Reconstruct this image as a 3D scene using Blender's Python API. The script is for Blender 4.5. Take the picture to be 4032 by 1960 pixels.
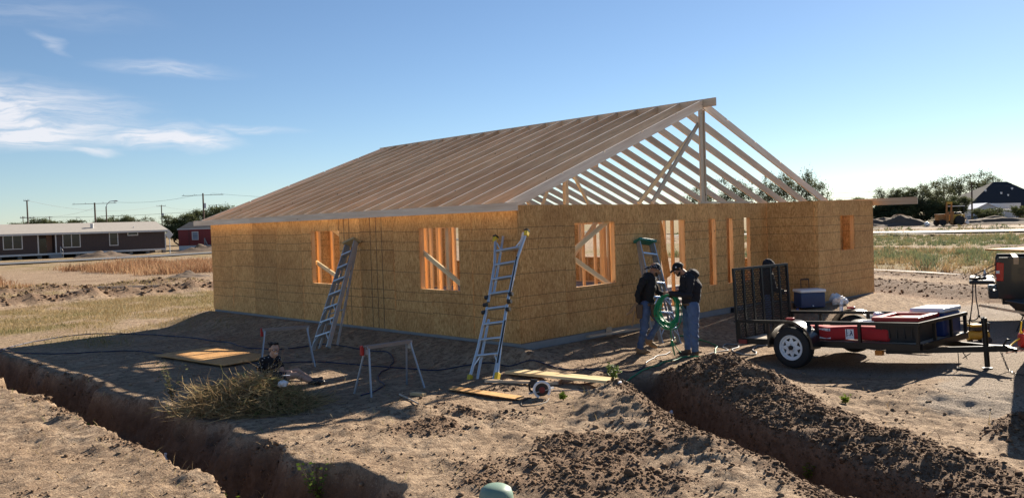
import bpy, bmesh, math, random
import numpy as np
from mathutils import Vector, Matrix
for o in list(bpy.data.objects): bpy.data.objects.remove(o)
rad = math.radians
FT = .3048
random.seed(7)
RNG = np.random.default_rng(11)
scene = bpy.context.scene
COL = scene.collection

# ------------------------------------------------------------------ camera
CAM = Vector((-10.245, -10.258, 2.121)); YAW, PITCH, ROLL = rad(44.529), rad(-1.742), rad(-1.8325)
FPX = 3248.7 / 4032
fw = Vector((math.sin(YAW)*math.cos(PITCH), math.cos(YAW)*math.cos(PITCH), math.sin(PITCH)))
r0 = Vector((math.cos(YAW), -math.sin(YAW), 0)); u0 = r0.cross(fw)
cr = r0*math.cos(ROLL) + u0*math.sin(ROLL); cu = -r0*math.sin(ROLL) + u0*math.cos(ROLL)
cd = bpy.data.cameras.new('camera'); cam = bpy.data.objects.new('camera', cd); COL.objects.link(cam)
cd.sensor_width = 36; cd.lens = 36*FPX; cd.clip_start = .1; cd.clip_end = 6000
m = Matrix((cr, cu, -fw)).transposed().to_4x4(); m.translation = CAM
cam.matrix_world = m; scene.camera = cam

# ------------------------------------------------------------------ sun and sky
SUN_EL, SUN_AZ = rad(27.0), rad(8.0)           # azimuth measured from +X towards +Y
SD = Vector((math.cos(SUN_EL)*math.cos(SUN_AZ), math.cos(SUN_EL)*math.sin(SUN_AZ), math.sin(SUN_EL)))
sl = bpy.data.lights.new('sun', 'SUN'); sl.energy = 5.0; sl.angle = rad(.53); sl.color = (1, .89, .74)
so = bpy.data.objects.new('sun', sl); COL.objects.link(so); so.rotation_euler = SD.to_track_quat('Z', 'Y').to_euler()
scene.view_settings.view_transform = 'Standard'; scene.view_settings.look = 'None'
scene.view_settings.exposure = EXPOSURE = 1.3; scene.view_settings.gamma = 1
world = bpy.data.worlds.new('World'); scene.world = world; world.use_nodes = True
SKY_STRENGTH = .047

# ------------------------------------------------------------------ node helpers
class NT:
    def __init__(s, nt): s.nt = nt; nt.nodes.clear()
    def n(s, t, ins=None, **kw):
        nd = s.nt.nodes.new(t)
        for k, v in kw.items(): setattr(nd, k, v)
        for k, v in (ins or {}).items():
            i = nd.inputs[k]
            if hasattr(v, 'node'): s.nt.links.new(v, i)
            elif isinstance(v, bpy.types.Node): s.nt.links.new(v.outputs[0], i)
            else: i.default_value = v
        return nd
    def math(s, op, a, b=0., c=None):
        d = {0: a, 1: b}
        if c is not None: d[2] = c
        return s.n('ShaderNodeMath', d, operation=op).outputs[0]
    def mix(s, f, a, b, mode='MIX'):
        nd = s.n('ShaderNodeMix', data_type='RGBA', blend_type=mode)
        for k, v in ((0, f), (6, a), (7, b)):
            i = nd.inputs[k]
            if hasattr(v, 'node'): s.nt.links.new(v, i)
            else: i.default_value = v if k == 0 else c4(v)
        return nd.outputs[2]
    def ramp(s, f, stops, interp='LINEAR'):
        nd = s.n('ShaderNodeValToRGB', {0: f}); cr_ = nd.color_ramp; cr_.interpolation = interp
        while len(cr_.elements) < len(stops): cr_.elements.new(.5)
        for e, (p, c) in zip(cr_.elements, stops): e.position = p; e.color = c4(c)
        return nd.outputs[0]
    def noise(s, vec, scale, detail=3., rough=.55, dist=0.):
        return s.n('ShaderNodeTexNoise', {'Vector': vec, 'Scale': scale, 'Detail': detail, 'Roughness': rough, 'Distortion': dist}).outputs[0]
    def mapv(s, vec, scale=(1, 1, 1), loc=(0, 0, 0), rot=(0, 0, 0)):
        return s.n('ShaderNodeMapping', {'Vector': vec, 'Scale': scale, 'Location': loc, 'Rotation': rot}).outputs[0]
    def smooth(s, v, a, b):
        return s.n('ShaderNodeMapRange', {0: v, 1: a, 2: b, 3: 0., 4: 1.}, interpolation_type='SMOOTHSTEP').outputs[0]
def c4(c):
    if isinstance(c, (int, float)): return (c, c, c, 1)
    return tuple(c) + (1,) if len(c) == 3 else tuple(c)

# world: clear sky with cirrus
w = NT(world.node_tree)
sky = w.n('ShaderNodeTexSky', sky_type='NISHITA', sun_disc=False, sun_elevation=SUN_EL, sun_rotation=math.pi/2 - SUN_AZ,
          altitude=1200, air_density=1.0, dust_density=.2, ozone_density=3.6)
gen = w.n('ShaderNodeTexCoord').outputs['Generated']
sx = w.n('ShaderNodeSeparateXYZ', {0: gen})
X_, Y_, Z_ = sx.outputs
az = w.math('MULTIPLY', w.math('ARCTAN2', X_, Y_), 57.2958)      # degrees clockwise from +Y
el = w.math('MULTIPLY', w.math('ARCSINE', Z_), 57.2958)
av = w.n('ShaderNodeCombineXYZ', {0: az, 1: el}).outputs[0]
warp = w.n('ShaderNodeTexNoise', {'Vector': w.mapv(av, (.22, .5, 1)), 'Scale': 1., 'Detail': 4.})
av2 = w.n('ShaderNodeVectorMath', {0: av, 1: w.n('ShaderNodeVectorMath', {0: w.n('ShaderNodeVectorMath', {0: warp.outputs[1], 1: (.5, .5, .5)}, operation='SUBTRACT').outputs[0], 1: (3.4, 1.5, 0)}, operation='MULTIPLY').outputs[0]}, operation='ADD').outputs[0]
def blob(ca, ce, ra, re, tilt=0., soft=.9):
    v = w.mapv(w.n('ShaderNodeVectorMath', {0: av2, 1: (ca, ce, 0)}, operation='SUBTRACT').outputs[0], (1/ra, 1/re, 1), rot=(0, 0, 0)) if not tilt else \
        w.mapv(w.mapv(w.n('ShaderNodeVectorMath', {0: av2, 1: (ca, ce, 0)}, operation='SUBTRACT').outputs[0], rot=(0, 0, tilt)), (1/ra, 1/re, 1))
    L = w.n('ShaderNodeVectorMath', {0: v}, operation='LENGTH').outputs['Value']
    return w.smooth(L, 1., 1 - soft)
dens = None
for (ca, ce, ra, re, t, k) in [(10., 7.7, 13.5, 2.5, 0, 1.35), (11, 6.5, 14., 1.7, 0, 1.5), (22.0, 6.15, 5.6, 1.0, .05, 1.5), (17.6, 5.35, 2.2, .4, 0, .7),
                               (22.6, 10.45, 5.6, .75, .02, .5), (16.0, 11.6, 1.6, .5, .5, .4), (27, 6.7, 4.5, .4, .07, .45), (15., 13.4, 9., 1.4, .03, .16), (-40, 12, 16, 3, 0, .8), (-75, 22, 22, 5, .1, .6)]:
    b = w.math('MULTIPLY', blob(ca, ce, ra, re, t), k)
    dens = b if dens is None else w.math('MAXIMUM', dens, b)
st = w.noise(w.mapv(av2, (.16, 1.25, 1), rot=(0, 0, .05)), 1.6, 6., .62, .4)
fine = w.noise(w.mapv(av2, (.5, 2.6, 1)), 2.2, 5., .6)
stn = w.math('ADD', w.math('MULTIPLY', w.smooth(st, .28, .72), .75), w.math('MULTIPLY', fine, .3))
cl = w.math('MULTIPLY', dens, w.math('MINIMUM', stn, 1.))
cl = w.math('MINIMUM', w.math('MULTIPLY', cl, 1.0), .82)
skyc = w.mix(cl, sky.outputs[0], (8.2, 8.1, 8.4))
w.n('ShaderNodeOutputWorld', {0: w.n('ShaderNodeBackground', {0: skyc, 1: SKY_STRENGTH}).outputs[0]})

# ------------------------------------------------------------------ materials
MATS = {}
def new_mat(name):
    mt = bpy.data.materials.new(name); mt.use_nodes = True; MATS[name] = mt
    return mt, NT(mt.node_tree)
def out(t, bs): t.n('ShaderNodeOutputMaterial', {0: bs.outputs[0]})
def plain(name, col, rough=.6, metal=0., var=.12, scale=6., bump=0., bscale=40., spec=.5, coat=0.):
    mt, t = new_mat(name)
    oc = t.n('ShaderNodeTexCoord').outputs['Object']; oi = t.n('ShaderNodeObjectInfo').outputs['Random']
    nz = t.noise(oc, scale, 4.)
    f = t.math('ADD', t.math('MULTIPLY', t.math('SUBTRACT', nz, .5), var*2.4), t.math('MULTIPLY', t.math('SUBTRACT', oi, .5), var))
    f = t.math('ADD', f, 1.)
    colr = t.n('ShaderNodeVectorMath', {0: col, 1: t.n('ShaderNodeCombineXYZ', {0: f, 1: f, 2: f}).outputs[0]}, operation='MULTIPLY').outputs[0]
    ins = {'Base Color': colr, 'Roughness': rough, 'Metallic': metal, 'Specular IOR Level': spec, 'Coat Weight': coat}
    if bump:
        ins['Normal'] = t.n('ShaderNodeBump', {'Height': t.noise(oc, bscale, 4.), 'Strength': bump, 'Distance': .01}).outputs[0]
    out(t, t.n('ShaderNodeBsdfPrincipled', ins)); return mt
def osb_mat(name, vlines=False, hlines=True, k=1., strand=(1, 1, .28)):
    mt, t = new_mat(name)
    oc = t.n('ShaderNodeTexCoord').outputs['Object']; oi = t.n('ShaderNodeObjectInfo').outputs['Random']
    off = t.n('ShaderNodeCombineXYZ', {0: t.math('MULTIPLY', oi, 37.), 1: 0., 2: t.math('MULTIPLY', oi, 91.)}).outputs[0]
    v = t.n('ShaderNodeVectorMath', {0: oc, 1: off}, operation='ADD').outputs[0]
    wv = t.n('ShaderNodeTexNoise', {'Vector': v, 'Scale': 7., 'Detail': 2.}).outputs[1]
    v2 = t.n('ShaderNodeVectorMath', {0: v, 1: t.n('ShaderNodeVectorMath', {0: wv, 3: .028}, operation='SCALE').outputs[0]}, operation='ADD').outputs[0]
    q = .16 if strand[2] < 1 else 1.; p_ = .16 if strand[0] < 1 else 1.
    f1 = t.noise(t.mapv(v2, (p_, 1, q), rot=(0, .16, 0)), 62., 3., .6)
    f2 = t.noise(t.mapv(v2, (p_, 1, q*1.5), loc=(3, 1, 7), rot=(0, -.22, 0)), 44., 3., .6)
    f3 = t.noise(v2, 38., 3., .6)
    a = t.math('ADD', t.math('ADD', t.math('MULTIPLY', t.smooth(f1, .30, .70), .40), t.math('MULTIPLY', t.smooth(f2, .30, .70), .36)), t.math('MULTIPLY', t.smooth(f3, .3, .7), .24))
    col = t.ramp(a, [(.0, (.24*k, .115*k, .038*k)), (.22, (.46*k, .235*k, .078*k)), (.5, (.66*k, .365*k, .135*k)), (.78, (.78*k, .475*k, .195*k)), (1, (.90*k, .63*k, .30*k))])
    lo = t.noise(v, 1.4, 4.)
    col = t.mix(t.smooth(lo, .35, .75), col, t.mix(1., col, (.80, .74, .70), 'MULTIPLY'))
    tint = t.math('ADD', .84, t.math('MULTIPLY', oi, .34))
    col = t.n('ShaderNodeVectorMath', {0: col, 1: t.n('ShaderNodeCombineXYZ', {0: tint, 1: tint, 2: tint}).outputs[0]}, operation='MULTIPLY').outputs[0]
    # dark flakes / knots
    fl = t.smooth(t.noise(t.mapv(v2, (1, 1, .5)), 17., 2.), .68, .75)
    col = t.mix(t.math('MULTIPLY', fl, .55), col, (.12, .06, .02))
    sp = t.n('ShaderNodeSeparateXYZ', {0: oc})
    if hlines or vlines:
        zj = t.math('ADD', sp.outputs[2], t.math('MULTIPLY', t.math('SUBTRACT', t.math('FRACT', t.math('MULTIPLY', oi, 17.3)), .5), .034))
        ln = None
        L = []
        if hlines: L += [(zj, h*FT, .0065) for h in (1.36, 2.10, 2.68, 4.0, 5.40, 6.0, 6.69)]
        if vlines: L += [(sp.outputs[0], h, .012) for h in (.40, .61, .81)]
        for (cv, h, hw_) in L:
            d = t.math('ABSOLUTE', t.math('SUBTRACT', cv, h))
            e = t.math('LESS_THAN', d, hw_)
            ln = e if ln is None else t.math('MAXIMUM', ln, e)
        col = t.mix(t.math('MULTIPLY', ln, .75 if vlines else .54), col, (.035, .03, .025))
    bmp = t.n('ShaderNodeBump', {'Height': a, 'Strength': .15, 'Distance': .003}).outputs[0]
    out(t, t.n('ShaderNodeBsdfPrincipled', {'Base Color': col, 'Roughness': .75, 'Specular IOR Level': .25, 'Normal': bmp})); return mt
def lumber_mat(name, c1, c2, knots=.9):
    mt, t = new_mat(name)
    oc = t.n('ShaderNodeTexCoord').outputs['Object']; oi = t.n('ShaderNodeObjectInfo').outputs['Random']
    off = t.n('ShaderNodeCombineXYZ', {0: t.math('MULTIPLY', oi, 53.), 1: t.math('MULTIPLY', oi, 11.), 2: t.math('MULTIPLY', oi, 29.)}).outputs[0]
    v = t.n('ShaderNodeVectorMath', {0: oc, 1: off}, operation='ADD').outputs[0]
    gr = t.noise(t.mapv(v, (1.2, 26, 26)), 1., 5., .6, .6)
    gr2 = t.noise(t.mapv(v, (.5, 4, 4)), 1.3, 3.)
    col = t.mix(t.smooth(gr, .3, .72), c1, c2)
    col = t.mix(t.math('MULTIPLY', t.smooth(gr2, .42, .7), .55), col, t.mix(1., col, (.78, .66, .55), 'MULTIPLY'))
    kn = t.n('ShaderNodeTexVoronoi', {'Vector': t.mapv(v, (1, 1.9, 1.9)), 'Scale': 3.4, 'Randomness': 1.})
    kc = t.n('ShaderNodeSeparateColor', {0: kn.outputs['Color']}).outputs[0]
    k = t.math('MULTIPLY', t.smooth(kn.outputs['Distance'], .10, .05), t.smooth(kc, .35, .5))
    col = t.mix(t.math('MULTIPLY', k, knots), col, (.06, .03, .018))
    tint = t.math('ADD', .85, t.math('MULTIPLY', oi, .28))
    col = t.n('ShaderNodeVectorMath', {0: col, 1: t.n('ShaderNodeCombineXYZ', {0: tint, 1: tint, 2: tint}).outputs[0]}, operation='MULTIPLY').outputs[0]
    bmp = t.n('ShaderNodeBump', {'Height': gr, 'Strength': .15, 'Distance': .003}).outputs[0]
    out(t, t.n('ShaderNodeBsdfPrincipled', {'Base Color': col, 'Roughness': .42, 'Specular IOR Level': .5, 'Normal': bmp})); return mt
osb_mat('osb'); osb_mat('osb_marked', vlines=True); osb_mat('osb_plain', hlines=False, k=.85, strand=(.28, 1, 1)); osb_mat('osb_inner', hlines=False, k=.9)
lumber_mat('lumber', (.60, .44, .29), (.74, .58, .41))
lumber_mat('lumber_pale', (.47, .375, .262), (.62, .515, .38))
lumber_mat('lumber_sunlit_edge', (.80, .68, .52), (.88, .77, .62), .3)  # paler wood for rafter edges, painting in the sunlit top lines
lumber_mat('lumber_fascia', (.72, .57, .43), (.84, .71, .57), .7)
lumber_mat('stud_wood', (.72, .42, .19), (.86, .58, .31))
lumber_mat('lumber_weathered', (.42, .36, .29), (.55, .47, .37), .5)
lumber_mat('lumber_yellow', (.66, .50, .26), (.80, .66, .42), .5)
plain('concrete', (.27, .265, .26), .85, var=.16, scale=5, bump=.3)

# ------------------------------------------------------------------ mesh helpers
def tag(o, label=None, cat=None, group=None, kind=None):
    if label: o['label'] = label
    if cat: o['category'] = cat
    if group: o['group'] = group
    if kind: o['kind'] = kind
    return o
def empty(name, loc=(0, 0, 0), rz=0., label=None, cat=None, group=None):
    e = bpy.data.objects.new(name, None); COL.objects.link(e); e.location = loc; e.rotation_euler.z = rz
    e.empty_display_size = .2
    return tag(e, label, cat, group)
def link(name, mesh, parent=None, mtx=None):
    o = bpy.data.objects.new(name, mesh); COL.objects.link(o)
    if parent: o.parent = parent
    if mtx is not None: o.matrix_local = mtx
    return o
def setmat(me, mat):
    for x in (mat if isinstance(mat, (list, tuple)) else [mat]): me.materials.append(MATS[x])
class MB:
    def __init__(s): s.v = []; s.f = []; s.mi = []; s.cur = 0
    def add(s, vs, fs):
        b = len(s.v); s.v += [tuple(x) for x in vs]; s.f += [tuple(b+i for i in f) for f in fs]; s.mi += [s.cur]*len(fs); return s
    def box(s, a, b):
        x0, y0, z0 = a; x1, y1, z1 = b
        return s.add([(x0,y0,z0),(x1,y0,z0),(x1,y1,z0),(x0,y1,z0),(x0,y0,z1),(x1,y0,z1),(x1,y1,z1),(x0,y1,z1)],
                     [(0,3,2,1),(4,5,6,7),(0,1,5,4),(1,2,6,5),(2,3,7,6),(3,0,4,7)])
    def beam(s, p0, p1, w, h, up=(0, 0, 1), taper=1.):
        p0 = Vector(p0); p1 = Vector(p1); d = (p1-p0).normalized(); u = Vector(up)
        sd = d.cross(u)
        if sd.length < 1e-4: sd = d.cross(Vector((1, 0, 0)))
        sd.normalize(); u = sd.cross(d).normalized(); vs = []
        for p, k in ((p0, 1.), (p1, taper)):
            for a, b in ((-1,-1),(1,-1),(1,1),(-1,1)): vs.append(p + sd*(a*w/2*k) + u*(b*h/2*k))
        return s.add(vs, [(0,1,2,3),(7,6,5,4),(0,4,5,1),(1,5,6,2),(2,6,7,3),(3,7,4,0)])
    def cyl(s, p0, p1, r0_, r1_=None, n=12, caps=True):
        r1_ = r0_ if r1_ is None else r1_
        p0 = Vector(p0); p1 = Vector(p1); d = (p1-p0).normalized()
        a = d.orthogonal().normalized(); b = d.cross(a); vs = []
        for p, r in ((p0, r0_), (p1, r1_)):
            for i in range(n): t = 2*math.pi*i/n; vs.append(p + a*(r*math.cos(t)) + b*(r*math.sin(t)))
        fs = [(i, (i+1) % n, n+(i+1) % n, n+i) for i in range(n)]
        if caps: fs += [tuple(range(n-1, -1, -1)), tuple(range(n, 2*n))]
        return s.add(vs, fs)
    def tube(s, pts, r, n=6, closed=False):
        pts = [Vector(p) for p in pts]; N = len(pts); vs = []; fs = []
        rr = r if isinstance(r, (list, tuple)) else [r]*N
        prev = None
        for i, p in enumerate(pts):
            d = (pts[min(i+1, N-1)] - pts[max(i-1, 0)]) if not closed else (pts[(i+1) % N] - pts[i-1])
            d = d.normalized() if d.length > 1e-9 else Vector((0,0,1))
            a = (prev - d*prev.dot(d)) if prev is not None else d.orthogonal()
            if a.length < 1e-6: a = d.orthogonal()
            a.normalize(); prev = a; b = d.cross(a)
            for k in range(n): t = 2*math.pi*k/n; vs.append(p + a*(rr[i]*math.cos(t)) + b*(rr[i]*math.sin(t)))
        for i in range(N if closed else N-1):
            j = (i+1) % N
            for k in range(n): fs.append((i*n+k, i*n+(k+1) % n, j*n+(k+1) % n, j*n+k))
        if not closed: fs += [tuple(range(n-1, -1, -1)), tuple(range((N-1)*n, N*n))]
        return s.add(vs, fs)
    def lathe(s, prof, c=(0, 0, 0), n=20, axis='z'):
        vs = []; fs = []; c = Vector(c)
        for (r, z) in prof:
            for i in range(n):
                t = 2*math.pi*i/n; q = (r*math.cos(t), r*math.sin(t), z)
                if axis == 'y': q = (q[0], q[2], q[1])
                if axis == 'x': q = (q[2], q[0], q[1])
                vs.append(c + Vector(q))
        for j in range(len(prof)-1):
            for i in range(n): fs.append((j*n+i, j*n+(i+1) % n, (j+1)*n+(i+1) % n, (j+1)*n+i))
        fs += [tuple(range(n-1, -1, -1)), tuple(range((len(prof)-1)*n, len(prof)*n))]
        return s.add(vs, fs)
    def prism(s, poly, d0, d1, plane='xz'):
        n = len(poly); mk = {'xz': lambda a, b, d: (a, d, b), 'xy': lambda a, b, d: (a, b, d), 'yz': lambda a, b, d: (d, a, b)}[plane]
        return s.add([mk(a, b, d0) for a, b in poly] + [mk(a, b, d1) for a, b in poly],
                     [tuple(range(n)), tuple(range(2*n-1, n-1, -1))] + [(i, n+i, n+(i+1) % n, (i+1) % n) for i in range(n)])
    def quad(s, a, b, c, d): return s.add([a, b, c, d], [(0, 1, 2, 3)])
    def ell(s, c, r, n=12, m_=8):
        vs = []; fs = []
        for j in range(m_+1):
            ph = math.pi*j/m_
            for i in range(n): t = 2*math.pi*i/n; vs.append((c[0]+r[0]*math.sin(ph)*math.cos(t), c[1]+r[1]*math.sin(ph)*math.sin(t), c[2]+r[2]*math.cos(ph)))
        for j in range(m_):
            for i in range(n): fs.append((j*n+i, (j+1)*n+i, (j+1)*n+(i+1) % n, j*n+(i+1) % n))
        return s.add(vs, fs)
    def mesh(s, name, mat, smooth=False, off=None, fix=True):
        me = bpy.data.meshes.new(name)
        v = s.v if off is None else [(a-off[0], b-off[1], c-off[2]) for a, b, c in s.v]
        me.from_pydata(v, [], s.f); setmat(me, mat)
        if isinstance(mat, (list, tuple)) and len(mat) > 1: me.polygons.foreach_set('material_index', s.mi)
        if fix:
            bm = bmesh.new(); bm.from_mesh(me); bmesh.ops.remove_doubles(bm, verts=bm.verts, dist=1e-5); bmesh.ops.recalc_face_normals(bm, faces=bm.faces); bm.to_mesh(me); bm.free()
        if smooth:
            me.polygons.foreach_set('use_smooth', [True]*len(me.polygons))
            if smooth != 'all': me.set_sharp_from_angle(angle=rad(38))
        me.update(); return me
    def build(s, name, mat, parent=None, smooth=False, world=True, bevel=0., fix=True):
        """vertices are in world space; they are made local to the (unrotated) parent when world is true"""
        off = None
        if parent is not None and world:
            off = Vector(parent.location)
            if parent.parent: off = off + Vector(parent.parent.location)
        o = link(name, s.mesh(name, mat, smooth, off, fix), parent)
        if bevel:
            b = o.modifiers.new('bevel', 'BEVEL'); b.width = bevel; b.segments = 2; b.limit_method = 'ANGLE'
        return o
def thing_mesh(name, mb, mat, label, cat, group=None, smooth=False, bevel=0., loc=None, fix=True):
    """a thing that is one mesh; world coordinates, origin moved to loc"""
    o = link(name, mb.mesh(name, mat, smooth, loc, fix))
    if loc is not None: o.location = loc
    if bevel:
        b = o.modifiers.new('bevel', 'BEVEL'); b.width = bevel; b.segments = 2; b.limit_method = 'ANGLE'
    return tag(o, label, cat, group)
def copy_tree(o, parent=None):
    c = o.copy(); COL.objects.link(c)
    if parent is not None: c.parent = parent
    for ch in list(o.children): copy_tree(ch, c)
    return c
_LUM = {}
def lumber(name, p0, p1, w, h, mat='stud_wood', parent=None, up=(0, 0, 1)):
    """one board: long axis local X, w wide (local Y), h high (local Z, towards up)"""
    p0 = Vector(p0); p1 = Vector(p1); L = (p1-p0).length; key = (round(L, 3), w, h, mat)
    if key not in _LUM:
        _LUM[key] = MB().box((0, -w/2, -h/2), (L, w/2, h/2)).mesh('board', mat)
    d = (p1-p0).normalized(); u = Vector(up); sd = u.cross(d)
    if sd.length < 1e-4: u = Vector((0, 1, 0)); sd = u.cross(d)
    sd.normalize(); u = d.cross(sd)
    M = Matrix((d, sd, u)).transposed().to_4x4(); M.translation = p0 - (Vector(parent.location) if parent else Vector())
    return link(name, _LUM[key], parent, M)
# ------------------------------------------------------------------ the house under construction
LA, WX, RX, WH = 40*FT, 12.10, 6.05, 2.444
XI, WD = 8.838, 1.32
house = empty('house_frame', (0, 0, 0), 0, 'unfinished house with bare OSB walls and an open roof of rafters', 'house')
def osb_panel(ex, ey, org, w, h, holes, mat, th=.011):
    """one sheet; local x along the wall, local y inwards; holes are (x0,x1,z0,z1) in panel coordinates"""
    xs = sorted({0., w} | {min(max(a, 0), w) for q in holes for a in q[:2]}); zs = sorted({0., h} | {min(max(a, 0), h) for q in holes for a in q[2:]})
    solid = {}
    for i in range(len(xs)-1):
        for j in range(len(zs)-1):
            cx, cz = (xs[i]+xs[i+1])/2, (zs[j]+zs[j+1])/2
            solid[i, j] = not any(q[0] < cx < q[1] and q[2] < cz < q[3] for q in holes)
    mb = MB()
    for (i, j), ok in solid.items():
        if not ok: continue
        a, b, c, d = xs[i], xs[i+1], zs[j], zs[j+1]
        mb.quad((a,0,c),(b,0,c),(b,0,d),(a,0,d)); mb.quad((a,th,d),(b,th,d),(b,th,c),(a,th,c))
        if not solid.get((i-1, j)): mb.quad((a,0,d),(a,th,d),(a,th,c),(a,0,c))
        if not solid.get((i+1, j)): mb.quad((b,0,c),(b,th,c),(b,th,d),(b,0,d))
        if not solid.get((i, j-1)): mb.quad((a,0,c),(a,th,c),(b,th,c),(b,0,c))
        if not solid.get((i, j+1)): mb.quad((b,0,d),(b,th,d),(a,th,d),(a,0,d))
    if not mb.f: return
    M = Matrix((Vector(ex), Vector(ey), Vector((0, 0, 1)))).transposed().to_4x4(); M.translation = Vector(org)
    link('osb_panel', mb.mesh('osb_panel', mat), house, M)
def osb_wall(ex, ey, org, length, holes, starts=None, marked=(), first=None):
    ex = Vector(ex); edges = [0.]
    if first: edges.append(first)
    while edges[-1] < length - .02: edges.append(min(edges[-1]+4*FT, length))
    for i in range(len(edges)-1):
        a, b = edges[i], edges[i+1]
        g = .0028; dz = random.uniform(-.006, .006); pr = random.uniform(0, .003)
        hl = [(q[0]-a-g, q[1]-a-g, q[2]-dz, q[3]-dz) for q in holes if q[1] > a and q[0] < b]
        osb_panel(ex, ey, Vector(org) + ex*(a+g) - Vector(ey)*pr + Vector((0, 0, dz)), b-a-2*g, WH-.004, hl, 'osb_marked' if i in marked else 'osb')
WA = [(1.59, 2.80, .88, 2.09), (5.68, 6.88, .88, 2.09)]                                    # openings of the long wall, as y0,y1,z0,z1
GA = [(1.515, 2.72, .885, 2.095), (4.27, 5.185, -1, 2.085), (6.155, 6.45, .565, 2.085), (6.93, 7.21, .555, 2.085), (7.72, 8.01, .55, 2.085)]
WW = [(10.08, 10.89, 1.195, 2.06)]
osb_wall((0,-1,0), (1,0,0), (0, LA, 0), LA, [(LA-q[1], LA-q[0], q[2], q[3]) for q in WA], marked=(5, 6))
osb_wall((1,0,0), (0,1,0), (.014, 0, 0), XI-.014, [(q[0]-.014, q[1]-.014, q[2], q[3]) for q in GA])
osb_wall((0,-1,0), (1,0,0), (XI, -.002, 0), WD-.002, [])
osb_wall((1,0,0), (0,1,0), (XI+.014, -WD, 0), WX-XI-.014, [(q[0]-XI-.014, q[1]-XI-.014, q[2], q[3]) for q in WW])
osb_wall((0,1,0), (-1,0,0), (WX, -WD+.014, 0), LA+WD-.014, [(3.2, 4.4, .88, 2.09), (6.0, 6.95, -1, 2.085), (9.0, 10.2, .88, 2.09)])
osb_wall((-1,0,0), (0,-1,0), (WX-.014, LA, 0), WX-.028, [(2.0, 3.2, .88, 2.09), (5.6, 7.2, -1, 2.085), (9.2, 10.2, .88, 2.09)])
# slab
mb = MB(); mb.prism([(.012, .012), (XI-.02, .012), (XI+.014, .012-.0), (XI+.014, -WD+.012), (WX-.012, -WD+.012), (WX-.012, LA-.012), (.012, LA-.012)], -.62, -.006, 'xy')
mb.build('concrete_slab', 'concrete', house)
# framing of one wall: studs, plates, headers; i is the inward direction, openings in wall coordinates
SW, SD_ = .038, .089
def frame_wall(ex, ey, org, length, holes, inset=.0135, plate=True, step=16*FT/12):
    ex, ey, org = Vector(ex), Vector(ey), Vector(org)
    def P(a, z): return org + ex*a + ey*(inset + SD_/2) + Vector((0, 0, z))
    def bd(nm, a, z0, b, z1, w, h, up): return lumber(nm, P(a, z0), P(b, z1), w, h, 'stud_wood', house, up)
    z = Vector((0, 0, 1))
    if plate:
        bd('top_plate', .02, WH-.023, length-.02, WH-.023, SD_, .036, z); bd('top_plate', .02, WH-.062, length-.02, WH-.062, SD_, .036, z)
    cuts = sorted((q[0], q[1]) for q in holes if q[2] < 0); a = .02
    for c0, c1 in cuts + [(length-.02, None)]:
        bd('bottom_plate', a, .02, c0, .02, SD_, .036, z); a = c1 if c1 else a
    k = 0.
    xs = []
    while k < length - .05:
        if not any(q[0]-.08 < k < q[1]+.08 for q in holes): xs.append(k + .03)
        k += step
    xs.append(length-.04)
    for q in holes: xs += [q[0]-.021, q[1]+.021, q[0]-.061, q[1]+.061]
    for a in xs: bd('stud', a, .04, a, WH-.083, SD_, SW, ex)
    for q in holes:
        bd('window_header', q[0]-.001, q[3]+.075, q[1]+.001, q[3]+.075, SD_-.003, .14, z)
        if q[2] > 0:
            bd('window_sill', q[0], q[2]-.019, q[1], q[2]-.019, SD_-.003, .036, z)
            n = int((q[1]-q[0])/.4)+1
            for i in range(n+1):
                a = q[0] + .03 + (q[1]-q[0]-.06)*i/n; bd('cripple_stud', a, .04, a, q[2]-.038, SD_-.004, SW, ex)
frame_wall((0,-1,0), (1,0,0), (0, LA, 0), LA, [(LA-q[1], LA-q[0], q[2], q[3]) for q in WA])
frame_wall((1,0,0), (0,1,0), (.11, 0, 0), XI-.11, [(q[0]-.11, q[1]-.11, q[2], q[3]) for q in GA])
frame_wall((0,-1,0), (1,0,0), (XI, 0, 0), WD, [])
frame_wall((1,0,0), (0,1,0), (XI+.11, -WD, 0), WX-XI-.22, [(q[0]-XI-.11, q[1]-XI-.11, q[2], q[3]) for q in WW])
frame_wall((0,1,0), (-1,0,0), (WX, -WD, 0), LA+WD, [(3.214, 4.414, .88, 2.09), (6.014, 6.964, -1, 2.085), (9.014, 10.214, .88, 2.09)])
frame_wall((-1,0,0), (0,-1,0), (WX-.11, LA, 0), WX-.22, [(1.9, 3.1, .88, 2.09), (5.5, 7.1, -1, 2.085), (9.1, 10.1, .88, 2.09)])
# interior partitions
frame_wall((0,1,0), (1,0,0), (3.9, .12, 0), 4.1, [(1.2, 2.05, -1, 2.05)], inset=0)
frame_wall((1,0,0), (0,1,0), (.12, 4.25, 0), 5.4, [(4.2, 5.0, -1, 2.05)], inset=0)
frame_wall((1,0,0), (0,1,0), (.12, 8.1, 0), 6.2, [(4.8, 5.6, -1, 2.05)], inset=0)
frame_wall((0,1,0), (1,0,0), (6.6, .9, 0), 10.8, [(1.0, 2.6, -1, 2.05), (6.0, 6.9, -1, 2.05)], inset=0)
frame_wall((1,0,0), (0,1,0), (6.75, 3.6, 0), 5.1, [(1.0, 1.85, -1, 2.05)], inset=0)
frame_wall((1,0,0), (0,1,0), (.12, 2.05, 0), 3.7, [(2.7, 3.5, -1, 2.05)], inset=0)
# sheathed closet wall behind the narrow windows
for q_ in range(2):
    mb = MB(); mb.box((6.72+1.22*q_, .86, .0), (6.72+1.22*q_+1.21, .871, 2.43)); mb.build('osb_inner_sheet', 'osb_inner', house)
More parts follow.
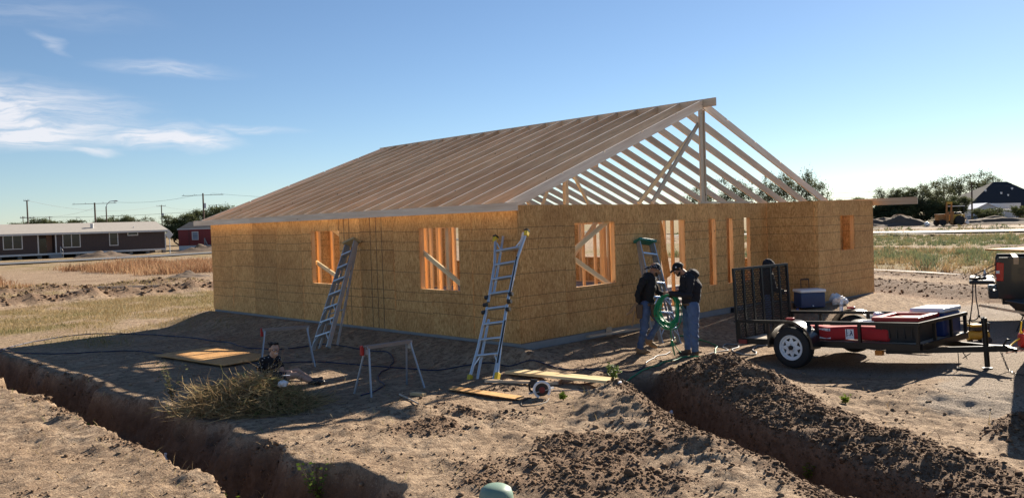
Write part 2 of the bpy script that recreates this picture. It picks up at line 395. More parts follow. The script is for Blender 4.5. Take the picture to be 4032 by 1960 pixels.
# temporary diagonal braces seen in the openings
BW, BT = .089, .038
for (p0, p1) in [((.13, 2.95, 1.66), (.13, 1.45, .86)), ((.16, 6.95, 1.36), (.16, 5.45, .82)), ((.30, 6.55, 2.2), (.30, 5.3, 1.62)), ((.30, 2.0, 2.3), (.30, 1.2, 1.6)),
                 ((1.45, .13, 1.50), (2.68, .13, 2.12)), ((1.45, .16, 1.52), (2.70, .16, .86)), ((1.5, .9, .55), (3.6, 1.1, 2.2)), ((2.3, 2.2, .4), (3.7, 2.4, 1.9))]:
    d = Vector(p1)-Vector(p0); nrm = Vector((1, 0, 0)) if abs(d.x) < abs(d.y) else Vector((0, 1, 0))
    lumber('brace', p0, p1, BT, BW, 'lumber_yellow', house, d.cross(nrm))
# scrap OSB offcut leaning in the doorway
mb = MB(); mb.beam((4.62, .30, 2.09), (5.10, .42, .82), .22, .011, (0, 1, .3)); mb.build('osb_offcut', 'osb_inner', house)
mb = MB(); mb.beam((4.75, .45, .0), (4.85, .62, 1.15), .42, .011, (0, 1, 0)); mb.build('osb_offcut', 'osb_inner', house)
mb = MB(); mb.quad((10.0, -1.05, .9), (10.95, -1.0, .9), (10.95, -1.0, 2.3), (10.0, -1.05, 2.3)); mb.quad((10.0, -1.035, 2.3), (10.95, -.985, 2.3), (10.95, -.985, .9), (10.0, -1.035, .9))
mb.build('osb_offcut', 'osb_inner', house)
# roof: rafters, ridge, fascia
EX0, EZ0, RZT = -.262, 2.49, 4.775
slope = (RZT-EZ0)/(RX-.02-EX0); ang = math.atan(slope); DV = .184/math.cos(ang)
def rafter_mesh(notch):
    L = (RX-.02-EX0)
    top = [(0, EZ0)]
    if notch:
        for k in range(1, 5):
            xk = L*k/5+.25; top += [(xk-.045, EZ0+slope*(xk-.045)), (xk-.045, EZ0+slope*(xk-.045)-.032), (xk+.0, EZ0+slope*xk-.030), (xk, EZ0+slope*xk)]
    top += [(L, EZ0+slope*L)]
    zb = lambda x: EZ0+slope*x-DV
    low = [(L, zb(L)), (-EX0+.100, zb(-EX0+.100)), (-EX0+.100, WH+.003), (-EX0+.0, WH+.003), (-EX0, zb(-EX0)), (.0, zb(0)+.045)]
    low = [(L, zb(L)), (-EX0+.112, max(zb(-EX0+.112), WH+.002)), (-EX0+.012, WH+.002), (-EX0+.006, zb(-EX0)+.02), (.0, EZ0-.135)]
    poly = top + low
    ca, sa = math.cos(-ang), math.sin(-ang)
    loc = [(x*ca-(z-EZ0)*sa, x*sa+(z-EZ0)*ca) for x, z in poly]
    mb = MB(); mb.prism(loc, -.019, .019, 'xz'); me = mb.mesh('rafter', ['lumber_fascia' if notch else 'lumber_pale', 'lumber_sunlit_edge'])
    for f_ in me.polygons: f_.material_index = 1 if abs(f_.normal.y) < .5 else 0  # edge faces get the painted sunlit tone, sides the darker wood
    bm = bmesh.new(); bm.from_mesh(me); bmesh.ops.triangulate(bm, faces=[f for f in bm.faces if len(f.verts) > 4]); bm.to_mesh(me); bm.free()
    return me
ra, rn = rafter_mesh(False), rafter_mesh(True)
for i in range(21):
    y = .0195 + i*(LA-.039)/20
    for sgn in (1, -1):
        me = rn if i in (0, 20) else ra
        M = Matrix.Translation((EX0 if sgn > 0 else 2*RX-EX0, y + random.uniform(-.006, .006)*(0 < i < 20), EZ0 + random.uniform(-.004, .004))) @ (Matrix.Rotation(0 if sgn > 0 else math.pi, 4, 'Z')) @ Matrix.Rotation(-ang, 4, 'Y')
        link('rafter', me, house, M)
lumber('ridge_board', (RX, -.33, 4.70), (RX, 4.6, 4.70), .036, .184, 'lumber_pale', house)
lumber('ridge_board', (RX, 4.602, 4.70), (RX, 9.4, 4.698), .036, .184, 'lumber_pale', house)
lumber('ridge_board', (RX, 9.402, 4.70), (RX, 12.42, 4.69), .036, .184, 'lumber_pale', house)
zf = EZ0-.075
lumber('fascia_board', (EX0-.020, -.29, zf), (EX0-.020, 4.5, zf), .036, .14, 'lumber_fascia', house)
lumber('fascia_board', (EX0-.020, 4.503, zf), (EX0-.020, 9.3, zf), .036, .14, 'lumber_fascia', house)
lumber('fascia_board', (EX0-.020, 9.303, zf), (EX0-.020, 12.62, zf), .036, .14, 'lumber_fascia', house)
lumber('fascia_board', (2*RX-EX0+.020, -2.36, zf-.02), (2*RX-EX0+.020, 2.6, zf-.02), .036, .184, 'lumber_pale', house)
lumber('fascia_board', (2*RX-EX0+.020, 2.603, zf-.02), (2*RX-EX0+.020, 12.5, zf-.02), .036, .184, 'lumber_pale', house)
# posts and braces under the ridge
lumber('gable_post', (RX-.03, .055, WH), (RX-.03, .055, 4.605), .14, .036, 'lumber_pale', house, (1, 0, 0) if False else (0, 1, 0))
lumber('gable_post', (RX+.068, .055, WH), (RX+.068, .055, 4.56), .036, .089, 'lumber_pale', house, (0, 1, 0))
lumber('gable_brace', (6.0, .105, 4.25), (4.14, .105, 2.46), .036, .089, 'lumber_pale', house)
lumber('gable_brace', (6.03, .22, 4.12), (3.93, .30, 2.46), .036, .089, 'lumber_yellow', house)
for px, py in ((2.42, 1.02), (2.50, 4.27), (3.2, 8.1)):
    lumber('purlin_post', (px, py, WH), (px, py, EZ0+slope*(px-EX0)-DV-.09), .089, .036, 'lumber_yellow', house, (1, 0, 0))
lumber('purlin_post', (2.465, 1.02, WH), (2.465, 1.02, EZ0+slope*(2.465-EX0)-DV-.09), .089, .036, 'lumber_yellow', house, (1, 0, 0))
lumber('purlin', (2.44, .15, EZ0+slope*(2.44-EX0)-DV-.046), (2.44, 8.3, EZ0+slope*(2.44-EX0)-DV-.046), .038, .089, 'lumber', house)
lumber('purlin_brace', (2.68, 1.0, 3.08), (3.16, 1.0, 2.46), .036, .06, 'lumber_yellow', house)
lumber('purlin_brace', (1.92, 1.0, 2.84), (1.71, 1.0, 2.46), .036, .06, 'lumber_yellow', house)
lumber('purlin_brace', (.85, .6, 2.56), (.97, .6, 2.45), .036, .06, 'lumber_yellow', house)
# boards lying flat on the plates
lumber('loose_plate', (5.9, .05, WH+.022), (8.2, .05, WH+.022), .089, .036, 'lumber_pale', house)
# foundation strap and dirt bracket at the slab edge
mb = MB(); mb.box((2.36, -.022, -.16), (2.52, -.006, .03)); mb.build('slab_form_block', 'lumber', house)
plain('dark_steel', (.035, .035, .038), .45, .6, .2)
mb = MB(); mb.box((7.02, -.06, -.22), (7.08, -.012, -.02)); mb.box((7.0, -.075, -.05), (7.10, -.06, -.015)); mb.build('anchor_bracket', 'dark_steel', house)
# ------------------------------------------------------------------ ground
_LAT = RNG.random((256, 256))
def vnoise(x, y):
    x = np.asarray(x, float); y = np.asarray(y, float)
    xi = np.floor(x).astype(int); yi = np.floor(y).astype(int); fx = x-xi; fy = y-yi
    fx = fx*fx*(3-2*fx); fy = fy*fy*(3-2*fy)
    g = lambda a, b: _LAT[a & 255, b & 255]
    return (g(xi, yi)*(1-fx)+g(xi+1, yi)*fx)*(1-fy) + (g(xi, yi+1)*(1-fx)+g(xi+1, yi+1)*fx)*fy - .5
def fbm(x, y, o=4, g=.5):
    s = 0; a = 1.
    for k in range(o): s = s + a*vnoise(x*2**k + 17.3*k, y*2**k + 5.1*k); a *= g
    return s
def ss(a, b, x): t = np.clip((x-a)/(b-a), 0, 1); return t*t*(3-2*t)
def seg_dist(x, y, pts):
    best = np.full(np.shape(x), 1e9); side = np.zeros(np.shape(x)); par = np.zeros(np.shape(x)); acc = 0.
    for (ax, ay), (bx, by) in zip(pts[:-1], pts[1:]):
        dx, dy = bx-ax, by-ay; L2 = dx*dx+dy*dy
        t = np.clip(((x-ax)*dx+(y-ay)*dy)/L2, 0, 1); d = np.hypot(x-ax-t*dx, y-ay-t*dy)
        c = (x-ax)*dy-(y-ay)*dx; m_ = d < best
        best = np.where(m_, d, best); side = np.where(m_, np.sign(c), side); par = np.where(m_, acc+t*math.sqrt(L2), par); acc += math.sqrt(L2)
    return best, side, par
T1 = [(-6.27, 40.), (-6.25, 8.), (-6.27, 1.), (-6.30, -2.), (-6.38, -12.)]
T2 = [(.55, -1.9), (-.55, -3.3), (-1.35, -4.35), (-1.95, -5.25), (-2.45, -6.2), (-2.85, -7.0), (-3.7, -8.6)]
def rect_dist(x, y, x0, y0, x1, y1):
    return np.hypot(np.maximum(np.maximum(x0-x, x-x1), 0), np.maximum(np.maximum(y0-y, y-y1), 0))
def ground_fields(x, y, fine=True):
    x = np.asarray(x, float); y = np.asarray(y, float)
    R = np.hypot(x-2, y-2)
    z = -.36 - .14*ss(18, 60, R)
    z = z + .035*fbm(x*.35, y*.35, 3)*(1 + 2*ss(15, 80, R)) + .016*fbm(x*1.6, y*1.6, 3)
    z = z + .15*ss(-4.4, -6.7, y)*ss(-.5, 1.5, x)*ss(14, 8, x)
    # soil banked against the slab
    d1 = rect_dist(x, y, 0, 0, WX, LA); d2 = rect_dist(x, y, XI, -WD, WX, 0); d = np.minimum(d1, d2)
    lft = ss(.3, -.2, x); wing = ss(XI-1.6, XI-.6, x)*ss(.5, -.2, y)
    top = -.13 + .10*np.maximum(lft, wing)
    wid = 1.35 + .35*lft*ss(8, 11, y) + .5*wing
    bank = ss(1, 0, d/wid)
    z = z + (top - z)*bank
    z = np.where(d < .02, np.minimum(z, -.2), z)
    # left trench
    d, sd, par = seg_dist(x, y, T1)
    wob = .26*fbm(par*.9, 3.+0*par, 4) + .19*fbm(x*2.3, y*2.3, 4) + .04*fbm(x*9, y*9, 3)
    hw = .46 + wob
    spoil = .0*x
    lip1 = ss(.75, .1, d-hw)*ss(-.05, .0, d-hw)
    z = z + .05*ss(1.0, .1, np.abs(d-hw))*(sd > 0)*(.6+fbm(x*2, y*2, 3)) + .03*ss(.6, .0, np.abs(d-hw))
    dep = (.66 + .06*fbm(par*.8, 8+0*par, 2))
    soft = .04+.26*np.clip(fbm(par*.8+20, x*.3, 3)+.1, 0, 1) + np.where(sd < 0, .16+.32*np.clip(fbm(par*.6+4, x*.2, 3)+.25, 0, 1), 0)
    cut = ss(soft, -.10, d-hw)
    z = z - dep*cut
    z = z + (.09*fbm(x*2.2, y*2.2, 4) + .03*fbm(x*8, y*8, 3))*cut + .03*fbm(x*7, y*7, 3)*ss(.6, .1, np.abs(d-hw))
    spoil = np.maximum(spoil, np.clip(ss(.55, .05, d-hw)*(.35+1.1*fbm(x*1.6, y*1.6, 3)), 0, .8))
    tr = cut.copy()  # also darkens the walls beyond damp soil, standing in for trench shade
    # right trench and its spoil
    d, sd, par = seg_dist(x, y, T2)
    end = ss(.05, .9, par)
    rough = .10*fbm(x*1.7, y*1.7, 3) + .07*fbm(x*4.3+9, y*4.3, 3) + .085*np.abs(fbm(x*8.5, y*8.5+4, 3))
    hw = .33 + .08*fbm(par*1.2, 5+0*par, 3)
    left = (sd > 0)
    e = d-hw
    hump = lambda c, wd: np.exp(-((e-c)/wd)**2)
    amp = .75+.9*fbm(par*.55+3, 2+0*par, 2)
    hR = np.clip(.28*amp+.05, .10, .42)*hump(.68, .60)*end*ss(-.3, .5, par)
    hL = np.clip(.15*amp+.05, .05, .3)*hump(.45, .45)*end
    sp = np.where(sd < 0, hR, hL)
    z = z + sp*(1+1.2*rough) + rough*.55*np.clip(sp*5, 0, 1)
    spoil = np.maximum(spoil, np.clip(np.where(sd < 0, ss(1.35, .8, e), ss(.80, .0, e)) + .7*fbm(x*1.3, y*1.3, 3), 0, 1)*np.where(sd < 0, ss(1.45, 1.0, e), ss(1.35, .5, e))*end)
    cut2 = ss(.12, -.13, e)*end
    z = z - (.50 + .12*fbm(par, 1+0*par, 2))*cut2
    tr = np.maximum(tr, cut2); spoil = np.maximum(spoil, cut2*.9)
    # rough dirty lumps in the foreground between the trenches
    fg = ss(.5, -1.5, y)*ss(-6, -5, x)*ss(.5, -1.5, x+.25*y)
    lumps = np.clip(fbm(x*.9+4, y*.9, 3)+.05, 0, 1)*fg
    z = z + lumps*.15 + fg*(.045*fbm(x*5, y*5, 4) + .06*np.clip(fbm(x*2.3, y*2.3+7, 3), 0, 1) + .05*lumps*fbm(x*11, y*11, 3)) 
    spoil = np.maximum(spoil, np.clip(lumps*1.5-.05, 0, .7)*fg)
    # trodden flat where the boards lie
    fl_ = ss(-2.9, -2.5, x)*ss(-.15, -.6, x)*ss(-3.0, -2.5, y)*ss(.2, -.2, y)*.85
    z = z + (-.365+.03*fbm(x*3, y*3, 3)-z)*fl_*(1-cut2); spoil = spoil*(1-.55*fl_)
    # churned rim on the near side of the left trench
    nr = ss(-6.6, -7.2, x)*ss(8, 3, y)
    z = z + nr*(.05*fbm(x*4, y*4, 4)+.05*np.clip(fbm(x*1.2, y*1.2, 3)-.1, 0, 1)); spoil = np.maximum(spoil, nr*np.clip(fbm(x*.9, y*.9+3, 4)*2.2-.15, 0, .75))
    # windrows of turned soil beyond the house, left
    for (cy, wd, hh, x0, x1) in ((24.8+.0*x, 1.1, .34, -14, 9), (32.5-.18*(x-2), 1.0, .26, -6, 6), (28.0+.1*x, .8, .10, -14, 0)):
        b = np.exp(-((y-cy-.6*fbm(x*.4, y*.1, 2))/wd)**2)*ss(x0-2, x0+1, x)*ss(x1+4, x1, x)
        z = z + hh*b*(1+.9*fbm(x*1.5, y*1.5, 3)); spoil = np.maximum(spoil, b*(.9+.6*fbm(x*.9, y*.9, 3)))
    # sandy footprints in front of the gable wall
    ft_ = ss(5, 3, x)*ss(-1.5, -.2, x)*ss(-3.4, -2.6, y)*ss(0, -.8, y)
    z = z + ft_*.035*fbm(x*3.1, y*3.1, 3) + .025*fbm(x*3.1+5, y*3.1, 2)*ss(15, 11, x)*ss(6, 8, x)*ss(-1.2, -2., y)*ss(-6, -4, y)
    # ditch and ridges to the right of the house
    qx = x-y*.45
    for (c, wd, hh, k) in ((17.2, 2.3, .13, 1.3), (21.8, .9, .08, .8), (25.0, 1.0, -.12, .7), (46.6, 1.0, .34, 1.2), (48.2, 1.2, -.2, .2), (66, 2.0, .15, .3)):
        b = np.exp(-((qx-c-.5*fbm(y*.35, x*.05+c, 2))/wd)**2)*ss(10, 4, y)*ss(12.6, 14.5, x)
        z = z + hh*b*(1+.7*fbm(x*1.2, y*1.2, 3)) + .10*b*k*np.abs(fbm(x*2.5, y*2.5, 3)); spoil = np.maximum(spoil, b*k); tr = np.maximum(tr, np.clip(b*k-.5, 0, .55))  # ridges take the trench tone: turned soil with its back-lit shade painted in
    for (cx, cy, sx_, sy_, hh) in ((14.5, 0, 1.0, 3, .0), (131, 44, 5, 9, .25), (141, 30, 5, 10, .25)):
        b = np.exp(-((x-cx)/sx_)**2-((y-cy)/sy_)**2); z = z + hh*b*(1+.5*fbm(x*.4, y*.4, 3)); spoil = np.maximum(spoil, np.clip(b*3, 0, 1)*(hh > 0)); tr = np.maximum(tr, np.clip(b*3, 0, 1)*(hh > 0))  # far heaps darkened by the trench attribute in place of their back-lit shade
    # grass weights
    gl = ss(13.5, 15.5, y+.6*fbm(x*.5, y*.5, 3))*ss(24.3, 22.8, y)*ss(9, 5, x)*.85
    gl = np.maximum(gl, .45*ss(6.5, 11, y)*ss(.5, -1.2, x-.1*y+.6)*ss(-9., -5.0, x))
    gr_ = ss(23.5, 26, qx+.8*fbm(x*.5, y*.5, 3))*(1-.85*np.exp(-((qx-47)/1.9)**2))*ss(30, 14, y-.35*x)*ss(75, 66, qx)
    far = ss(45, 75, y)*.55 + ss(75, 100, qx)*.4
    grass = np.clip(np.maximum(np.maximum(gl, gr_), far)*(.8+.9*fbm(x*.8, y*.8, 4)), 0, 1)
    gravel = ss(1.2, 2.6, x)*ss(-2.8, -3.8, y)*ss(22, 12, x)
    gravel = np.maximum(gravel, ss(-.2, .8, x)*ss(-6., -6.8, y)*ss(22, 12, x))
    return z, np.clip(spoil, 0, 1), grass*(1-np.clip(spoil*1.2, 0, 1)), gravel*(1-np.clip(spoil*1.5, 0, 1)), tr
def gz(x, y): return float(ground_fields(np.array([x]), np.array([y]))[0][0])
def axis(dense, grow, lo, hi):
    a, b, st = dense; c = list(np.arange(a, b+st/2, st)); s_ = st
    v = c[-1]
    while v < hi: s_ = min(s_*grow, 40); v += s_; c.append(v)
    s_ = st; v = c[0]; l_ = []
    while v > lo: s_ = min(s_*grow, 40); v -= s_; l_.append(v)
    return np.array(l_[::-1]+c)
gx = axis((-8.4, 3.6, .034), 1.022, -900, 1100); gy = axis((-8.6, 2.4, .036), 1.020, -300, 1300)
GX, GY = np.meshgrid(gx, gy, indexing='ij')
Gz, Gs, Gg, Gv, Gt = ground_fields(GX, GY)
def grid_mesh(name, X, Y, Z, attrs, mat):
    nx, ny = X.shape; me = bpy.data.meshes.new(name)
    co = np.stack([X, Y, Z], -1).reshape(-1, 3)
    idx = np.arange(nx*ny).reshape(nx, ny)
    q = np.stack([idx[:-1, :-1], idx[1:, :-1], idx[1:, 1:], idx[:-1, 1:]], -1).reshape(-1, 4)
    me.vertices.add(len(co)); me.vertices.foreach_set('co', co.ravel())
    me.loops.add(q.size); me.loops.foreach_set('vertex_index', q.ravel().astype(np.int32))
    me.polygons.add(len(q)); me.polygons.foreach_set('loop_start', np.arange(0, q.size, 4, dtype=np.int32))
    me.polygons.foreach_set('use_smooth', np.ones(len(q), bool))
    me.update(calc_edges=True)
    for k, v in attrs.items():
        a = me.attributes.new(k, 'FLOAT', 'POINT'); a.data.foreach_set('value', v.ravel().astype(np.float32))
    me.materials.append(MATS[mat]); me.validate(); return me
mt, t = new_mat('soil')
geo = t.n('ShaderNodeNewGeometry').outputs['Position']
at = lambda nm: t.n('ShaderNodeAttribute', attribute_name=nm).outputs['Fac']
n1 = t.noise(geo, .9, 5.); n2 = t.noise(geo, 9., 6., .65); n3 = t.noise(geo, 45., 4., .65); n4 = t.noise(geo, .22, 4.)
sand = t.mix(t.smooth(n1, .3, .7), (.29, .20, .128), (.42, .31, .212))
sand = t.mix(t.smooth(n2, .44, .62), sand, (.18, .122, .08))
sand = t.mix(t.math('MULTIPLY', t.smooth(t.noise(geo, 3.2, 5., .6), .48, .62), .75), sand, (.215, .148, .098))
sand = t.mix(t.math('MULTIPLY', t.smooth(n3, .5, .75), .6), sand, (.60, .48, .35))
dark = t.mix(t.smooth(n2, .3, .7), (.135, .088, .058), (.25, .168, .112))
dark = t.mix(t.math('MULTIPLY', t.smooth(n3, .5, .7), .6), dark, (.31, .215, .145))
spf = t.smooth(t.math('ADD', at('spoil'), t.math('MULTIPLY', t.math('SUBTRACT', n2, .5), .9)), .25, .62)
col = t.mix(spf, sand, dark)
grv = t.mix(t.smooth(n3, .35, .65), (.20, .16, .125), (.40, .33, .265))
grv = t.mix(t.smooth(t.noise(geo, 16., 5., .7), .55, .7), grv, (.10, .085, .065))
col = t.mix(t.smooth(t.math('ADD', at('gravel'), t.math('MULTIPLY', t.math('SUBTRACT', n2, .5), .5)), .3, .7), col, grv)
grc = t.mix(t.smooth(n1, .35, .65), (.24, .175, .08), (.17, .14, .06))
grc = t.mix(t.smooth(n2, .5, .7), grc, (.30, .23, .11))
col = t.mix(t.math('MULTIPLY', t.smooth(t.math('ADD', at('grass'), t.math('MULTIPLY', t.math('SUBTRACT', n2, .5), 1.0)), .25, .65), .85), col, grc)
col = t.mix(t.math('MULTIPLY', t.smooth(at('trench'), .02, .5), .92), col, t.mix(t.smooth(n2, .3, .7), (.105, .070, .048), (.185, .128, .090)))  # damp trench soil, plus shade painted on trench walls, ridges and back-lit heaps
hgt = t.math('ADD', t.math('MULTIPLY', n2, .6), t.math('ADD', t.math('MULTIPLY', n3, .28), t.math('MULTIPLY', t.noise(geo, 120., 3.), .1)))
bmp = t.n('ShaderNodeBump', {'Height': hgt, 'Strength': 1., 'Distance': .09}).outputs[0]
out(t, t.n('ShaderNodeBsdfPrincipled', {'Base Color': col, 'Roughness': .95, 'Specular IOR Level': .12, 'Normal': bmp}))
ground = link('ground', grid_mesh('ground', GX, GY, Gz, {'spoil': Gs, 'grass': Gg, 'gravel': Gv, 'trench': Gt}, 'soil'))
tag(ground, 'sandy building plot with trenches and scattered clods', kind='structure')
# ------------------------------------------------------------------ materials for props
plain('bar_brown', (.22, .185, .165), .6, .2)
plain('aluminium', (.62, .64, .66), .36, .85, .10, 4., spec=.5)
plain('aluminium_dull', (.40, .41, .42), .5, .6, .18, 6.)
plain('black_plastic', (.018, .018, .02), .5, 0, .2)
plain('yellow_plastic', (.72, .50, .03), .5)
plain('brown_paint', (.10, .035, .03), .6, 0, .3, 8.)
plain('cap_tan', (.40, .31, .16), .7)
plain('green_fibreglass', (.02, .17, .13), .5)
plain('red_plastic', (.42, .02, .018), .45)
plain('red_fabric', (.42, .018, .022), .8, 0, .2, 5., bump=.4, bscale=12.)
plain('black_steel', (.013, .013, .014), .38, .35, .25, 5., spec=.5)
plain('rubber', (.016, .016, .017), .8, 0, .25, 8., bump=.3, bscale=30.)
plain('white_paint', (.74, .75, .76), .35, 0, .05)
plain('white_plastic', (.80, .81, .82), .4, 0, .05)
plain('blue_plastic', (.012, .035, .16), .45)
plain('navy_plastic', (.02, .045, .12), .5)
plain('amber_plastic', (.55, .16, .01), .3)
plain('bag_film', (.66, .69, .74), .35, 0, .12, 12.)
plain('fender_steel', (.06, .06, .06), .28, .7, .2)
plain('zinc', (.34, .37, .42), .45, .5, .15)
plain('blue_hose', (.008, .014, .055), .5)
plain('green_hose', (.005, .24, .10), .42)
plain('grey_cable', (.30, .30, .31), .6)
plain('dark_cable', (.02, .02, .024), .6)
plain('orange_cord', (.55, .12, .02), .6)
plain('bottle_plastic', (.72, .77, .82), .12, 0, .05)
plain('pale_green', (.17, .26, .20), .5, 0, .10, 3., bump=.05)
plain('truck_paint', (.008, .009, .011), .32, .1, .05, coat=.15)
plain('tail_lens', (.50, .012, .012), .2)
plain('paper', (.80, .82, .88), .8, 0, .04)
plain('ink', (.02, .03, .12), .7)
plain('yellow_paint', (.55, .33, .04), .55, 0, .25, 4.)
plain('rust_orange', (.38, .17, .05), .7, 0, .3, 3.)
plain('blade_steel', (.45, .45, .46), .3, .8)
plain('dark_red', (.20, .02, .02), .5)
plain('saw_grey', (.5, .51, .53), .4, .3)
plain('dark_glass', (.02, .024, .028), .08, 0, .05)
def frame_matrix(base, top, lat):
    ez = (Vector(top)-Vector(base)).normalized(); ex = Vector(lat); ex = (ex - ez*ex.dot(ez)).normalized(); ey = ez.cross(ex)
    M = Matrix((ex, ey, ez)).transposed().to_4x4(); M.translation = Vector(base); return M
def place(o, M): o.matrix_world = M; return o
def bd(mb, name, mat, parent, **kw): return mb.build(name, mat, parent, world=False, **kw)

# ------------------------------------------------------------------ ladders
def step_ladder(base, top, lat, label, rail, cap, wide=(.56, .34), n=7, tread='aluminium', skew=0.):
    r = empty('step_ladder', (0, 0, 0), 0, label, 'ladder'); L = (Vector(top)-Vector(base)).length
    w0, w1 = wide
    for s in (-1, 1):
        mb = MB(); mb.beam((s*w0/2, 0, 0), (s*w1/2, 0, L-.03), .030, .085, (0, 1, 0)); mb.box((s*w0/2-.022, -.05, -.012), (s*w0/2+.022, .05, .03)); bd(mb, 'rail', rail, r)
        mb = MB(); mb.beam((s*(w0/2+.05), .16, .10), (s*w1/2*.9, .06, L-.06), .022, .045, (0, 1, 0)); bd(mb, 'rear_leg', rail, r)
    for i in range(n):
        z = L*(i+1)/(n+1.02); w_ = w0+(w1-w0)*z/L
        mb = MB(); mb.box((-w_/2+.012, -.055, z-.016), (w_/2-.012, .04, z+.018)); bd(mb, 'step', tread, r, bevel=.003)
        if i < 3 and n > 5:
            mb = MB()
            for s in (-1, 1): mb.beam((s*(w_/2-.01), -.05, z-.15), (s*(w_/2-.13), -.05, z-.016), .016, .004, (0, 1, 0))
            bd(mb, 'step_brace', 'aluminium', r)
    for z in (.35*L, .65*L):
        mb = MB(); mb.box((-w0*.42, .12 if z < L/2 else .09, z), (w0*.42, .135 if z < L/2 else .105, z+.022)); bd(mb, 'rear_bar', rail, r)
    mb = MB(); mb.box((-w1/2-.045, -.09, L-.05), (w1/2+.045, .11, L)); bd(mb, 'top_cap', cap, r, bevel=.008)
    return place(r, frame_matrix(base, top, lat))
sl_ = step_ladder((-1.36, 4.42, -.30), (-.14, 4.98, 1.86), (-.12, -1, 0), 'aluminium step ladder with brown-painted top leaning between the two windows', 'aluminium_dull', 'cap_tan', (.62, .36))
mb = MB(); mb.beam((.196, -.0, 1.78), (.176, .0, 2.32), .034, .088, (0, 1, 0)); bd(mb, 'painted_rail', 'brown_paint', sl_)
step_ladder((3.12, -.98, -.30), (3.55, -.13, 1.70), (1, -.10, 0), 'folded step ladder with green top leaning beside the doorway behind the man', 'aluminium_dull', 'green_fibreglass', (.50, .40), 6)
# multi-position ladder
base, top = Vector((-1.42, -.54, -.345)), Vector((-.10, .06, 1.93)); L = (top-base).length
r = empty('multi_position_ladder', (0, 0, 0), 0, 'tall aluminium hinged ladder with yellow feet leaning at the near corner', 'ladder')
H2 = L/2
for s in (-1, 1):
    for half in (0, 1):
        z0, z1 = (0, H2-.05) if half == 0 else (L, H2+.05)
        e = .02 if half == 0 else L-.02
        mb = MB(); mb.tube([(s*(.275 if half == 0 else .335), -.012, z0), (s*.225, -.012, z0+(z1-z0)*.45), (s*.205, -.012, z1)], .026, 8); bd(mb, 'outer_rail', 'aluminium', r, smooth=True)
        zi0, zi1 = (-.05, H2-.25) if half == 0 else (L+.03, H2+.25)
        mb = MB(); mb.tube([(s*(.165 if half == 0 else .215), .05, zi0), (s*.175, .05, zi1)], .024, 8); bd(mb, 'inner_rail', 'aluminium', r, smooth=True)
        mb = MB(); mb.box((s*(.275 if half == 0 else .335)-.033, -.05, -.03 if half == 0 else L-.09), (s*(.275 if half == 0 else .335)+.033, .03, .09 if half == 0 else L+.0)); bd(mb, 'foot_boot', 'yellow_plastic', r, bevel=.008)
        mb = MB(); mb.box((s*(.275 if half == 0 else .335)-.035, -.052, -.045 if half == 0 else L+.0), (s*(.275 if half == 0 else .335)+.035, .032, -.03 if half == 0 else L+.03)); bd(mb, 'foot_pad', 'black_plastic', r)
    for z in (H2-.14, H2, H2+.14):
        mb = MB(); mb.cyl((s*.215, -.02, z), (s*.285, -.02, z), .038, .034, 12); bd(mb, 'hinge_knob', 'black_plastic', r, smooth=True)
    mb = MB()
    for z0, z1, x0, x1 in ((.25, .40, .15, .24), (L-.12, L-.28, .28, .16)):
        mb.tube([(s*x1 if z0 < 1 else s*x0, -.012, z0), (s*x0 if z0 < 1 else s*x1, -.012, z1)], .012, 6)
    bd(mb, 'rail_brace', 'aluminium', r)
for i in range(8):
    z = .42 + i*(L-.72)/7; w_ = .25 - .04*math.sin(math.pi*(z/L)); w_ = .205 + .10*abs(z/L-.5)**1.5*2
    mb = MB(); mb.box((-w_, -.035, z-.015), (w_, .03, z+.018)); bd(mb, 'rung', 'aluminium', r, bevel=.005)
for a_, b_ in (((.232, -.041, .25), (.262, -.037, 1.0)), ((.226, -.041, 1.45), (.252, -.037, 2.2))): mb = MB(); mb.box(a_, b_); bd(mb, 'label_strip', 'black_plastic', r)
place(r, frame_matrix(base, top, (.12, -1, 0)))

# ------------------------------------------------------------------ sawhorses
def sawhorse(loc, rz, label, L=.84, h=.735):
    r = empty('sawhorse', loc, rz, label, 'sawhorse', 'folding metal sawhorses')
    mb = MB(); mb.box((-L/2, -.045, h-.025), (L/2, .045, h)); mb.box((-L/2, -.045, h-.05), (L/2, -.040, h-.025)); mb.box((-L/2, .040, h-.05), (L/2, .045, h-.025)); bd(mb, 'top_bar', 'bar_brown', r)
    for e in (-1, 1):
        for s in (-1, 1):
            mb = MB(); mb.beam((e*(L/2+.055), s*.24, 0), (e*(L/2-.05), s*.05, h-.04), .025, .020, (1, 0, 0)); bd(mb, 'leg', 'zinc', r)
        mb = MB(); mb.prism([(-.075, h-.13), (.075, h-.13), (.05, h-.01), (-.05, h-.01)], e*(L/2-.03)-.006, e*(L/2-.03)+.006, 'yz'); bd(mb, 'leg_bracket', 'aluminium_dull', r)
    mb = MB(); mb.box((-L/2-.03, .03, h-.15), (-L/2+.02, .085, h+.005)); bd(mb, 'end_cap', 'red_plastic', r, bevel=.012)
    return r
sawhorse((-2.86, 0.0, gz(-2.86, 0)-.005), rad(-3), 'metal folding sawhorse with a red bracket, nearer the hinged ladder')
sawhorse((-2.66, 3.42, gz(-2.66, 3.42)-.005), rad(-26), 'metal folding sawhorse with a red bracket standing just behind the boy')

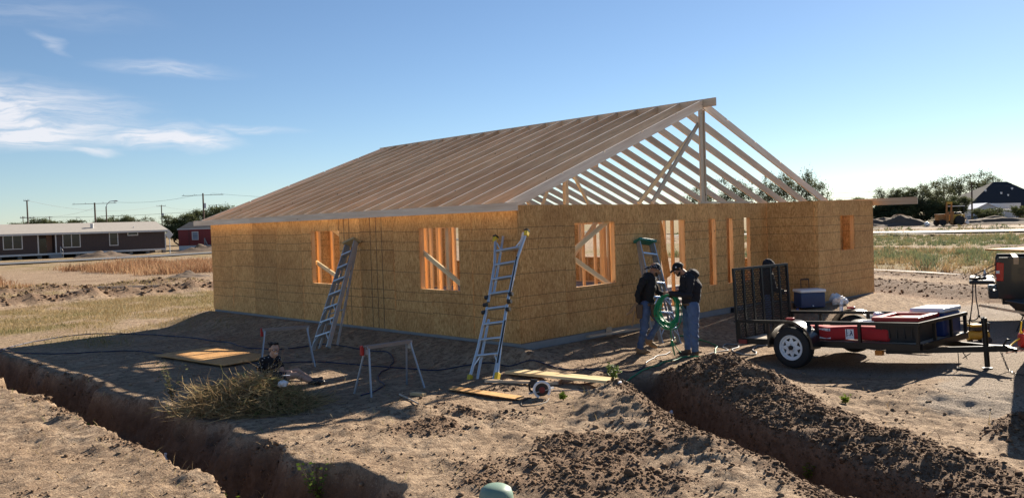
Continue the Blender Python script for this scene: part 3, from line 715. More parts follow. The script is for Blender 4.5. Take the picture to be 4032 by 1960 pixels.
# ------------------------------------------------------------------ boards and sheets on the ground
def board(name, p0, p1, w, h, mat, label, cat='board', lift=.0, group=None):
    z0, z1 = gz(p0[0], p0[1])+h/2+lift, gz(p1[0], p1[1])+h/2+lift
    o = lumber(name, (p0[0], p0[1], z0), (p1[0], p1[1], z1), w, h, mat); tag(o, label, cat, group); return o
board('wide_plank', (-.80, -.55), (-.83, -2.70), .29, .040, 'lumber_yellow', 'wide pale plank lying by the trench behind the circular saw', lift=.03)
board('thin_plank', (-1.60, -.78), (-1.02, -1.80), .07, .038, 'lumber', 'narrow plank lying between the hinged ladder and the circular saw', lift=.02)
board('osb_strip', (-2.26, -.78), (-2.12, -2.06), .20, .012, 'osb_plain', 'OSB strip on the ground left of the circular saw', lift=.03)
board('wood_block', (-2.90, -.60), (-2.84, -.82), .09, .038, 'lumber_yellow', 'short wood offcut on the ground near the sawhorse foot', 'offcut', lift=.01)
board('slab_board', (1.55, -.22), (3.0, -.30), .09, .030, 'lumber_weathered', 'thin weathered board along the slab below the gable window', lift=.10)
board('trailer_plank', (4.98, -4.12), (4.55, -5.25), .09, .038, 'lumber_weathered', 'weathered board lying on the gravel under the trailer', lift=.02)
mb = MB(); mb.tube([(-3.05, -.5, gz(-3.05, -.5)+.03), (-3.15, -.85, gz(-3.15, -.85)+.015), (-3.27, -1.22, gz(-3.27, -1.22)+.02)], .013, 6)
thing_mesh('wooden_stick', mb, 'lumber_weathered', 'thin crooked stick on the ground beside the small wood offcut', 'stick', loc=Vector((-3.15, -.85, gz(-3.15, -.85))))
def sheet(name, c, rz, w, l, mat, label, tilt=(0, 0), lift=.02, cat='sheet'):
    mb = MB(); mb.box((-w/2, -l/2, 0), (w/2, l/2, .012)); o = link(name, mb.mesh(name, mat)); o.location = (c[0], c[1], gz(c[0], c[1])+lift if len(c) == 2 else c[2])
    o.rotation_euler = (tilt[0], tilt[1], rz); return tag(o, label, cat)
sheet('osb_sheet', (-3.05, 5.55), rad(8), 1.22, 2.44, 'osb_plain', 'whole OSB sheet lying flat on the shaded dirt left of the boy', (rad(.4), rad(.5)), .035)
# old form boards left on the grass
for (p0, p1, lb) in (((1.2, 29.6), (1.25, 25.1), 'left form board'), ((1.2, 25.05), (4.6, 25.6), 'near form board'), ((1.4, 29.7), (4.2, 30.4), 'far form board'),
                     ((5.6, 29.0), (8.2, 28.2), 'form board beside the far corner')):
    board('form_board', p0, p1, .045, .10, 'lumber_weathered', {'left form board': 'weathered form board along the left of the open frame in the grass', 'near form board': 'weathered form board along the near side of the frame in the grass',
          'far form board': 'weathered form board along the far side of the frame in the grass', 'form board beside the far corner': 'weathered form board in the grass beside the far house corner'}[lb], group='form boards in the grass')
# ------------------------------------------------------------------ hoses and cables
def smooth_path(pts, n=8):
    P = [Vector(p) for p in pts]; o = []
    for i in range(len(P)-1):
        a, b, c, d = P[max(i-1, 0)], P[i], P[i+1], P[min(i+2, len(P)-1)]
        for k in range(n):
            t_ = k/n; o.append(.5*((2*b)+(c-a)*t_+(2*a-5*b+4*c-d)*t_*t_+(3*b-a-3*c+d)*t_**3))
    return o+[P[-1]]
def hose(name, pts, r_, mat, label, cat='hose', n=8, wig=.0):
    P = smooth_path([(x, y, 0) for x, y in pts], n)
    xs = np.array([q.x for q in P]); ys = np.array([q.y for q in P])
    if wig: xs = xs+wig*fbm(np.arange(len(P))*.21, 3+0*xs, 2); ys = ys+wig*fbm(np.arange(len(P))*.23, 9+0*xs, 2)
    zs = ground_fields(xs, ys)[0]+r_*1.1
    mb = MB(); mb.tube(list(zip(xs, ys, zs)), r_, 6)
    return thing_mesh(name, mb, mat, label, cat, smooth='all', loc=Vector((xs[0], ys[0], zs[0])))
hose('air_hose', [(-5.5, 11.4), (-5.45, 10.2), (-4.9, 9.2), (-4.2, 8.7), (-3.64, 8.2), (-3.5, 7.3), (-3.4, 5.6), (-2.9, 4.2), (-2.2, 3.5), (-1.75, 2.2), (-1.3, .9), (-.75, .1), (-.35, -.5), (-.05, -1.2), (.25, -1.75), (.7, -1.95), (1.3, -1.75), (1.9, -1.45), (2.6, -1.4)], .011, 'blue_hose', 'long dark blue hose snaking across the shaded dirt past the ladders', 'hose', 8, .10)
hose('air_hose', [(-1.5, 5.4), (-1.1, 5.1), (-.95, 4.3), (-.9, 3.3), (-1.0, 2.4), (-1.6, 1.7), (-2.25, 1.2), (-2.75, .3), (-3.4, 0.05)], .011, 'blue_hose', 'blue hose loop lying between the step ladder and near sawhorse', 'hose', 8, .10)
hose('air_hose', [(-5.6, 10.6), (-5.3, 11.4), (-4.4, 12.2), (-3.2, 12.4), (-2.4, 11.2), (-2.0, 9.4), (-1.9, 7.5), (-2.0, 6.2), (-1.7, 5.4)], .012, 'blue_hose', 'blue hose curving around the far left shadow edge', 'hose', 8, .12)
hose('water_hose', [(3.1, -1.0), (3.75, -.75), (4.0, -1.1), (3.7, -1.6), (3.2, -1.95), (2.5, -2.3), (2.2, -2.0), (1.6, -1.95), (1.0, -2.0), (.4, -2.1), (-.1, -2.1)], .012, 'green_hose', 'green hose on the sand round the feet of the man in the hoodie', 'hose', 8, .05)
hose('power_cable', [(2.75, -2.05), (3.2, -2.2), (3.5, -1.9), (3.9, -1.75), (3.8, -2.1), (3.3, -2.25), (2.95, -2.6), (3.1, -2.85), (3.5, -2.5), (4.0, -2.35), (4.2, -2.6), (3.9, -2.9), (3.4, -3.15), (3.4, -3.8)], .012, 'grey_cable', 'tangled grey cable on the dirt at the trailer gate', 'cable', 8, .08)
hose('pale_cord', [(-1.72, -2.10), (-1.55, -2.0), (-1.2, -2.35), (-.95, -2.5), (-.9, -2.9), (-.6, -3.0)], .007, 'grey_cable', 'pale cord running from the circular saw to the trench', 'cord', 8, .04)
hose('dark_lead', [(-1.9, -2.08), (-2.15, -2.15), (-2.35, -2.35), (-2.1, -2.45), (-1.75, -2.3)], .007, 'dark_cable', 'dark lead looped on the ground in front of the circular saw', 'cord', 8, .04)
# ------------------------------------------------------------------ circular saw
r = empty('circular_saw', (-1.79, -2.18, gz(-1.79, -2.18)+.0), rad(-44.5), 'corded circular saw with white blade guard standing by the planks', 'saw')
z0 = .115
mb = MB(); mb.lathe([(.088, -.006), (.092, -.004), (.092, .004), (.088, .006)], (0, 0, z0), 28, 'y'); bd(mb, 'blade', 'dark_steel', r)
mb = MB()
for a0, a1, rr in ((20, 200, .112),):
    pts = [(math.cos(rad(a))*rr, 0, z0+math.sin(rad(a))*rr) for a in range(-40, 250, 12)]
    mb.tube(pts, .020, 6)
bd(mb, 'blade_guard', 'white_plastic', r, smooth=True)
mb = MB(); mb.lathe([(.030, -.03), (.045, -.028), (.045, -.012), (.02, -.008)], (0, 0, z0), 16, 'y'); bd(mb, 'arbor', 'dark_red', r, smooth=True)
mb = MB(); mb.cyl((-.07, .02, z0+.02), (-.09, .17, z0+.03), .050, .044, 14); mb.box((-.16, .03, z0+.02), (-.06, .10, z0+.12)); bd(mb, 'motor', 'black_plastic', r, smooth=True)
mb = MB(); mb.tube([(-.06, .05, z0+.12), (-.14, .06, z0+.13), (-.185, .06, z0+.06), (-.17, .06, z0-.02), (-.11, .05, z0-.05)], .018, 8); bd(mb, 'handle', 'black_plastic', r, smooth=True)
mb = MB(); mb.beam((-.19, .04, z0-.055), (.17, .04, z0+.02), .13, .006, (0, 0, 1)); bd(mb, 'base_plate', 'saw_grey', r)
# ------------------------------------------------------------------ pedestal in front
r = empty('utility_pedestal', (-6.20, -5.90, gz(-6.2, -5.9)), 0, 'pale green round-topped utility pedestal in the foreground', 'pedestal'); hp = .235-gz(-6.2, -5.9)
mb = MB(); mb.lathe([(.125, -.05), (.128, .05), (.128, hp-.13), (.124, hp-.07), (.110, hp-.03), (.075, hp-.008), (.03, hp), (.002, hp+.001)], (0, 0, 0), 36); bd(mb, 'dome_cover', 'pale_green', r, smooth='all')
mb = MB(); mb.lathe([(.134, .16), (.137, .165), (.137, .19), (.134, .195)], (0, 0, 0), 36); bd(mb, 'base_band', 'pale_green', r, smooth=True)
mb = MB(); mb.box((-.02, -.14, hp-.22), (.02, -.125, hp-.19)); bd(mb, 'latch', 'zinc', r)

# ------------------------------------------------------------------ utility trailer
TL, TW, TH, TG = 3.06, 1.71, .41, 1.30
yaw, pit = rad(-94.02), rad(3.0)
tX = Vector((math.cos(yaw)*math.cos(pit), math.sin(yaw)*math.cos(pit), math.sin(pit))); tY = Vector((0, 0, 1)).cross(tX).normalized(); tZ = tX.cross(tY)
TM = Matrix((tX, tY, tZ)).transposed().to_4x4(); TM.translation = Vector((2.5, -2.847, -.07))
tr = empty('utility_trailer', (0, 0, 0), 0, 'black open utility trailer with raised mesh ramp gate and white spoked wheel', 'trailer')
A = .05
for y in (0, TW):
    mb = MB(); mb.box((0, y-.025, .0), (TL, y+.025, .095)); bd(mb, 'side_beam', 'black_steel', tr)
    mb = MB(); mb.box((-.01, y-.025, TH-.05), (TL+.01, y+.025, TH)); bd(mb, 'top_rail', 'black_steel', tr)
    for x in (.02, .58, 1.46, 2.16, TL-.03):
        mb = MB(); mb.box((x-.022, y-.022, .096), (x+.022, y+.022, TH-.051)); bd(mb, 'upright', 'black_steel', tr)
mb = MB(); mb.box((TL-.025, .026, TH-.05), (TL+.012, TW-.026, TH)); bd(mb, 'top_rail', 'black_steel', tr)
mb = MB(); mb.box((TL-.025, .026, .0), (TL+.02, TW-.026, .095)); bd(mb, 'front_beam', 'black_steel', tr)
mb = MB(); mb.box((.0, .026, .0), (.05, TW-.026, .08)); bd(mb, 'rear_beam', 'black_steel', tr)
for x in (TL-.02,):
    for y in (.55, 1.15):
        mb = MB(); mb.box((x-.02, y-.02, .096), (x+.02, y+.02, TH-.051)); bd(mb, 'upright', 'black_steel', tr)
for k in range(10):
    y0 = .03+k*(TW-.06)/10; mb = MB(); mb.box((.055, y0+.003, .050), (TL-.03, y0+(TW-.06)/10-.003, .088)); bd(mb, 'floor_plank', 'lumber_weathered', tr)
for x in (.75, 1.5, 2.25):
    mb = MB(); mb.box((x-.02, .03, -.0), (x+.02, TW-.03, .048)); bd(mb, 'cross_member', 'black_steel', tr)
# gate
mb = MB()
for y in (.01, TW-.01): mb.box((-.055, y-.022, .02), (-.015, y+.022, TG))
mb.box((-.055, .03, TG-.04), (-.015, TW-.03, TG)); mb.box((-.055, .03, .02), (-.015, TW-.03, .06)); gate = bd(mb, 'ramp_gate', 'black_steel', tr)
for k in range(1, 6):
    y = TW*k/6; mb = MB(); mb.box((-.05, y-.026, .06), (-.02, y+.026, TG-.04)); bd(mb, 'gate_bar', 'black_steel', gate)
mb = MB(); y0, y1, zz0, zz1 = .03, TW-.03, .06, TG-.04; pt = .042
for sg in (1, -1):
    k = -(zz1-zz0)*.6
    while k < (y1-y0)+(zz1-zz0)*.6:
        pts = []
        a = (y0+k, zz0) if sg > 0 else (y1-k, zz0)
        dy, dz = .5*sg, 1.
        t0 = 0.; t1 = (zz1-zz0)
        lo, hi = ((y0-a[0])/dy, (y1-a[0])/dy); lo, hi = min(lo, hi), max(lo, hi)
        t0 = max(t0, lo); t1 = min(t1, hi)
        if t1-t0 > .03: mb.beam((-.035+.002*sg, a[0]+dy*t0, a[1]+dz*t0), (-.035+.002*sg, a[0]+dy*t1, a[1]+dz*t1), .003, .010, (1, 0, 0))
        k += pt
me_ = bd(mb, 'gate_mesh', 'black_steel', gate); me_['kind'] = 'stuff'
# tongue, coupler, jack
TC = TW/2
for y in (.18, TW-.18):
    mb = MB(); mb.beam((TL-.6, y, -.045), (TL+.72, TC+(.03 if y > TC else -.03), -.035), .05, .085); bd(mb, 'tongue_beam', 'black_steel', tr)
mb = MB(); mb.box((TL+.60, TC-.055, -.075), (TL+.86, TC+.055, .015)); mb.beam((TL+.84, TC, -.03), (TL+.97, TC, -.05), .09, .07, taper=.6); cp = bd(mb, 'coupler', 'black_steel', tr, bevel=.008)
mb = MB(); mb.beam((TL+.80, TC, .015), (TL+.86, TC, .11), .03, .02); mb.beam((TL+.84, TC, .09), (TL+.90, TC-.02, .10), .02, .02); bd(mb, 'coupler_latch', 'dark_steel', cp)
jx = 3.65
mb = MB(); mb.cyl((jx, TC-.07, -.30), (jx, TC-.07, .40), .036, .036, 12); mb.cyl((jx, TC-.07, -.33), (jx, TC-.07, -.31), .075, .075, 14); jk = bd(mb, 'tongue_jack', 'black_steel', tr, smooth=True)
mb = MB(); mb.tube([(jx, TC-.07, .40), (jx, TC-.07, .425), (jx-.02, TC-.17, .43), (jx-.02, TC-.18, .47)], .010, 6); mb.cyl((jx, TC-.07, .36), (jx, TC-.07, .415), .042, .040, 12); bd(mb, 'jack_crank', 'black_steel', jk)
# safety chain: links hanging to the ground
mb = MB(); P = smooth_path([(TL+.78, TC-.05, -.08), (TL+.84, TC-.10, -.22), (TL+.90, TC-.16, -.31), (TL+1.02, TC-.30, -.335), (TL+1.20, TC-.4, -.335)], 5)
for i in range(len(P)-1):
    a, b = P[i], P[i+1]; d = (b-a); c = (a+b)/2; u = d.normalized(); s_ = u.orthogonal().normalized()
    if i % 2: s_ = u.cross(s_)
    ring = [c + u*(.024*math.cos(q)) + s_*(.012*math.sin(q)) for q in [2*math.pi*k/8 for k in range(8)]]
    mb.tube(ring, .004, 4, closed=True)
bd(mb, 'safety_chain', 'dark_steel', tr)
mb = MB(); mb.tube([(TL+.28, TC-.28, -.08), (TL+.29, TC-.3, -.2), (TL+.285, TC-.3, -.3)], .006, 5); mb.box((TL+.26, TC-.32, -.335), (TL+.31, TC-.28, -.295)); mb.tube([(TL+.34, TC-.25, -.08), (TL+.40, TC-.27, -.17), (TL+.34, TC-.28, -.16), (TL+.44, TC-.24, -.085)], .007, 5); bd(mb, 'light_wire', 'dark_cable', tr)
# axle, wheels, fenders
xa, za, TR = 1.118, -.0, .33
mb = MB(); mb.cyl((xa, -.1, za), (xa, TW+.1, za), .032, .032, 10); bd(mb, 'axle', 'black_steel', tr)
tyre_me = rim_me = None
def tyre_mesh():
    w_ = .095; R_ = TR
    pr = [(.195, -w_*.92), (.235, -w_*1.02), (R_-.05, -w_*1.02), (R_-.012, -w_*.82), (R_, -w_*.55)]
    for g_ in (-.03, 0, .03): pr += [(R_, g_-.008), (R_-.010, g_-.006), (R_-.010, g_+.006), (R_, g_+.008)]
    pr += [(R_, w_*.55), (R_-.012, w_*.82), (R_-.05, w_*1.02), (.235, w_*1.02), (.195, w_*.92)]
    mb = MB(); mb.lathe(pr, (0, 0, 0), 44, 'y'); mb.f = [f for f in mb.f if len(f) == 4]; mb.mi = [0]*len(mb.f); return mb.mesh('tyre', 'rubber', True)
def rim_mesh():
    mb = MB(); n = 44
    mb.lathe([(.178, .03), (.205, -.088), (.200, -.094), (.186, -.088), (.176, -.060), (.172, -.058)], (0, 0, 0), n, 'y'); mb.f = [f for f in mb.f if len(f) == 4]; mb.mi = [0]*len(mb.f)
    # spoked disc: eight triangular openings between an outer flange and a hub dish
    ro, rm, rh, y0 = .176, .150, .072, -.058
    K = 8; per = 6
    def pt(r_, a_, y=y0): return (r_*math.cos(a_), y, r_*math.sin(a_))
    for k in range(K):
        a0 = 2*math.pi*k/K; a1 = 2*math.pi*(k+1)/K; am = (a0+a1)/2; da = (a1-a0)
        o_ = [pt(ro, a0+da*i/per) for i in range(per+1)]; tri_o = [pt(rm, a0+da*(.14+.72*i/per)) for i in range(per+1)]
        tip = pt(rh+.030, am, y0-.004); hub = [pt(rh, a0, y0-.010), pt(rh, am, y0-.010), pt(rh, a1, y0-.010)]
        for i in range(per): mb.quad(o_[i], o_[i+1], tri_o[i+1], tri_o[i])
        mb.add([o_[0], tri_o[0], tip, hub[1], hub[0]], [(0, 1, 2, 3, 4)]); mb.add([o_[-1], hub[2], hub[1], tip, tri_o[-1]], [(0, 1, 2, 3, 4)])
    mb.lathe([(rh, y0-.010), (.066, y0-.020), (.040, y0-.022)], (0, 0, 0), 24, 'y'); mb.f = [f for f in mb.f if len(f) <= 5]; mb.mi = [0]*len(mb.f)
    return mb.mesh('rim', 'white_paint', False)
tyre_me, rim_me = tyre_mesh(), rim_mesh()
def wheel(parent, loc, flip):
    wroot = link('wheel', tyre_me, parent, Matrix.Translation(loc) @ Matrix.Rotation(math.pi if flip else 0, 4, 'Z'))
    link('rim', rim_me, wroot)
    mb = MB(); mb.lathe([(.036, -.058), (.036, -.105), (.030, -.112), (.002, -.113)], (0, 0, 0), 18, 'y'); bd(mb, 'hub_cap', 'black_steel', wroot, smooth=True)
    mb = MB()
    for k in range(5):
        a_ = 2*math.pi*k/5+.3; mb.cyl((.056*math.cos(a_), -.07, .056*math.sin(a_)), (.056*math.cos(a_), -.095, .056*math.sin(a_)), .008, .007, 6)
    bd(mb, 'lug_nuts', 'zinc', wroot)
    mb = MB(); mb.cyl((0, .02, 0), (0, .03, 0), .17, .17, 24); bd(mb, 'brake_drum', 'black_steel', wroot)
    return wroot
for y, fl, s in ((-.15, False, -1), (TW+.15, True, 1)):
    wheel(tr, (xa, y, za), fl)
    ya, yb = (y-.12, -.026) if s < 0 else (TW+.026, y+.12)
    mb = MB(); fr = .405; seg = 14; aa = [rad(-6+192*i/seg) for i in range(seg+1)]
    for i in range(seg):
        p0 = (xa-fr*math.cos(aa[i]), za+.03+fr*math.sin(aa[i])); p1 = (xa-fr*math.cos(aa[i+1]), za+.03+fr*math.sin(aa[i+1]))
        q0 = (xa-(fr-.008)*math.cos(aa[i]), za+.03+(fr-.008)*math.sin(aa[i])); q1 = (xa-(fr-.008)*math.cos(aa[i+1]), za+.03+(fr-.008)*math.sin(aa[i+1]))
        mb.quad((p0[0], ya, p0[1]), (p1[0], ya, p1[1]), (p1[0], yb, p1[1]), (p0[0], yb, p0[1])); mb.quad((q0[0], yb, q0[1]), (q1[0], yb, q1[1]), (q1[0], ya, q1[1]), (q0[0], ya, q0[1]))
        ye = ya if s < 0 else yb
        i0 = (xa-(fr-.035)*math.cos(aa[i]), za+.03+(fr-.035)*math.sin(aa[i])); i1 = (xa-(fr-.035)*math.cos(aa[i+1]), za+.03+(fr-.035)*math.sin(aa[i+1]))
        mb.quad((p0[0], ye, p0[1]), (p1[0], ye, p1[1]), (i1[0], ye, i1[1]), (i0[0], ye, i0[1]))
    bd(mb, 'fender', 'fender_steel', tr, smooth=True)
    mb = MB(); mb.box((xa-.10, (ya+yb)/2-.03, za+.03+fr+.001), (xa+.04, (ya+yb)/2+.03, za+.03+fr+.04)); bd(mb, 'clearance_light', 'red_plastic', tr, bevel=.01)
mb = MB(); mb.box((.01, -.045, .005), (.17, -.026, .075)); bd(mb, 'tail_light', 'dark_red', tr)
mb = MB(); mb.box((TL-.66, -.05, -.085), (TL-.55, .02, -.012)); bd(mb, 'marker_light', 'amber_plastic', tr)
mb = MB(); mb.box((.0, TW-.2, -.04), (.03, TW+.02, .02)); mb.cyl((-.06, -.03, TH-.03), (-.02, -.03, TH-.03), .014, .014, 8); bd(mb, 'gate_latch', 'dark_steel', tr)
place(tr, TM)
def tpoint(x, y, z): return TM @ Vector((x, y, z))
def on_trailer(o, M=None): o.matrix_world = TM @ (M or Matrix()); return o
# cargo, each its own thing
def rbox_mesh(w_, d_, h_, bev, mat, wob=0.):
    bm = bmesh.new(); bmesh.ops.create_cube(bm, size=1.); bmesh.ops.scale(bm, vec=(w_, d_, h_), verts=bm.verts); bmesh.ops.bevel(bm, geom=bm.edges[:], offset=bev, segments=3, affect='EDGES', profile=.5)
    if wob:
        bmesh.ops.subdivide_edges(bm, edges=[e for e in bm.edges if e.calc_length() > .08], cuts=6, use_grid_fill=True)
        for v in bm.verts: v.co += Vector((0, wob*float(vnoise(v.co.x*7+3, v.co.z*7)), wob*float(vnoise(v.co.x*6, v.co.y*6+9))))
    me = bpy.data.meshes.new('m'); bm.to_mesh(me); bm.free(); setmat(me, mat); me.polygons.foreach_set('use_smooth', [True]*len(me.polygons)); me.set_sharp_from_angle(angle=rad(50)); return me
rb = empty('canopy_bag', (0, 0, 0), 0, 'long red fabric bag with two white labels lying in the trailer', 'bag')
o = link('bag_body', rbox_mesh(1.42, .26, .21, .05, 'red_fabric', .05), rb); o.location = (0, 0, .11)
for (cx, w_, nm) in ((-.32, .20, 0), (.10, .135, 1)):
    mb = MB(); mb.box((cx-w_/2, -.140, .03), (cx+w_/2, -.136, .19)); lbm = bd(mb, 'bag_label', 'paper', rb)
    mb = MB()
    if nm == 0:
        for i in range(4):
            for j in range(3): mb.box((cx-w_/2+.012+j*.066, -.1425, .065+i*.034), (cx-w_/2+.050+j*.066+.010*((i*7+j*3) % 2), -.1405, .072+i*.034))
        mb.box((cx-.03, -.1425, .055), (cx-.026, -.1405, .12)); mb.box((cx+.07, -.1425, .06), (cx+.076, -.1405, .195))
    else:
        mb.prism([(cx-.005, .085), (cx+.012, .085), (cx+.028, .125), (cx+.040, .09), (cx+.052, .09), (cx+.036, .165), (cx+.012, .175), (cx+.018, .16), (cx+.026, .15)], -.1425, -.1405, 'xz'); mb.box((cx-.05, -.1425, .09), (cx-.012, -.1405, .096)); mb.box((cx-.05, -.1425, .12), (cx-.02, -.1405, .126)); mb.box((cx-.052, -.1425, .066), (cx-.04, -.1405, .19))
    bd(mb, 'print', 'ink', lbm)
on_trailer(rb, Matrix.Translation((1.83, .27, .09)))
tote = empty('storage_tote', (0, 0, 0), 0, 'black storage tote with a red lid at the front of the trailer', 'tote')
mb = MB(); mb.add([(-.28, -.36, 0), (.28, -.36, 0), (.28, .36, 0), (-.28, .36, 0), (-.32, -.41, .32), (.32, -.41, .32), (.32, .41, .32), (-.32, .41, .32)], [(0,3,2,1),(4,5,6,7),(0,1,5,4),(1,2,6,5),(2,3,7,6),(3,0,4,7)])
for k in range(-2, 3): mb.box((-.31, k*.14-.012, .05), (-.295, k*.14+.012, .29)); mb.box((k*.11-.01, -.40, .06), (k*.11+.01, -.385, .29))
bd(mb, 'tub', 'black_plastic', tote, bevel=.01)
mb = MB(); mb.box((-.345, -.435, .321), (.345, .435, .345)); mb.box((-.345, -.435, .345), (.345, -.33, .38)); mb.box((-.345, .33, .345), (.345, .435, .38)); mb.box((-.345, -.33, .345), (-.25, .33, .38)); mb.box((.25, -.33, .345), (.345, .33, .38)); bd(mb, 'lid', 'red_plastic', tote, bevel=.008)
on_trailer(tote, Matrix.Translation((2.62, .56, .09)) @ Matrix.Rotation(rad(4), 4, 'Z'))
ic = empty('ice_chest', (0, 0, 0), 0, 'blue ice chest with white lid in the front corner of the trailer', 'cooler')
o = link('body', rbox_mesh(.50, .62, .36, .03, 'blue_plastic'), ic); o.location = (0, 0, .18)
o = link('lid', rbox_mesh(.53, .66, .075, .025, 'white_plastic'), ic); o.location = (0, 0, .40)
mb = MB(); mb.tube([(-.27, -.12, .33), (-.31, -.12, .33), (-.31, .12, .33), (-.27, .12, .33)], .012, 6); bd(mb, 'handle', 'white_plastic', ic)
on_trailer(ic, Matrix.Translation((2.74, 1.35, .09)))
def trailer_board(p0, p1, w_, h_, mat, label):
    o = lumber('loose_board', tpoint(*p0), tpoint(*p1), w_, h_, mat, None, tZ); tag(o, label, 'board'); return o
trailer_board((.25, .55, .115), (2.25, .62, .115), .19, .038, 'lumber_weathered', 'grey weathered board on the trailer floor behind the red bag')
trailer_board((.9, .78, .14), (2.35, .80, .33), .14, .036, 'lumber_pale', 'pale board propped up in the trailer against the black tote')
trailer_board((1.7, .36, .28), (2.26, .24, .12), .16, .02, 'lumber_weathered', 'short grey board sloping beside the end of the red bag')
sp = empty('spare_tyre', (0, 0, 0), 0, 'spare tyre lying flat in the trailer bed', 'tyre')
o = link('tyre', tyre_me, sp); o.rotation_euler.x = rad(90); o = link('rim', rim_me, sp); o.rotation_euler.x = rad(-90)
on_trailer(sp, Matrix.Translation((1.75, 1.22, .19)) @ Matrix.Rotation(rad(6), 4, 'Y'))
def crumple(name, c, s, mat, label, cat='litter', seed=1, flat=.8, sub=3):
    bm = bmesh.new(); bmesh.ops.create_icosphere(bm, subdivisions=sub, radius=1.)
    for v in bm.verts:
        n_ = v.co.normalized(); k = 1 + .55*float(fbm(n_.x*2.2+seed*3.1, n_.y*2.2+n_.z*1.7+seed, 3)); v.co = Vector((n_.x*s[0]*k, n_.y*s[1]*k, max(n_.z*s[2]*k, -s[2]*flat)))
    me = bpy.data.meshes.new(name); bm.to_mesh(me); bm.free(); setmat(me, mat); o = link(name, me); o.location = c; return tag(o, label, cat)
o = crumple('crumpled_wrapper', tpoint(2.05, .86, .44), (.10, .07, .045), 'bag_film', 'crumpled blue and white wrapper behind the near rail of the trailer', seed=4)
mb = MB(); mb.box((-.05, -.072, -.01), (.03, -.05, .03)); bd(mb, 'blue_print', 'blue_plastic', o)
def bottle(name, loc, h, label, tilt=None, mat='bottle_plastic'):
    r_ = empty(name, loc, 0, label, 'bottle'); k = h/.22
    mb = MB(); mb.lathe([(.001, 0), (.028*k, .003*k), (.032*k, .012*k), (.032*k, .06*k), (.0295*k, .07*k), (.032*k, .08*k), (.032*k, .13*k), (.026*k, .155*k), (.014*k, .18*k), (.0125*k, .205*k)], (0, 0, 0), 16); bd(mb, 'bottle_body', mat, r_, smooth='all')
    mb = MB(); mb.lathe([(.015*k, .203*k), (.015*k, .222*k), (.001, .2225*k)], (0, 0, 0), 12); bd(mb, 'cap', 'white_plastic', r_)
    mb = MB(); mb.lathe([(.0328*k, .085*k), (.0328*k, .125*k)], (0, 0, 0), 16); mb.f = [f for f in mb.f if len(f) == 4]; mb.mi = [0]*len(mb.f); bd(mb, 'wrap_label', 'zinc', r_)
    if tilt: r_.rotation_euler = tilt
    return r_
bottle('water_bottle', tpoint(.98, TW, TH), .22, 'clear water bottle standing on the far rail of the trailer')
# ------------------------------------------------------------------ cooler, bags and can by the wing wall
cx, cy = 8.36, -1.30
cz = gz(cx, cy)
ck = empty('wheeled_cooler', (cx, cy, cz), rad(-38), 'dark blue wheeled cooler with white lid standing against the house corner', 'cooler')
o = link('body', rbox_mesh(.60, .40, .36, .03, 'navy_plastic'), ck); o.location = (0, 0, .20)
o = link('lid', rbox_mesh(.63, .43, .07, .02, 'white_plastic'), ck); o.location = (0, 0, .412)
mb = MB(); mb.tube([(-.10, .20, .30), (-.10, .22, .66), (.10, .22, .66), (.10, .20, .30)], .011, 6); mb.tube([(-.10, .22, .66), (.10, .22, .66)], .017, 8); bd(mb, 'pull_handle', 'black_plastic', ck)
mb = MB(); mb.cyl((-.02, -.205, .07), (-.02, -.24, .07), .014, .014, 8); bd(mb, 'drain_plug', 'white_plastic', ck)
for s in (-1, 1):
    mb = MB(); mb.cyl((s*.27, .19, .05), (s*.31, .19, .05), .055, .055, 14); bd(mb, 'wheel', 'black_plastic', ck, smooth=True)
crumple('plastic_bag', (cx+.72, cy-.34, gz(cx+.72, cy-.34)+.12), (.16, .14, .15), 'bag_film', 'crumpled white plastic shopping bag beside the blue cooler', 'bag', 2)
crumple('plastic_bag', (cx+.95, cy-.40, gz(cx+.95, cy-.40)+.08), (.13, .12, .10), 'bag_film', 'white plastic bag lying flat, farther from the blue cooler', 'bag', 7)
mb = MB(); mb.lathe([(.001, 0), (.03, .002), (.033, .01), (.033, .11), (.026, .122), (.001, .122)], (0, 0, 0), 14); o = link('drink_can', mb.mesh('drink_can', 'blue_plastic', True)); o.location = (cx-.36, cy+.12, gz(cx-.36, cy+.12)); tag(o, 'blue drink can standing left of the blue cooler', 'can')
# litter
crumple('paper_scrap', (1.38, -2.5, gz(1.38, -2.5)+.03), (.06, .05, .03), 'paper', 'white paper scrap on the dark spoil heap near the standing men', seed=3, sub=2)
crumple('paper_scrap', (-.30, -3.35, gz(-.30, -3.35)+.02), (.05, .03, .03), 'paper', 'white scrap on the wall of the right trench', seed=5, sub=2)
crumple('paper_scrap', (-1.05, -3.0, gz(-1.05, -3.0)+.03), (.04, .03, .02), 'paper', 'white scrap among the green weeds by the wide plank', seed=9, sub=2)
bottle('discarded_bottle', (-6.05, .62, gz(-6.05, .62)-.0), .26, 'cloudy plastic bottle standing in the bottom of the left trench', (rad(6), rad(4), 0), 'bag_film')

# ------------------------------------------------------------------ pickup truck at the right edge
pk = empty('pickup_truck', (9.33, -5.0, -.30), rad(-74), 'black pickup truck with its tailgate down at the right edge', 'truck')
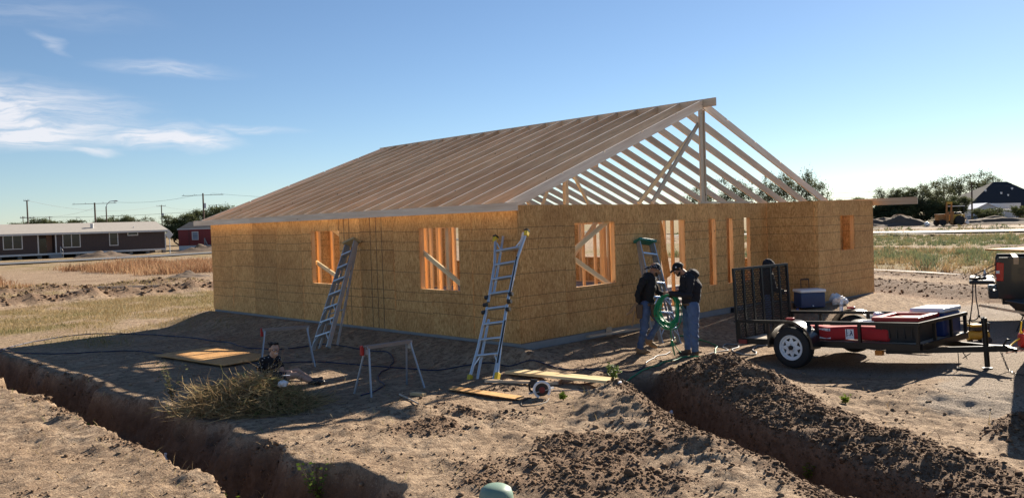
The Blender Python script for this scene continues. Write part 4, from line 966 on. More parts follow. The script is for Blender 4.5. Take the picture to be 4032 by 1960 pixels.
# local: x forward (to the right), y away from the camera; near side is y = 0, bed 1.75 wide
def pbox(nm, a, b, mat='truck_paint', bev=.02, par=None): mb = MB(); mb.box(a, b); return bd(mb, nm, mat, par or pk, bevel=bev)
mb = MB(); prof = [(0.02, .50), (0, .62), (0, 1.30), (.03, 1.38), (1.95, 1.38), (1.95, .50), (1.42, .50), (1.36, .66), (1.22, .80), (1.0, .86), (.78, .80), (.64, .66), (.58, .50)]
mb.prism(prof, 0, .07, 'xz'); bd(mb, 'bed_side', 'truck_paint', pk, bevel=.015)
mb = MB(); mb.prism(prof, 1.68, 1.75, 'xz'); bd(mb, 'bed_side', 'truck_paint', pk, bevel=.015)
pbox('bed_floor', (.0, .072, .78), (1.93, 1.678, .84)); pbox('bed_front', (1.90, .072, .842), (1.948, 1.678, 1.36))
tg = pbox('tailgate', (-.52, .06, .80), (-.03, 1.69, .87)); pbox('tailgate_cap', (-.50, .10, .871), (-.05, 1.65, .885), 'black_plastic', .003, tg)
for y in (.09, 1.66):
    mb = MB(); mb.tube([(-.45, y, .88), (.06, y, 1.16)], .012, 6); bd(mb, 'tailgate_strap', 'black_plastic', pk)
mb = MB(); mb.prism([(-.012, .88), (.12, .88), (.13, 1.26), (-.004, 1.28)], -.014, .03, 'xz'); tlp = bd(mb, 'tail_light', 'tail_lens', pk, bevel=.01)
mb = MB(); mb.box((-.016, -.018, 1.04), (.05, -.010, 1.10)); bd(mb, 'reverse_lens', 'white_plastic', tlp)
mb = MB(); mb.prism([(-.012, .88), (.12, .88), (.13, 1.26), (-.004, 1.28)], 1.72, 1.764, 'xz'); bd(mb, 'tail_light', 'tail_lens', pk, bevel=.01)
pbox('rear_bumper', (-.16, -.01, .50), (.03, 1.76, .68), 'black_plastic', .03)
pbox('chassis', (.1, .25, .36), (5.2, 1.5, .52), 'black_steel', .0)
mb = MB(); mb.prism([(1.98, .45), (1.98, 1.35), (2.15, 1.85), (3.3, 1.85), (3.85, 1.38), (5.2, 1.25), (5.35, .95), (5.35, .45)], .03, 1.72, 'xz'); bd(mb, 'cab', 'truck_paint', pk, bevel=.04)
mb = MB(); mb.prism([(2.15, 1.38), (2.25, 1.78), (3.2, 1.78), (3.6, 1.40)], .02, .029, 'xz'); bd(mb, 'side_window', 'dark_glass', pk)
for x in (1.0, 4.35):
    for y in (.10, 1.66):
        mb = MB(); mb.lathe([(.22, -.11), (.36, -.11), (.385, -.07), (.385, .07), (.36, .11), (.22, .11)], (x, y, .385), 30, 'y'); wt = bd(mb, 'wheel', 'rubber', pk, smooth=True)
        mb = MB(); mb.lathe([(.21, -.10), (.19, -.06), (.06, -.09), (.001, -.09)], (x, y, .385), 20, 'y'); bd(mb, 'wheel_rim', 'zinc', wt)
mb = MB(); mb.tube([(.32, .0, .34), (.34, 0, .28), (.30, 0, .22)], .02, 6); mb.tube([(.36, .02, .35), (.40, .02, .24)], .02, 6); bd(mb, 'tow_hook', 'rust_orange', pk)
mb = MB(); mb.box((.12, .30, .885), (.16, 1.5, .90)); bd(mb, 'bed_strip', 'black_plastic', pk)
# things on and by the truck
pM = Matrix.Translation((9.33, -5.0, -.30)) @ Matrix.Rotation(rad(-74), 4, 'Z')
def tp(x, y, z): return pM @ Vector((x, y, z))
mb = MB(); mb.box((0, -1.9, 0), (2.44, 0, .035)); o = link('plywood_stack', mb.mesh('plywood_stack', 'osb_plain')); o.matrix_world = Matrix.Translation((9.16, -4.83, 1.235)) @ Matrix.Rotation(rad(-30), 4, 'Z'); tag(o, 'pale OSB sheets propped across the truck bed at the right edge', 'sheet')
for q_, lb_ in ((.35, 'timber block under the OSB sheets nearest the tailgate'), (1.5, 'timber block under the OSB sheets nearest the cab')): tag(lumber('timber_support', tp(q_, -.05, 1.308), tp(q_, 1.8, 1.308), .09, .14, 'lumber'), lb_, 'timber')
bottle('water_bottle', tp(-.22, .55, .885), .21, 'clear water bottle standing on the lowered tailgate')
mb = MB(); mb.box((-.16, -.09, 0), (.16, .09, .05)); mb.tube([(-.1, 0, .05), (-.02, .02, .085), (.1, -.02, .06)], .018, 6); o = link('tool_case', mb.mesh('tool_case', 'black_plastic')); o.matrix_world = Matrix.Translation(tp(-.35, .35, .886)) @ Matrix.Rotation(rad(20-42), 4, 'Z'); tag(o, 'flat black tool case lying on the lowered tailgate', 'case')
br_ = empty('blue_barrel', tp(1.05, .95, .842), 0, 'blue barrel with a black crate on top standing in the truck bed', 'barrel')
mb = MB(); mb.lathe([(.24, 0), (.27, .02), (.28, .2), (.285, .38), (.28, .55), (.26, .66), (.24, .68)], (0, 0, 0), 24); bd(mb, 'drum', 'blue_plastic', br_, smooth=True)
mb = MB(); mb.box((-.36, -.28, .681), (.36, .28, .86)); mb.lathe([(.2, .86), (.19, .92), (.10, .95), (.001, .955)], (.05, 0, 0), 16); bd(mb, 'crate', 'black_plastic', br_, bevel=.02)
# cords hanging from the tailgate
def hang(name, pts, r_, mat, label, cat='cable'):
    P = smooth_path(pts, 7); mb = MB(); mb.tube(P, r_, 6); return thing_mesh(name, mb, mat, label, cat, smooth='all', loc=Vector(pts[0]))
a0 = tp(-.45, .08, .80); g0 = gz(8.2, -4.6)
hang('hanging_cable', [a0, tp(-.46, .02, .45), tp(-.50, -.05, .05), tp(-.40, -.1, -.02+.04), tp(-.15, -.15, .03), tp(-.2, -.4, .03), tp(-.6, -.6, .03)], .012, 'dark_cable', 'black cable hanging from the tailgate and looping on the gravel')
hang('hanging_cable', [tp(-.40, .08, .80), tp(-.39, .03, .5), tp(-.36, -.03, .1), tp(-.6, -.15, .035), tp(-1.0, -.2, .035), tp(-1.5, -.25, .03)], .012, 'dark_cable', 'black cable hanging from the tailgate and trailing left towards the trailer')
# air compressor behind the jack
gx_, gy_ = 6.1, -5.55; g_ = gz(gx_, gy_)
gn = empty('air_compressor', (gx_, gy_, g_), rad(-44.5), 'small yellow air compressor on the gravel behind the trailer tongue', 'compressor')
mb = MB(); mb.cyl((-.19, 0, .14), (.17, 0, .14), .085, .085, 16); bd(mb, 'tank', 'yellow_paint', gn, smooth=True)
mb = MB(); mb.box((-.10, -.08, .226), (.10, .08, .33)); bd(mb, 'pump', 'black_plastic', gn, bevel=.015)
mb = MB(); mb.box((-.16, -.09, .30), (.04, .09, .345)); bd(mb, 'pump_cover', 'yellow_paint', gn, bevel=.015)
mb = MB(); mb.tube([(-.15, 0, .22), (-.15, 0, .40), (-.13, 0, .47)], .014, 6); mb.tube([(.16, -.06, .2), (.17, -.06, .36), (.17, .06, .36), (.16, .06, .2)], .012, 6); bd(mb, 'carry_handle', 'dark_steel', gn)
for s in (-1, 1):
    mb = MB(); mb.cyl((.12, s*.10, .06), (.12, s*.13, .06), .062, .062, 12); bd(mb, 'foot_wheel', 'black_plastic', gn, smooth=True)
mb = MB(); mb.box((-.16, -.07, .0), (-.13, .07, .07)); bd(mb, 'rubber_foot', 'black_plastic', gn)
hang('compressor_hose', [(gx_-.1, gy_-.1, g_+.1), (gx_-.25, gy_-.2, g_+.02), (gx_-.2, gy_-.5, g_+.02), (gx_+.1, gy_-.8, g_+.02), (gx_+.3, gy_-1.0, g_+.02)], .012, 'grey_cable', 'pale hose on the gravel between compressor and red fuel can', 'hose')
# red fuel can
rx, ry = 5.62, -6.46; rg = gz(rx, ry)
rc = empty('fuel_can', (rx, ry, rg), rad(-60), 'red plastic fuel can with yellow spout at the right edge', 'fuel can')
o = link('can_body', rbox_mesh(.30, .20, .24, .045, 'red_plastic'), rc); o.location = (0, 0, .12)
mb = MB(); mb.tube([(-.08, 0, .23), (-.07, 0, .30), (.07, 0, .30), (.08, 0, .23)], .016, 6); bd(mb, 'carry_handle', 'red_plastic', rc, smooth=True)
mb = MB(); mb.cyl((-.10, 0, .23), (-.12, 0, .27), .025, .022, 10); mb.cyl((-.12, 0, .27), (-.10, .0, .44), .014, .010, 8); bd(mb, 'spout', 'yellow_plastic', rc, smooth=True)
hang('yellow_hose', [(rx+.15, ry-.1, rg+.30), (rx-.1, ry+.1, rg+.16), (rx-.35, ry+.18, rg+.06), (rx-.6, ry+.15, rg+.02)], .013, 'yellow_plastic', 'yellow hose drooping over the red fuel can', 'hose')
hang('orange_cord', [(rx+.5, ry-.2, rg+.02), (rx+.1, ry-.35, rg+.02), (rx-.4, ry-.1, rg+.02), (rx-.9, ry+.1, rg+.02)], .008, 'orange_cord', 'thin orange cord on the gravel in front of the fuel can', 'cord')
# wheelbarrow at the right edge
wbx, wby = 7.62, -6.15; wg = gz(wbx, wby)
wb = empty('wheelbarrow', (wbx, wby, wg), rad(-44.5), 'black wheelbarrow cut off by the right edge beside the truck', 'wheelbarrow')
bm_ = []
mb = MB(); top = [(-.42, -.33, .58), (.50, -.36, .64), (.50, .36, .64), (-.42, .33, .58)]; bot = [(-.18, -.22, .30), (.28, -.22, .26), (.28, .22, .26), (-.18, .22, .30)]
inn = [(x*.94, y*.92, z-.0) for x, y, z in top]; inb = [(x*.9, y*.9, z+.02) for x, y, z in bot]
mb.add(top+bot+inn+inb, [(0,1,5,4),(1,2,6,5),(2,3,7,6),(3,0,4,7),(4,5,6,7),(8,12,13,9),(9,13,14,10),(10,14,15,11),(11,15,12,8),(12,15,14,13),(0,8,9,1),(1,9,10,2),(2,10,11,3),(3,11,8,0)]); bd(mb, 'tray', 'black_plastic', wb)
mb = MB(); mb.tube(top+[top[0]], .014, 6); bd(mb, 'tray_rim', 'black_steel', wb)
for s in (-1, 1):
    mb = MB(); mb.beam((.62, s*.10, .20), (-.95, s*.30, .52), .036, .045); bd(mb, 'handle', 'lumber', wb); mb = MB(); mb.tube([(-.15, s*.2, .33), (-.28, s*.22, .01), (-.10, s*.22, .01)], .013, 6); bd(mb, 'leg', 'black_steel', wb)
mb = MB(); mb.lathe([(.08, -.04), (.18, -.045), (.20, 0), (.18, .045), (.08, .04)], (.66, 0, .20), 20, 'y'); bd(mb, 'wheel', 'rubber', wb, smooth=True)
# lumber whose ends show at the right edge, height made up to cast shadow
sa_ = math.atan2(.68, 2.83); sux, suy = math.cos(sa_), math.sin(sa_); sg_ = gz(2.0, -7.7)
ls = empty('lumber_stack', (1.30, -7.62, sg_), 0, 'stack of yellow boards whose ends show at the lower right edge, made tall to cast shade', 'lumber stack')
for k in range(11):
    for j in range(5):
        o_ = random.uniform(-.05, .12) if k < 2 else random.uniform(.10, .35)
        bx_, by_ = 1.30+sux*o_+suy*.15*j, -7.62+suy*o_-sux*.15*j
        lumber('stacked_board', (bx_, by_, sg_+.05+.112*k), (bx_+sux*3.6, by_+suy*3.6, sg_+.05+.112*k), .14, .10, 'lumber_yellow', ls)
# ------------------------------------------------------------------ people
plain('skin', (.33, .17, .105), .55, 0, .12, 20.)
plain('skin_pale', (.50, .29, .20), .55, 0, .10, 20.)
plain('hair_dark', (.012, .009, .008), .6, 0, .2, 30., bump=.4, bscale=60.)
plain('black_knit', (.010, .010, .012), .9, 0, .3, 8., bump=.6, bscale=14.)
plain('hoodie', (.014, .014, .019), .9, 0, .3, 8., bump=.6, bscale=12.)
plain('denim', (.075, .12, .225), .85, 0, .45, 7., bump=.7, bscale=16.)
plain('boot_leather', (.26, .15, .07), .7, 0, .25, 12.)
plain('boot_dark', (.07, .045, .03), .7, 0, .25, 12.)
plain('tool_leather', (.10, .06, .035), .7, 0, .3, 10.)
plain('shorts_navy', (.012, .014, .025), .85, 0, .2, 8., bump=.4, bscale=14.)
mt, t = new_mat('bandana'); oc = t.n('ShaderNodeTexCoord').outputs['Object']
vo = t.n('ShaderNodeTexVoronoi', {'Vector': oc, 'Scale': 34.}); k = t.math('LESS_THAN', vo.outputs['Distance'], .30)
out(t, t.n('ShaderNodeBsdfPrincipled', {'Base Color': t.mix(k, (.012, .012, .016), (.55, .56, .60)), 'Roughness': .8}))
mt, t = new_mat('printed_shirt'); oc = t.n('ShaderNodeTexCoord').outputs['Object']
vo = t.n('ShaderNodeTexVoronoi', {'Vector': t.mapv(oc, (1, 1, 2.0)), 'Scale': 17.}); k = t.math('LESS_THAN', vo.outputs['Distance'], .20)
out(t, t.n('ShaderNodeBsdfPrincipled', {'Base Color': t.mix(k, (.010, .010, .013), (.55, .55, .55)), 'Roughness': .85}))
PRZ = -YAW                                              # people are laid out with local x to the right of the picture, y away from it
class Body:
    def __init__(s): s.mb = MB(); s.seg = []
    def limb(s, pts, radii, mat, flat=None, n=14):
        """tapered rounded limb through the points; flat=(axis, k) squashes the section along an axis"""
        P = [Vector(p) for p in pts]; N = len(P); rings = []; prev = None
        def ring(c, d, r_, off):
            nonlocal prev
            a = (prev - d*prev.dot(d)) if prev is not None else d.orthogonal()
            if a.length < 1e-5: a = d.orthogonal()
            a.normalize(); prev = a; b = d.cross(a); q = []
            for i in range(n):
                t_ = 2*math.pi*i/n; v = a*(r_*math.cos(t_)) + b*(r_*math.sin(t_))
                if flat: ax = Vector(flat[0]).normalized(); v = v - ax*(v.dot(ax)*(1-flat[1]))
                q.append(c + d*off + v)
            rings.append(q)
        d0 = (P[1]-P[0]).normalized(); d1 = (P[-1]-P[-2]).normalized()
        for ph in (80, 55, 28): ring(P[0], d0, radii[0]*math.cos(rad(ph)), -radii[0]*math.sin(rad(ph)))
        for i, p in enumerate(P):
            d = (P[min(i+1, N-1)]-P[max(i-1, 0)]).normalized(); ring(p, d, radii[i], 0)
        for ph in (28, 55, 80): ring(P[-1], d1, radii[-1]*math.cos(rad(ph)), radii[-1]*math.sin(rad(ph)))
        vs = [v for r_ in rings for v in r_]; m_ = len(rings)
        fs = [(j*n+i, j*n+(i+1) % n, (j+1)*n+(i+1) % n, (j+1)*n+i) for j in range(m_-1) for i in range(n)] + [tuple(range(n-1, -1, -1)), tuple(range((m_-1)*n, m_*n))]
        s.mb.add(vs, fs)
        for i in range(N-1): s.seg.append((np.array(P[i]), np.array(P[i+1]), radii[i], radii[i+1], mat, flat))
    def ball(s, c, r_, mat, sc=(1, 1, 1)):
        s.mb.ell(c, (r_*sc[0], r_*sc[1], r_*sc[2]), 16, 10); s.seg.append((np.array(c, float), np.array(c, float)+1e-6, r_*sum(sc)/3, r_*sum(sc)/3, mat, None))
    def hand(s, wrist, direc, palm_n, mat, curl=.5, k=1.):
        """palm, four bent fingers of unequal length and a thumb from its side"""
        w_ = Vector(wrist); d = Vector(direc).normalized(); nn = Vector(palm_n); nn = (nn - d*nn.dot(d)).normalized(); sd = d.cross(nn)
        s.limb([w_, w_+d*.045*k, w_+d*.085*k], [.026*k, .036*k, .034*k], mat, (nn, .5))
        for j, ln in enumerate((.070, .080, .074, .058)):
            b = w_+d*.082*k+sd*((j-1.5)*.020*k); e1 = b+(d*math.cos(curl*.6)+nn*math.sin(curl*.6))*ln*.5*k; e2 = e1+(d*math.cos(curl*1.7)+nn*math.sin(curl*1.7))*ln*.5*k
            s.limb([b-d*.01*k, e1, e2], [.0095*k, .009*k, .0075*k], mat, n=8)
        b = w_+d*.03*k-sd*.030*k; s.limb([b, b+(d*.7-sd*.6+nn*.4)*.035*k, b+(d*1.1-sd*.5+nn*.8)*.052*k], [.012*k, .0105*k, .009*k], mat, n=8)
    def finish(s, name, parent, mats, voxel=.0085):
        tmp = link('tmp', s.mb.mesh('tmp', mats[0], fix=False))
        md = tmp.modifiers.new('r', 'REMESH'); md.mode = 'VOXEL'; md.voxel_size = voxel; md.use_smooth_shade = True
        sm = tmp.modifiers.new('s', 'SMOOTH'); sm.factor = .5; sm.iterations = 5
        dg = bpy.context.evaluated_depsgraph_get(); me = bpy.data.meshes.new_from_object(tmp.evaluated_get(dg)); bpy.data.objects.remove(tmp)
        me.materials.clear(); setmat(me, mats)
        nv = len(me.vertices); co = np.empty(nv*3); me.vertices.foreach_get('co', co); co = co.reshape(-1, 3); nr = np.empty(nv*3); me.vertices.foreach_get('normal', nr); nr = nr.reshape(-1, 3)
        fold = fbm(co[:, 0]*9+co[:, 2]*13, co[:, 2]*7-co[:, 1]*10+co[:, 0]*4, 3); keep_ = np.ones(nv)
        for a, b, ra_, rb_, mat, fl in s.seg:
            if mat.startswith('skin') or mat == 'hair_dark':
                ab = b-a; t_ = np.clip(((co-a)@ab)/max(ab@ab, 1e-12), 0, 1); keep_ = np.where(np.linalg.norm(co-a-t_[:, None]*ab, axis=1) < 1.25*max(ra_, rb_), 0, keep_)
        co = co+nr*(fold*keep_*.022)[:, None]; me.vertices.foreach_set('co', co.ravel()); me.update()
        n = len(me.polygons); c = np.empty(n*3); me.polygons.foreach_get('center', c); c = c.reshape(-1, 3)
        best = np.full(n, 1e9); mi = np.zeros(n, int)
        for a, b, ra_, rb_, mat, fl in s.seg:
            ab = b-a; t_ = np.clip(((c-a)@ab)/max(ab@ab, 1e-12), 0, 1); v = c-a-t_[:, None]*ab
            if fl is not None:
                ax = np.array(Vector(fl[0]).normalized()); pr = v@ax; v = v+np.outer(pr*(1/fl[1]-1), ax)
            d_ = np.linalg.norm(v, axis=1)/np.maximum(ra_+(rb_-ra_)*t_, 1e-4)
            m_ = d_ < best; best[m_] = d_[m_]; mi[m_] = mats.index(mat)
        me.polygons.foreach_set('material_index', mi.astype(np.int32)); me.polygons.foreach_set('use_smooth', [True]*n); me.update()
        return link(name, me, parent)
def head(b, c, look, up=(0, 0, 1), k=1., skin='skin', beard=None, hair=None, neck=None):
    """skull, jaw, nose, brow, ears; c is the centre of the skull, look the direction of the face"""
    c = Vector(c); f = Vector(look).normalized(); u = Vector(up); u = (u-f*u.dot(f)).normalized(); s_ = f.cross(u)
    b.limb([c-f*.022*k+u*.035*k, c+f*.018*k+u*.030*k], [.083*k, .078*k], hair or skin)
    b.limb([c+f*.030*k+u*.02*k, c+f*.042*k-u*.045*k, c+f*.052*k-u*.085*k], [.068*k, .060*k, .040*k], skin)
    if beard: b.limb([c+f*.040*k-u*.055*k+s_*.04*k, c+f*.068*k-u*.088*k, c+f*.040*k-u*.055*k-s_*.04*k], [.026*k, .036*k, .026*k], beard)
    b.limb([c+f*.095*k+u*.012*k, c+f*.117*k-u*.028*k], [.010*k, .015*k], skin, n=8)
    b.limb([c+f*.090*k+u*.026*k+s_*.04*k, c+f*.100*k+u*.028*k, c+f*.090*k+u*.026*k-s_*.04*k], [.012*k]*3, beard or hair or skin, n=8)
    for sg in (-1, 1): b.limb([c+s_*(sg*.080*k)+u*.018*k-f*.005*k, c+s_*(sg*.084*k)-u*.022*k], [.016*k, .012*k], skin, n=8)
    if neck is not None: b.limb([Vector(neck), c-f*.02*k-u*.05*k], [.062*k, .055*k], skin)
    return c, f, u, s_
def face_parts(root, c, f, u, s_, k=1., mouth='dark_red', glasses=False):
    mb = MB()
    for sg in (-1, 1): mb.ell(c+f*.092*k+s_*(sg*.032*k)+u*.006*k, (.013*k, .013*k, .009*k), 10, 6)
    bd(mb, 'eyes', 'paper', root, smooth='all')
    mb = MB()
    for sg in (-1, 1): mb.ell(c+f*.101*k+s_*(sg*.032*k)+u*.006*k, (.0065*k, .0065*k, .0065*k), 8, 6)
    bd(mb, 'pupils', 'hair_dark', root, smooth='all')
    mb = MB(); mb.tube([c+f*.092*k-u*.062*k+s_*(x_*k)+u*(abs(x_)*.25*k) for x_ in (-.026, -.013, 0, .013, .026)], .0055*k, 6); bd(mb, 'mouth', mouth, root)
    if glasses:
        mb = MB()
        for sg in (-1, 1):
            cc = c+f*.118*k+s_*(sg*.034*k)+u*.004*k; mb.tube([cc+s_*(.027*k*math.cos(a_))+u*(.021*k*math.sin(a_)) for a_ in [2*math.pi*i/14 for i in range(14)]], .0034*k, 5, closed=True)
            mb.tube([c+f*.112*k+s_*(sg*.062*k)+u*.010*k, c+s_*(sg*.090*k)+u*.012*k-f*.01*k], .0030*k, 5)
        mb.tube([c+f*.120*k-s_*.008*k+u*.008*k, c+f*.120*k+s_*.008*k+u*.008*k], .003*k, 5); bd(mb, 'glasses', 'black_plastic', root)
DN, SHR = 'denim', 'black_knit'
# ---- man with bandana
m1x, m1y = 2.02, -1.08; g1 = gz(m1x, m1y)
r1 = empty('person', (m1x, m1y, g1), PRZ, 'person in black bandana, dark sweatshirt, jeans and tool belt stepping towards the green hose', 'person', 'people working by the house')
b = Body()
hipL, hipR = Vector((.10, -.07, .88)), Vector((.19, .09, .88))
b.limb([hipL, (.07, -.08, .48), (-.02, -.06, .10)], [.105, .073, .058], DN)
b.limb([hipR, (.37, .05, .56), (.19, .10, .25)], [.105, .075, .058], DN)
b.limb([(-.03, -.06, .085), (.0, -.06, .05)], [.058, .055], 'boot_leather'); b.limb([(-.05, -.06, .042), (.08, -.09, .042), (.13, -.10, .035)], [.044, .046, .036], 'boot_leather')
b.limb([(.19, .10, .24), (.17, .10, .19)], [.058, .056], 'boot_leather'); b.limb([(.15, .10, .20), (.25, .10, .13), (.30, .10, .10)], [.046, .046, .038], 'boot_leather')
b.limb([(.14, .01, .90), (.14, .0, 1.05), (.16, .0, 1.22), (.18, 0, 1.34)], [.150, .155, .175, .150], SHR, ((.75, .65, 0), .74), 18)
b.limb([(.07, -.13, 1.36), (.19, .02, 1.39), (.28, .14, 1.36)], [.075, .085, .072], SHR)
b.limb([(.06, -.14, 1.35), (-.05, -.16, 1.12), (-.04, -.12, .93)], [.068, .053, .042], SHR); b.hand((-.04, -.12, .94), (.25, .2, -1), (.8, .4, 0), 'skin', .9)
b.limb([(.29, .15, 1.35), (.36, .17, 1.12), (.50, .10, 1.04)], [.066, .052, .042], SHR); b.hand((.50, .10, 1.04), (1, -.2, -.15), (0, -.6, -.6), 'skin', .7)
hd = head(b, (.315, .04, 1.535), (.9, -.05, -.40), (.35, 0, 1), .98, 'skin', 'hair_dark', None, (.20, .02, 1.40))
b.finish('body', r1, [DN, SHR, 'skin', 'boot_leather', 'hair_dark'])
face_parts(r1, *hd, .98)
mb = MB(); c, f, u, s_ = hd; R3 = Matrix((f, s_, u)).transposed()
def cap_dome(mb, c, f, u, s_, k, low, r_, back=0.):
    n, m_ = 20, 8; vs = []; fs = []
    for j in range(m_+1):
        ph = rad(90*j/m_)
        for i in range(n):
            t_ = 2*math.pi*i/n; vs.append(c + f*(r_[0]*math.cos(ph)*math.cos(t_)-.004) + s_*(r_[1]*math.cos(ph)*math.sin(t_)) + u*(low + r_[2]*math.sin(ph) - (back*max(0, -math.cos(t_))*math.cos(ph))))
    for j in range(m_):
        for i in range(n): fs.append((j*n+i, j*n+(i+1) % n, (j+1)*n+(i+1) % n, (j+1)*n+i))
    mb.add(vs, fs)
cap_dome(mb, c, f, u, s_, 1, .020, (.112, .094, .108), .035); bn = bd(mb, 'bandana_cloth', 'bandana', r1, smooth='all')
mb = MB(); kn = c-f*.11+u*.0; mb.ell(kn, (.025, .025, .02), 10, 6); mb.beam(kn, kn-f*.10-u*.01+s_*.03, .045, .012, u, .5); mb.beam(kn, kn-f*.07-u*.07-s_*.01, .045, .012, s_, .5); bd(mb, 'knot', 'bandana', r1, smooth=True)
mb = MB(); mb.lathe([(.158, .88), (.166, .885), (.166, .935), (.158, .94)], (0, 0, 0), 26); mb.v = [(x*.95*.76+.145-(y*.0), y*.98, z) for x, y, z in mb.v]; mb.f = [q for q in mb.f if len(q) == 4]; mb.mi = [0]*len(mb.f); tb = bd(mb, 'tool_belt', 'tool_leather', r1, smooth=True)
for (px, py, w_, h_) in ((-.02, -.12, .13, .26), (.25, -.14, .14, .24)):
    mb = MB(); mb.add([(px-w_/2, py-.06, .92), (px+w_/2, py-.06, .92), (px+w_/2, py+.04, .92), (px-w_/2, py+.04, .92), (px-w_*.36, py-.05, .92-h_), (px+w_*.36, py-.05, .92-h_), (px+w_*.36, py+.03, .92-h_), (px-w_*.36, py+.03, .92-h_)], [(0,3,2,1),(4,5,6,7),(0,1,5,4),(1,2,6,5),(2,3,7,6),(3,0,4,7)]); bd(mb, 'tool_pouch', 'tool_leather', r1, bevel=.02)
mb = MB(); mb.beam((-.06, -.15, .95), (-.20, -.17, .78), .05, .035, (0, 1, 0)); mb.beam((-.20, -.17, .78), (-.26, -.16, .74), .03, .05, (0, 1, 0)); mb.beam((-.10, -.16, .80), (-.17, -.17, .53), .028, .022, (0, 1, 0)); bd(mb, 'hammer', 'boot_leather', r1)
mb = MB(); mb.beam((.30, -.20, .86), (.36, -.20, .60), .03, .008, (0, 1, 0)); bd(mb, 'square', 'aluminium', r1)
# ---- man with hoodie holding the hose
m2x, m2y = 2.50, -1.90; g2 = gz(m2x, m2y)
r2 = empty('person', (m2x, m2y, g2), PRZ, 'person in black hoodie, dark cap and jeans holding the coiled green hose', 'person', 'people working by the house')
b = Body()
b.limb([(.0, -.08, .90), (.0, -.09, .50), (.02, -.07, .10)], [.118, .085, .066], DN)
b.limb([(-.06, .09, .90), (-.07, .10, .50), (-.07, .11, .12)], [.112, .083, .064], DN)
b.limb([(.03, -.07, .09), (.02, -.08, .06)], [.062, .06], 'boot_dark'); b.limb([(.05, -.06, .045), (-.03, -.13, .045), (-.06, -.17, .04)], [.046, .048, .040], 'boot_dark')
b.limb([(-.07, .11, .10), (-.08, .11, .06)], [.062, .06], 'boot_dark'); b.limb([(-.05, .11, .045), (-.17, .10, .045), (-.22, .09, .04)], [.046, .048, .040], 'boot_dark')
b.limb([(-.02, .0, .97), (-.015, .0, 1.10), (-.01, .0, 1.26), (-.05, .0, 1.38)], [.162, .180, .195, .160], 'hoodie', ((.45, .9, 0), .88), 18)
b.limb([(-.05, -.17, 1.40), (-.03, 0, 1.45), (-.07, .17, 1.40)], [.085, .10, .082], 'hoodie')
b.limb([(-.06, -.19, 1.39), (-.10, -.23, 1.11), (-.33, -.22, 1.15), (-.42, -.20, 1.17)], [.080, .064, .052, .045], 'hoodie'); b.hand((-.42, -.20, 1.17), (-1, .05, .15), (0, .35, -1), 'skin', .8)
b.limb([(-.08, .19, 1.39), (-.16, .22, 1.12), (-.34, .08, 1.10), (-.40, .04, 1.11)], [.078, .062, .050, .044], 'hoodie'); b.hand((-.40, .04, 1.11), (-1, -.2, .1), (0, -.6, -.7), 'skin', .8)
b.limb([(.03, -.07, 1.50), (.055, 0, 1.475), (.03, .07, 1.50)], [.075, .085, .075], 'hoodie')
hd = head(b, (-.225, .0, 1.585), (-.86, -.10, -.50), (-.45, 0, 1), 1.0, 'skin', 'hair_dark', 'hair_dark', (-.09, 0, 1.46))
b.finish('body', r2, [DN, 'hoodie', 'skin', 'boot_dark', 'hair_dark'])
face_parts(r2, *hd, 1.0)
c, f, u, s_ = hd
mb = MB(); cap_dome(mb, c, f, u, s_, 1, .028, (.112, .096, .100), .02); cpo = bd(mb, 'cap', 'black_knit', r2, smooth='all')
mb = MB(); n = 12
vs = [c+f*(.085)+u*.038+s_*(.085*math.cos(math.pi*i/n)) + f*(.012+.085*math.sin(math.pi*i/n)) - u*(.02*math.sin(math.pi*i/n)) for i in range(n+1)]; vi = [c+f*(.075)+u*.040+s_*(.085*math.cos(math.pi*i/n)) for i in range(n+1)]
for i in range(n): mb.quad(vi[i], vi[i+1], vs[i+1], vs[i]); mb.quad(vs[i]-u*.006, vs[i+1]-u*.006, vi[i+1]-u*.006, vi[i]-u*.006); mb.quad(vs[i], vs[i+1], vs[i+1]-u*.006, vs[i]-u*.006)
bd(mb, 'cap_brim', 'black_knit', cpo)
mb = MB(); mb.box((-.005, -.005, -.005), (.005, .005, .005)); mb.v = [tuple(c+s_*(.088 if s_.y < 0 else -.088)+f*(.05+x*2.2)+u*(.065+z*2.2)+Vector((0, y, 0))) for x, y, z in mb.v]; bd(mb, 'cap_badge', 'paper', cpo)
mb = MB(); mb.tube([(-.10+.085*math.cos(a_), .085*math.sin(a_), 1.475+.03*math.cos(a_)) for a_ in [2*math.pi*i/16 for i in range(16)]], .024, 7, closed=True); bd(mb, 'neck_scarf', 'bandana', r2, smooth='all')
mb = MB(); mb.lathe([(.135, .925), (.142, .93), (.142, .962), (.135, .966)], (0, 0, 0), 24); mb.v = [(x*1.08-.02, y*1.12, z) for x, y, z in mb.v]; mb.f = [q for q in mb.f if len(q) == 4]; mb.mi = [0]*len(mb.f); bd(mb, 'belt', 'tool_leather', r2)
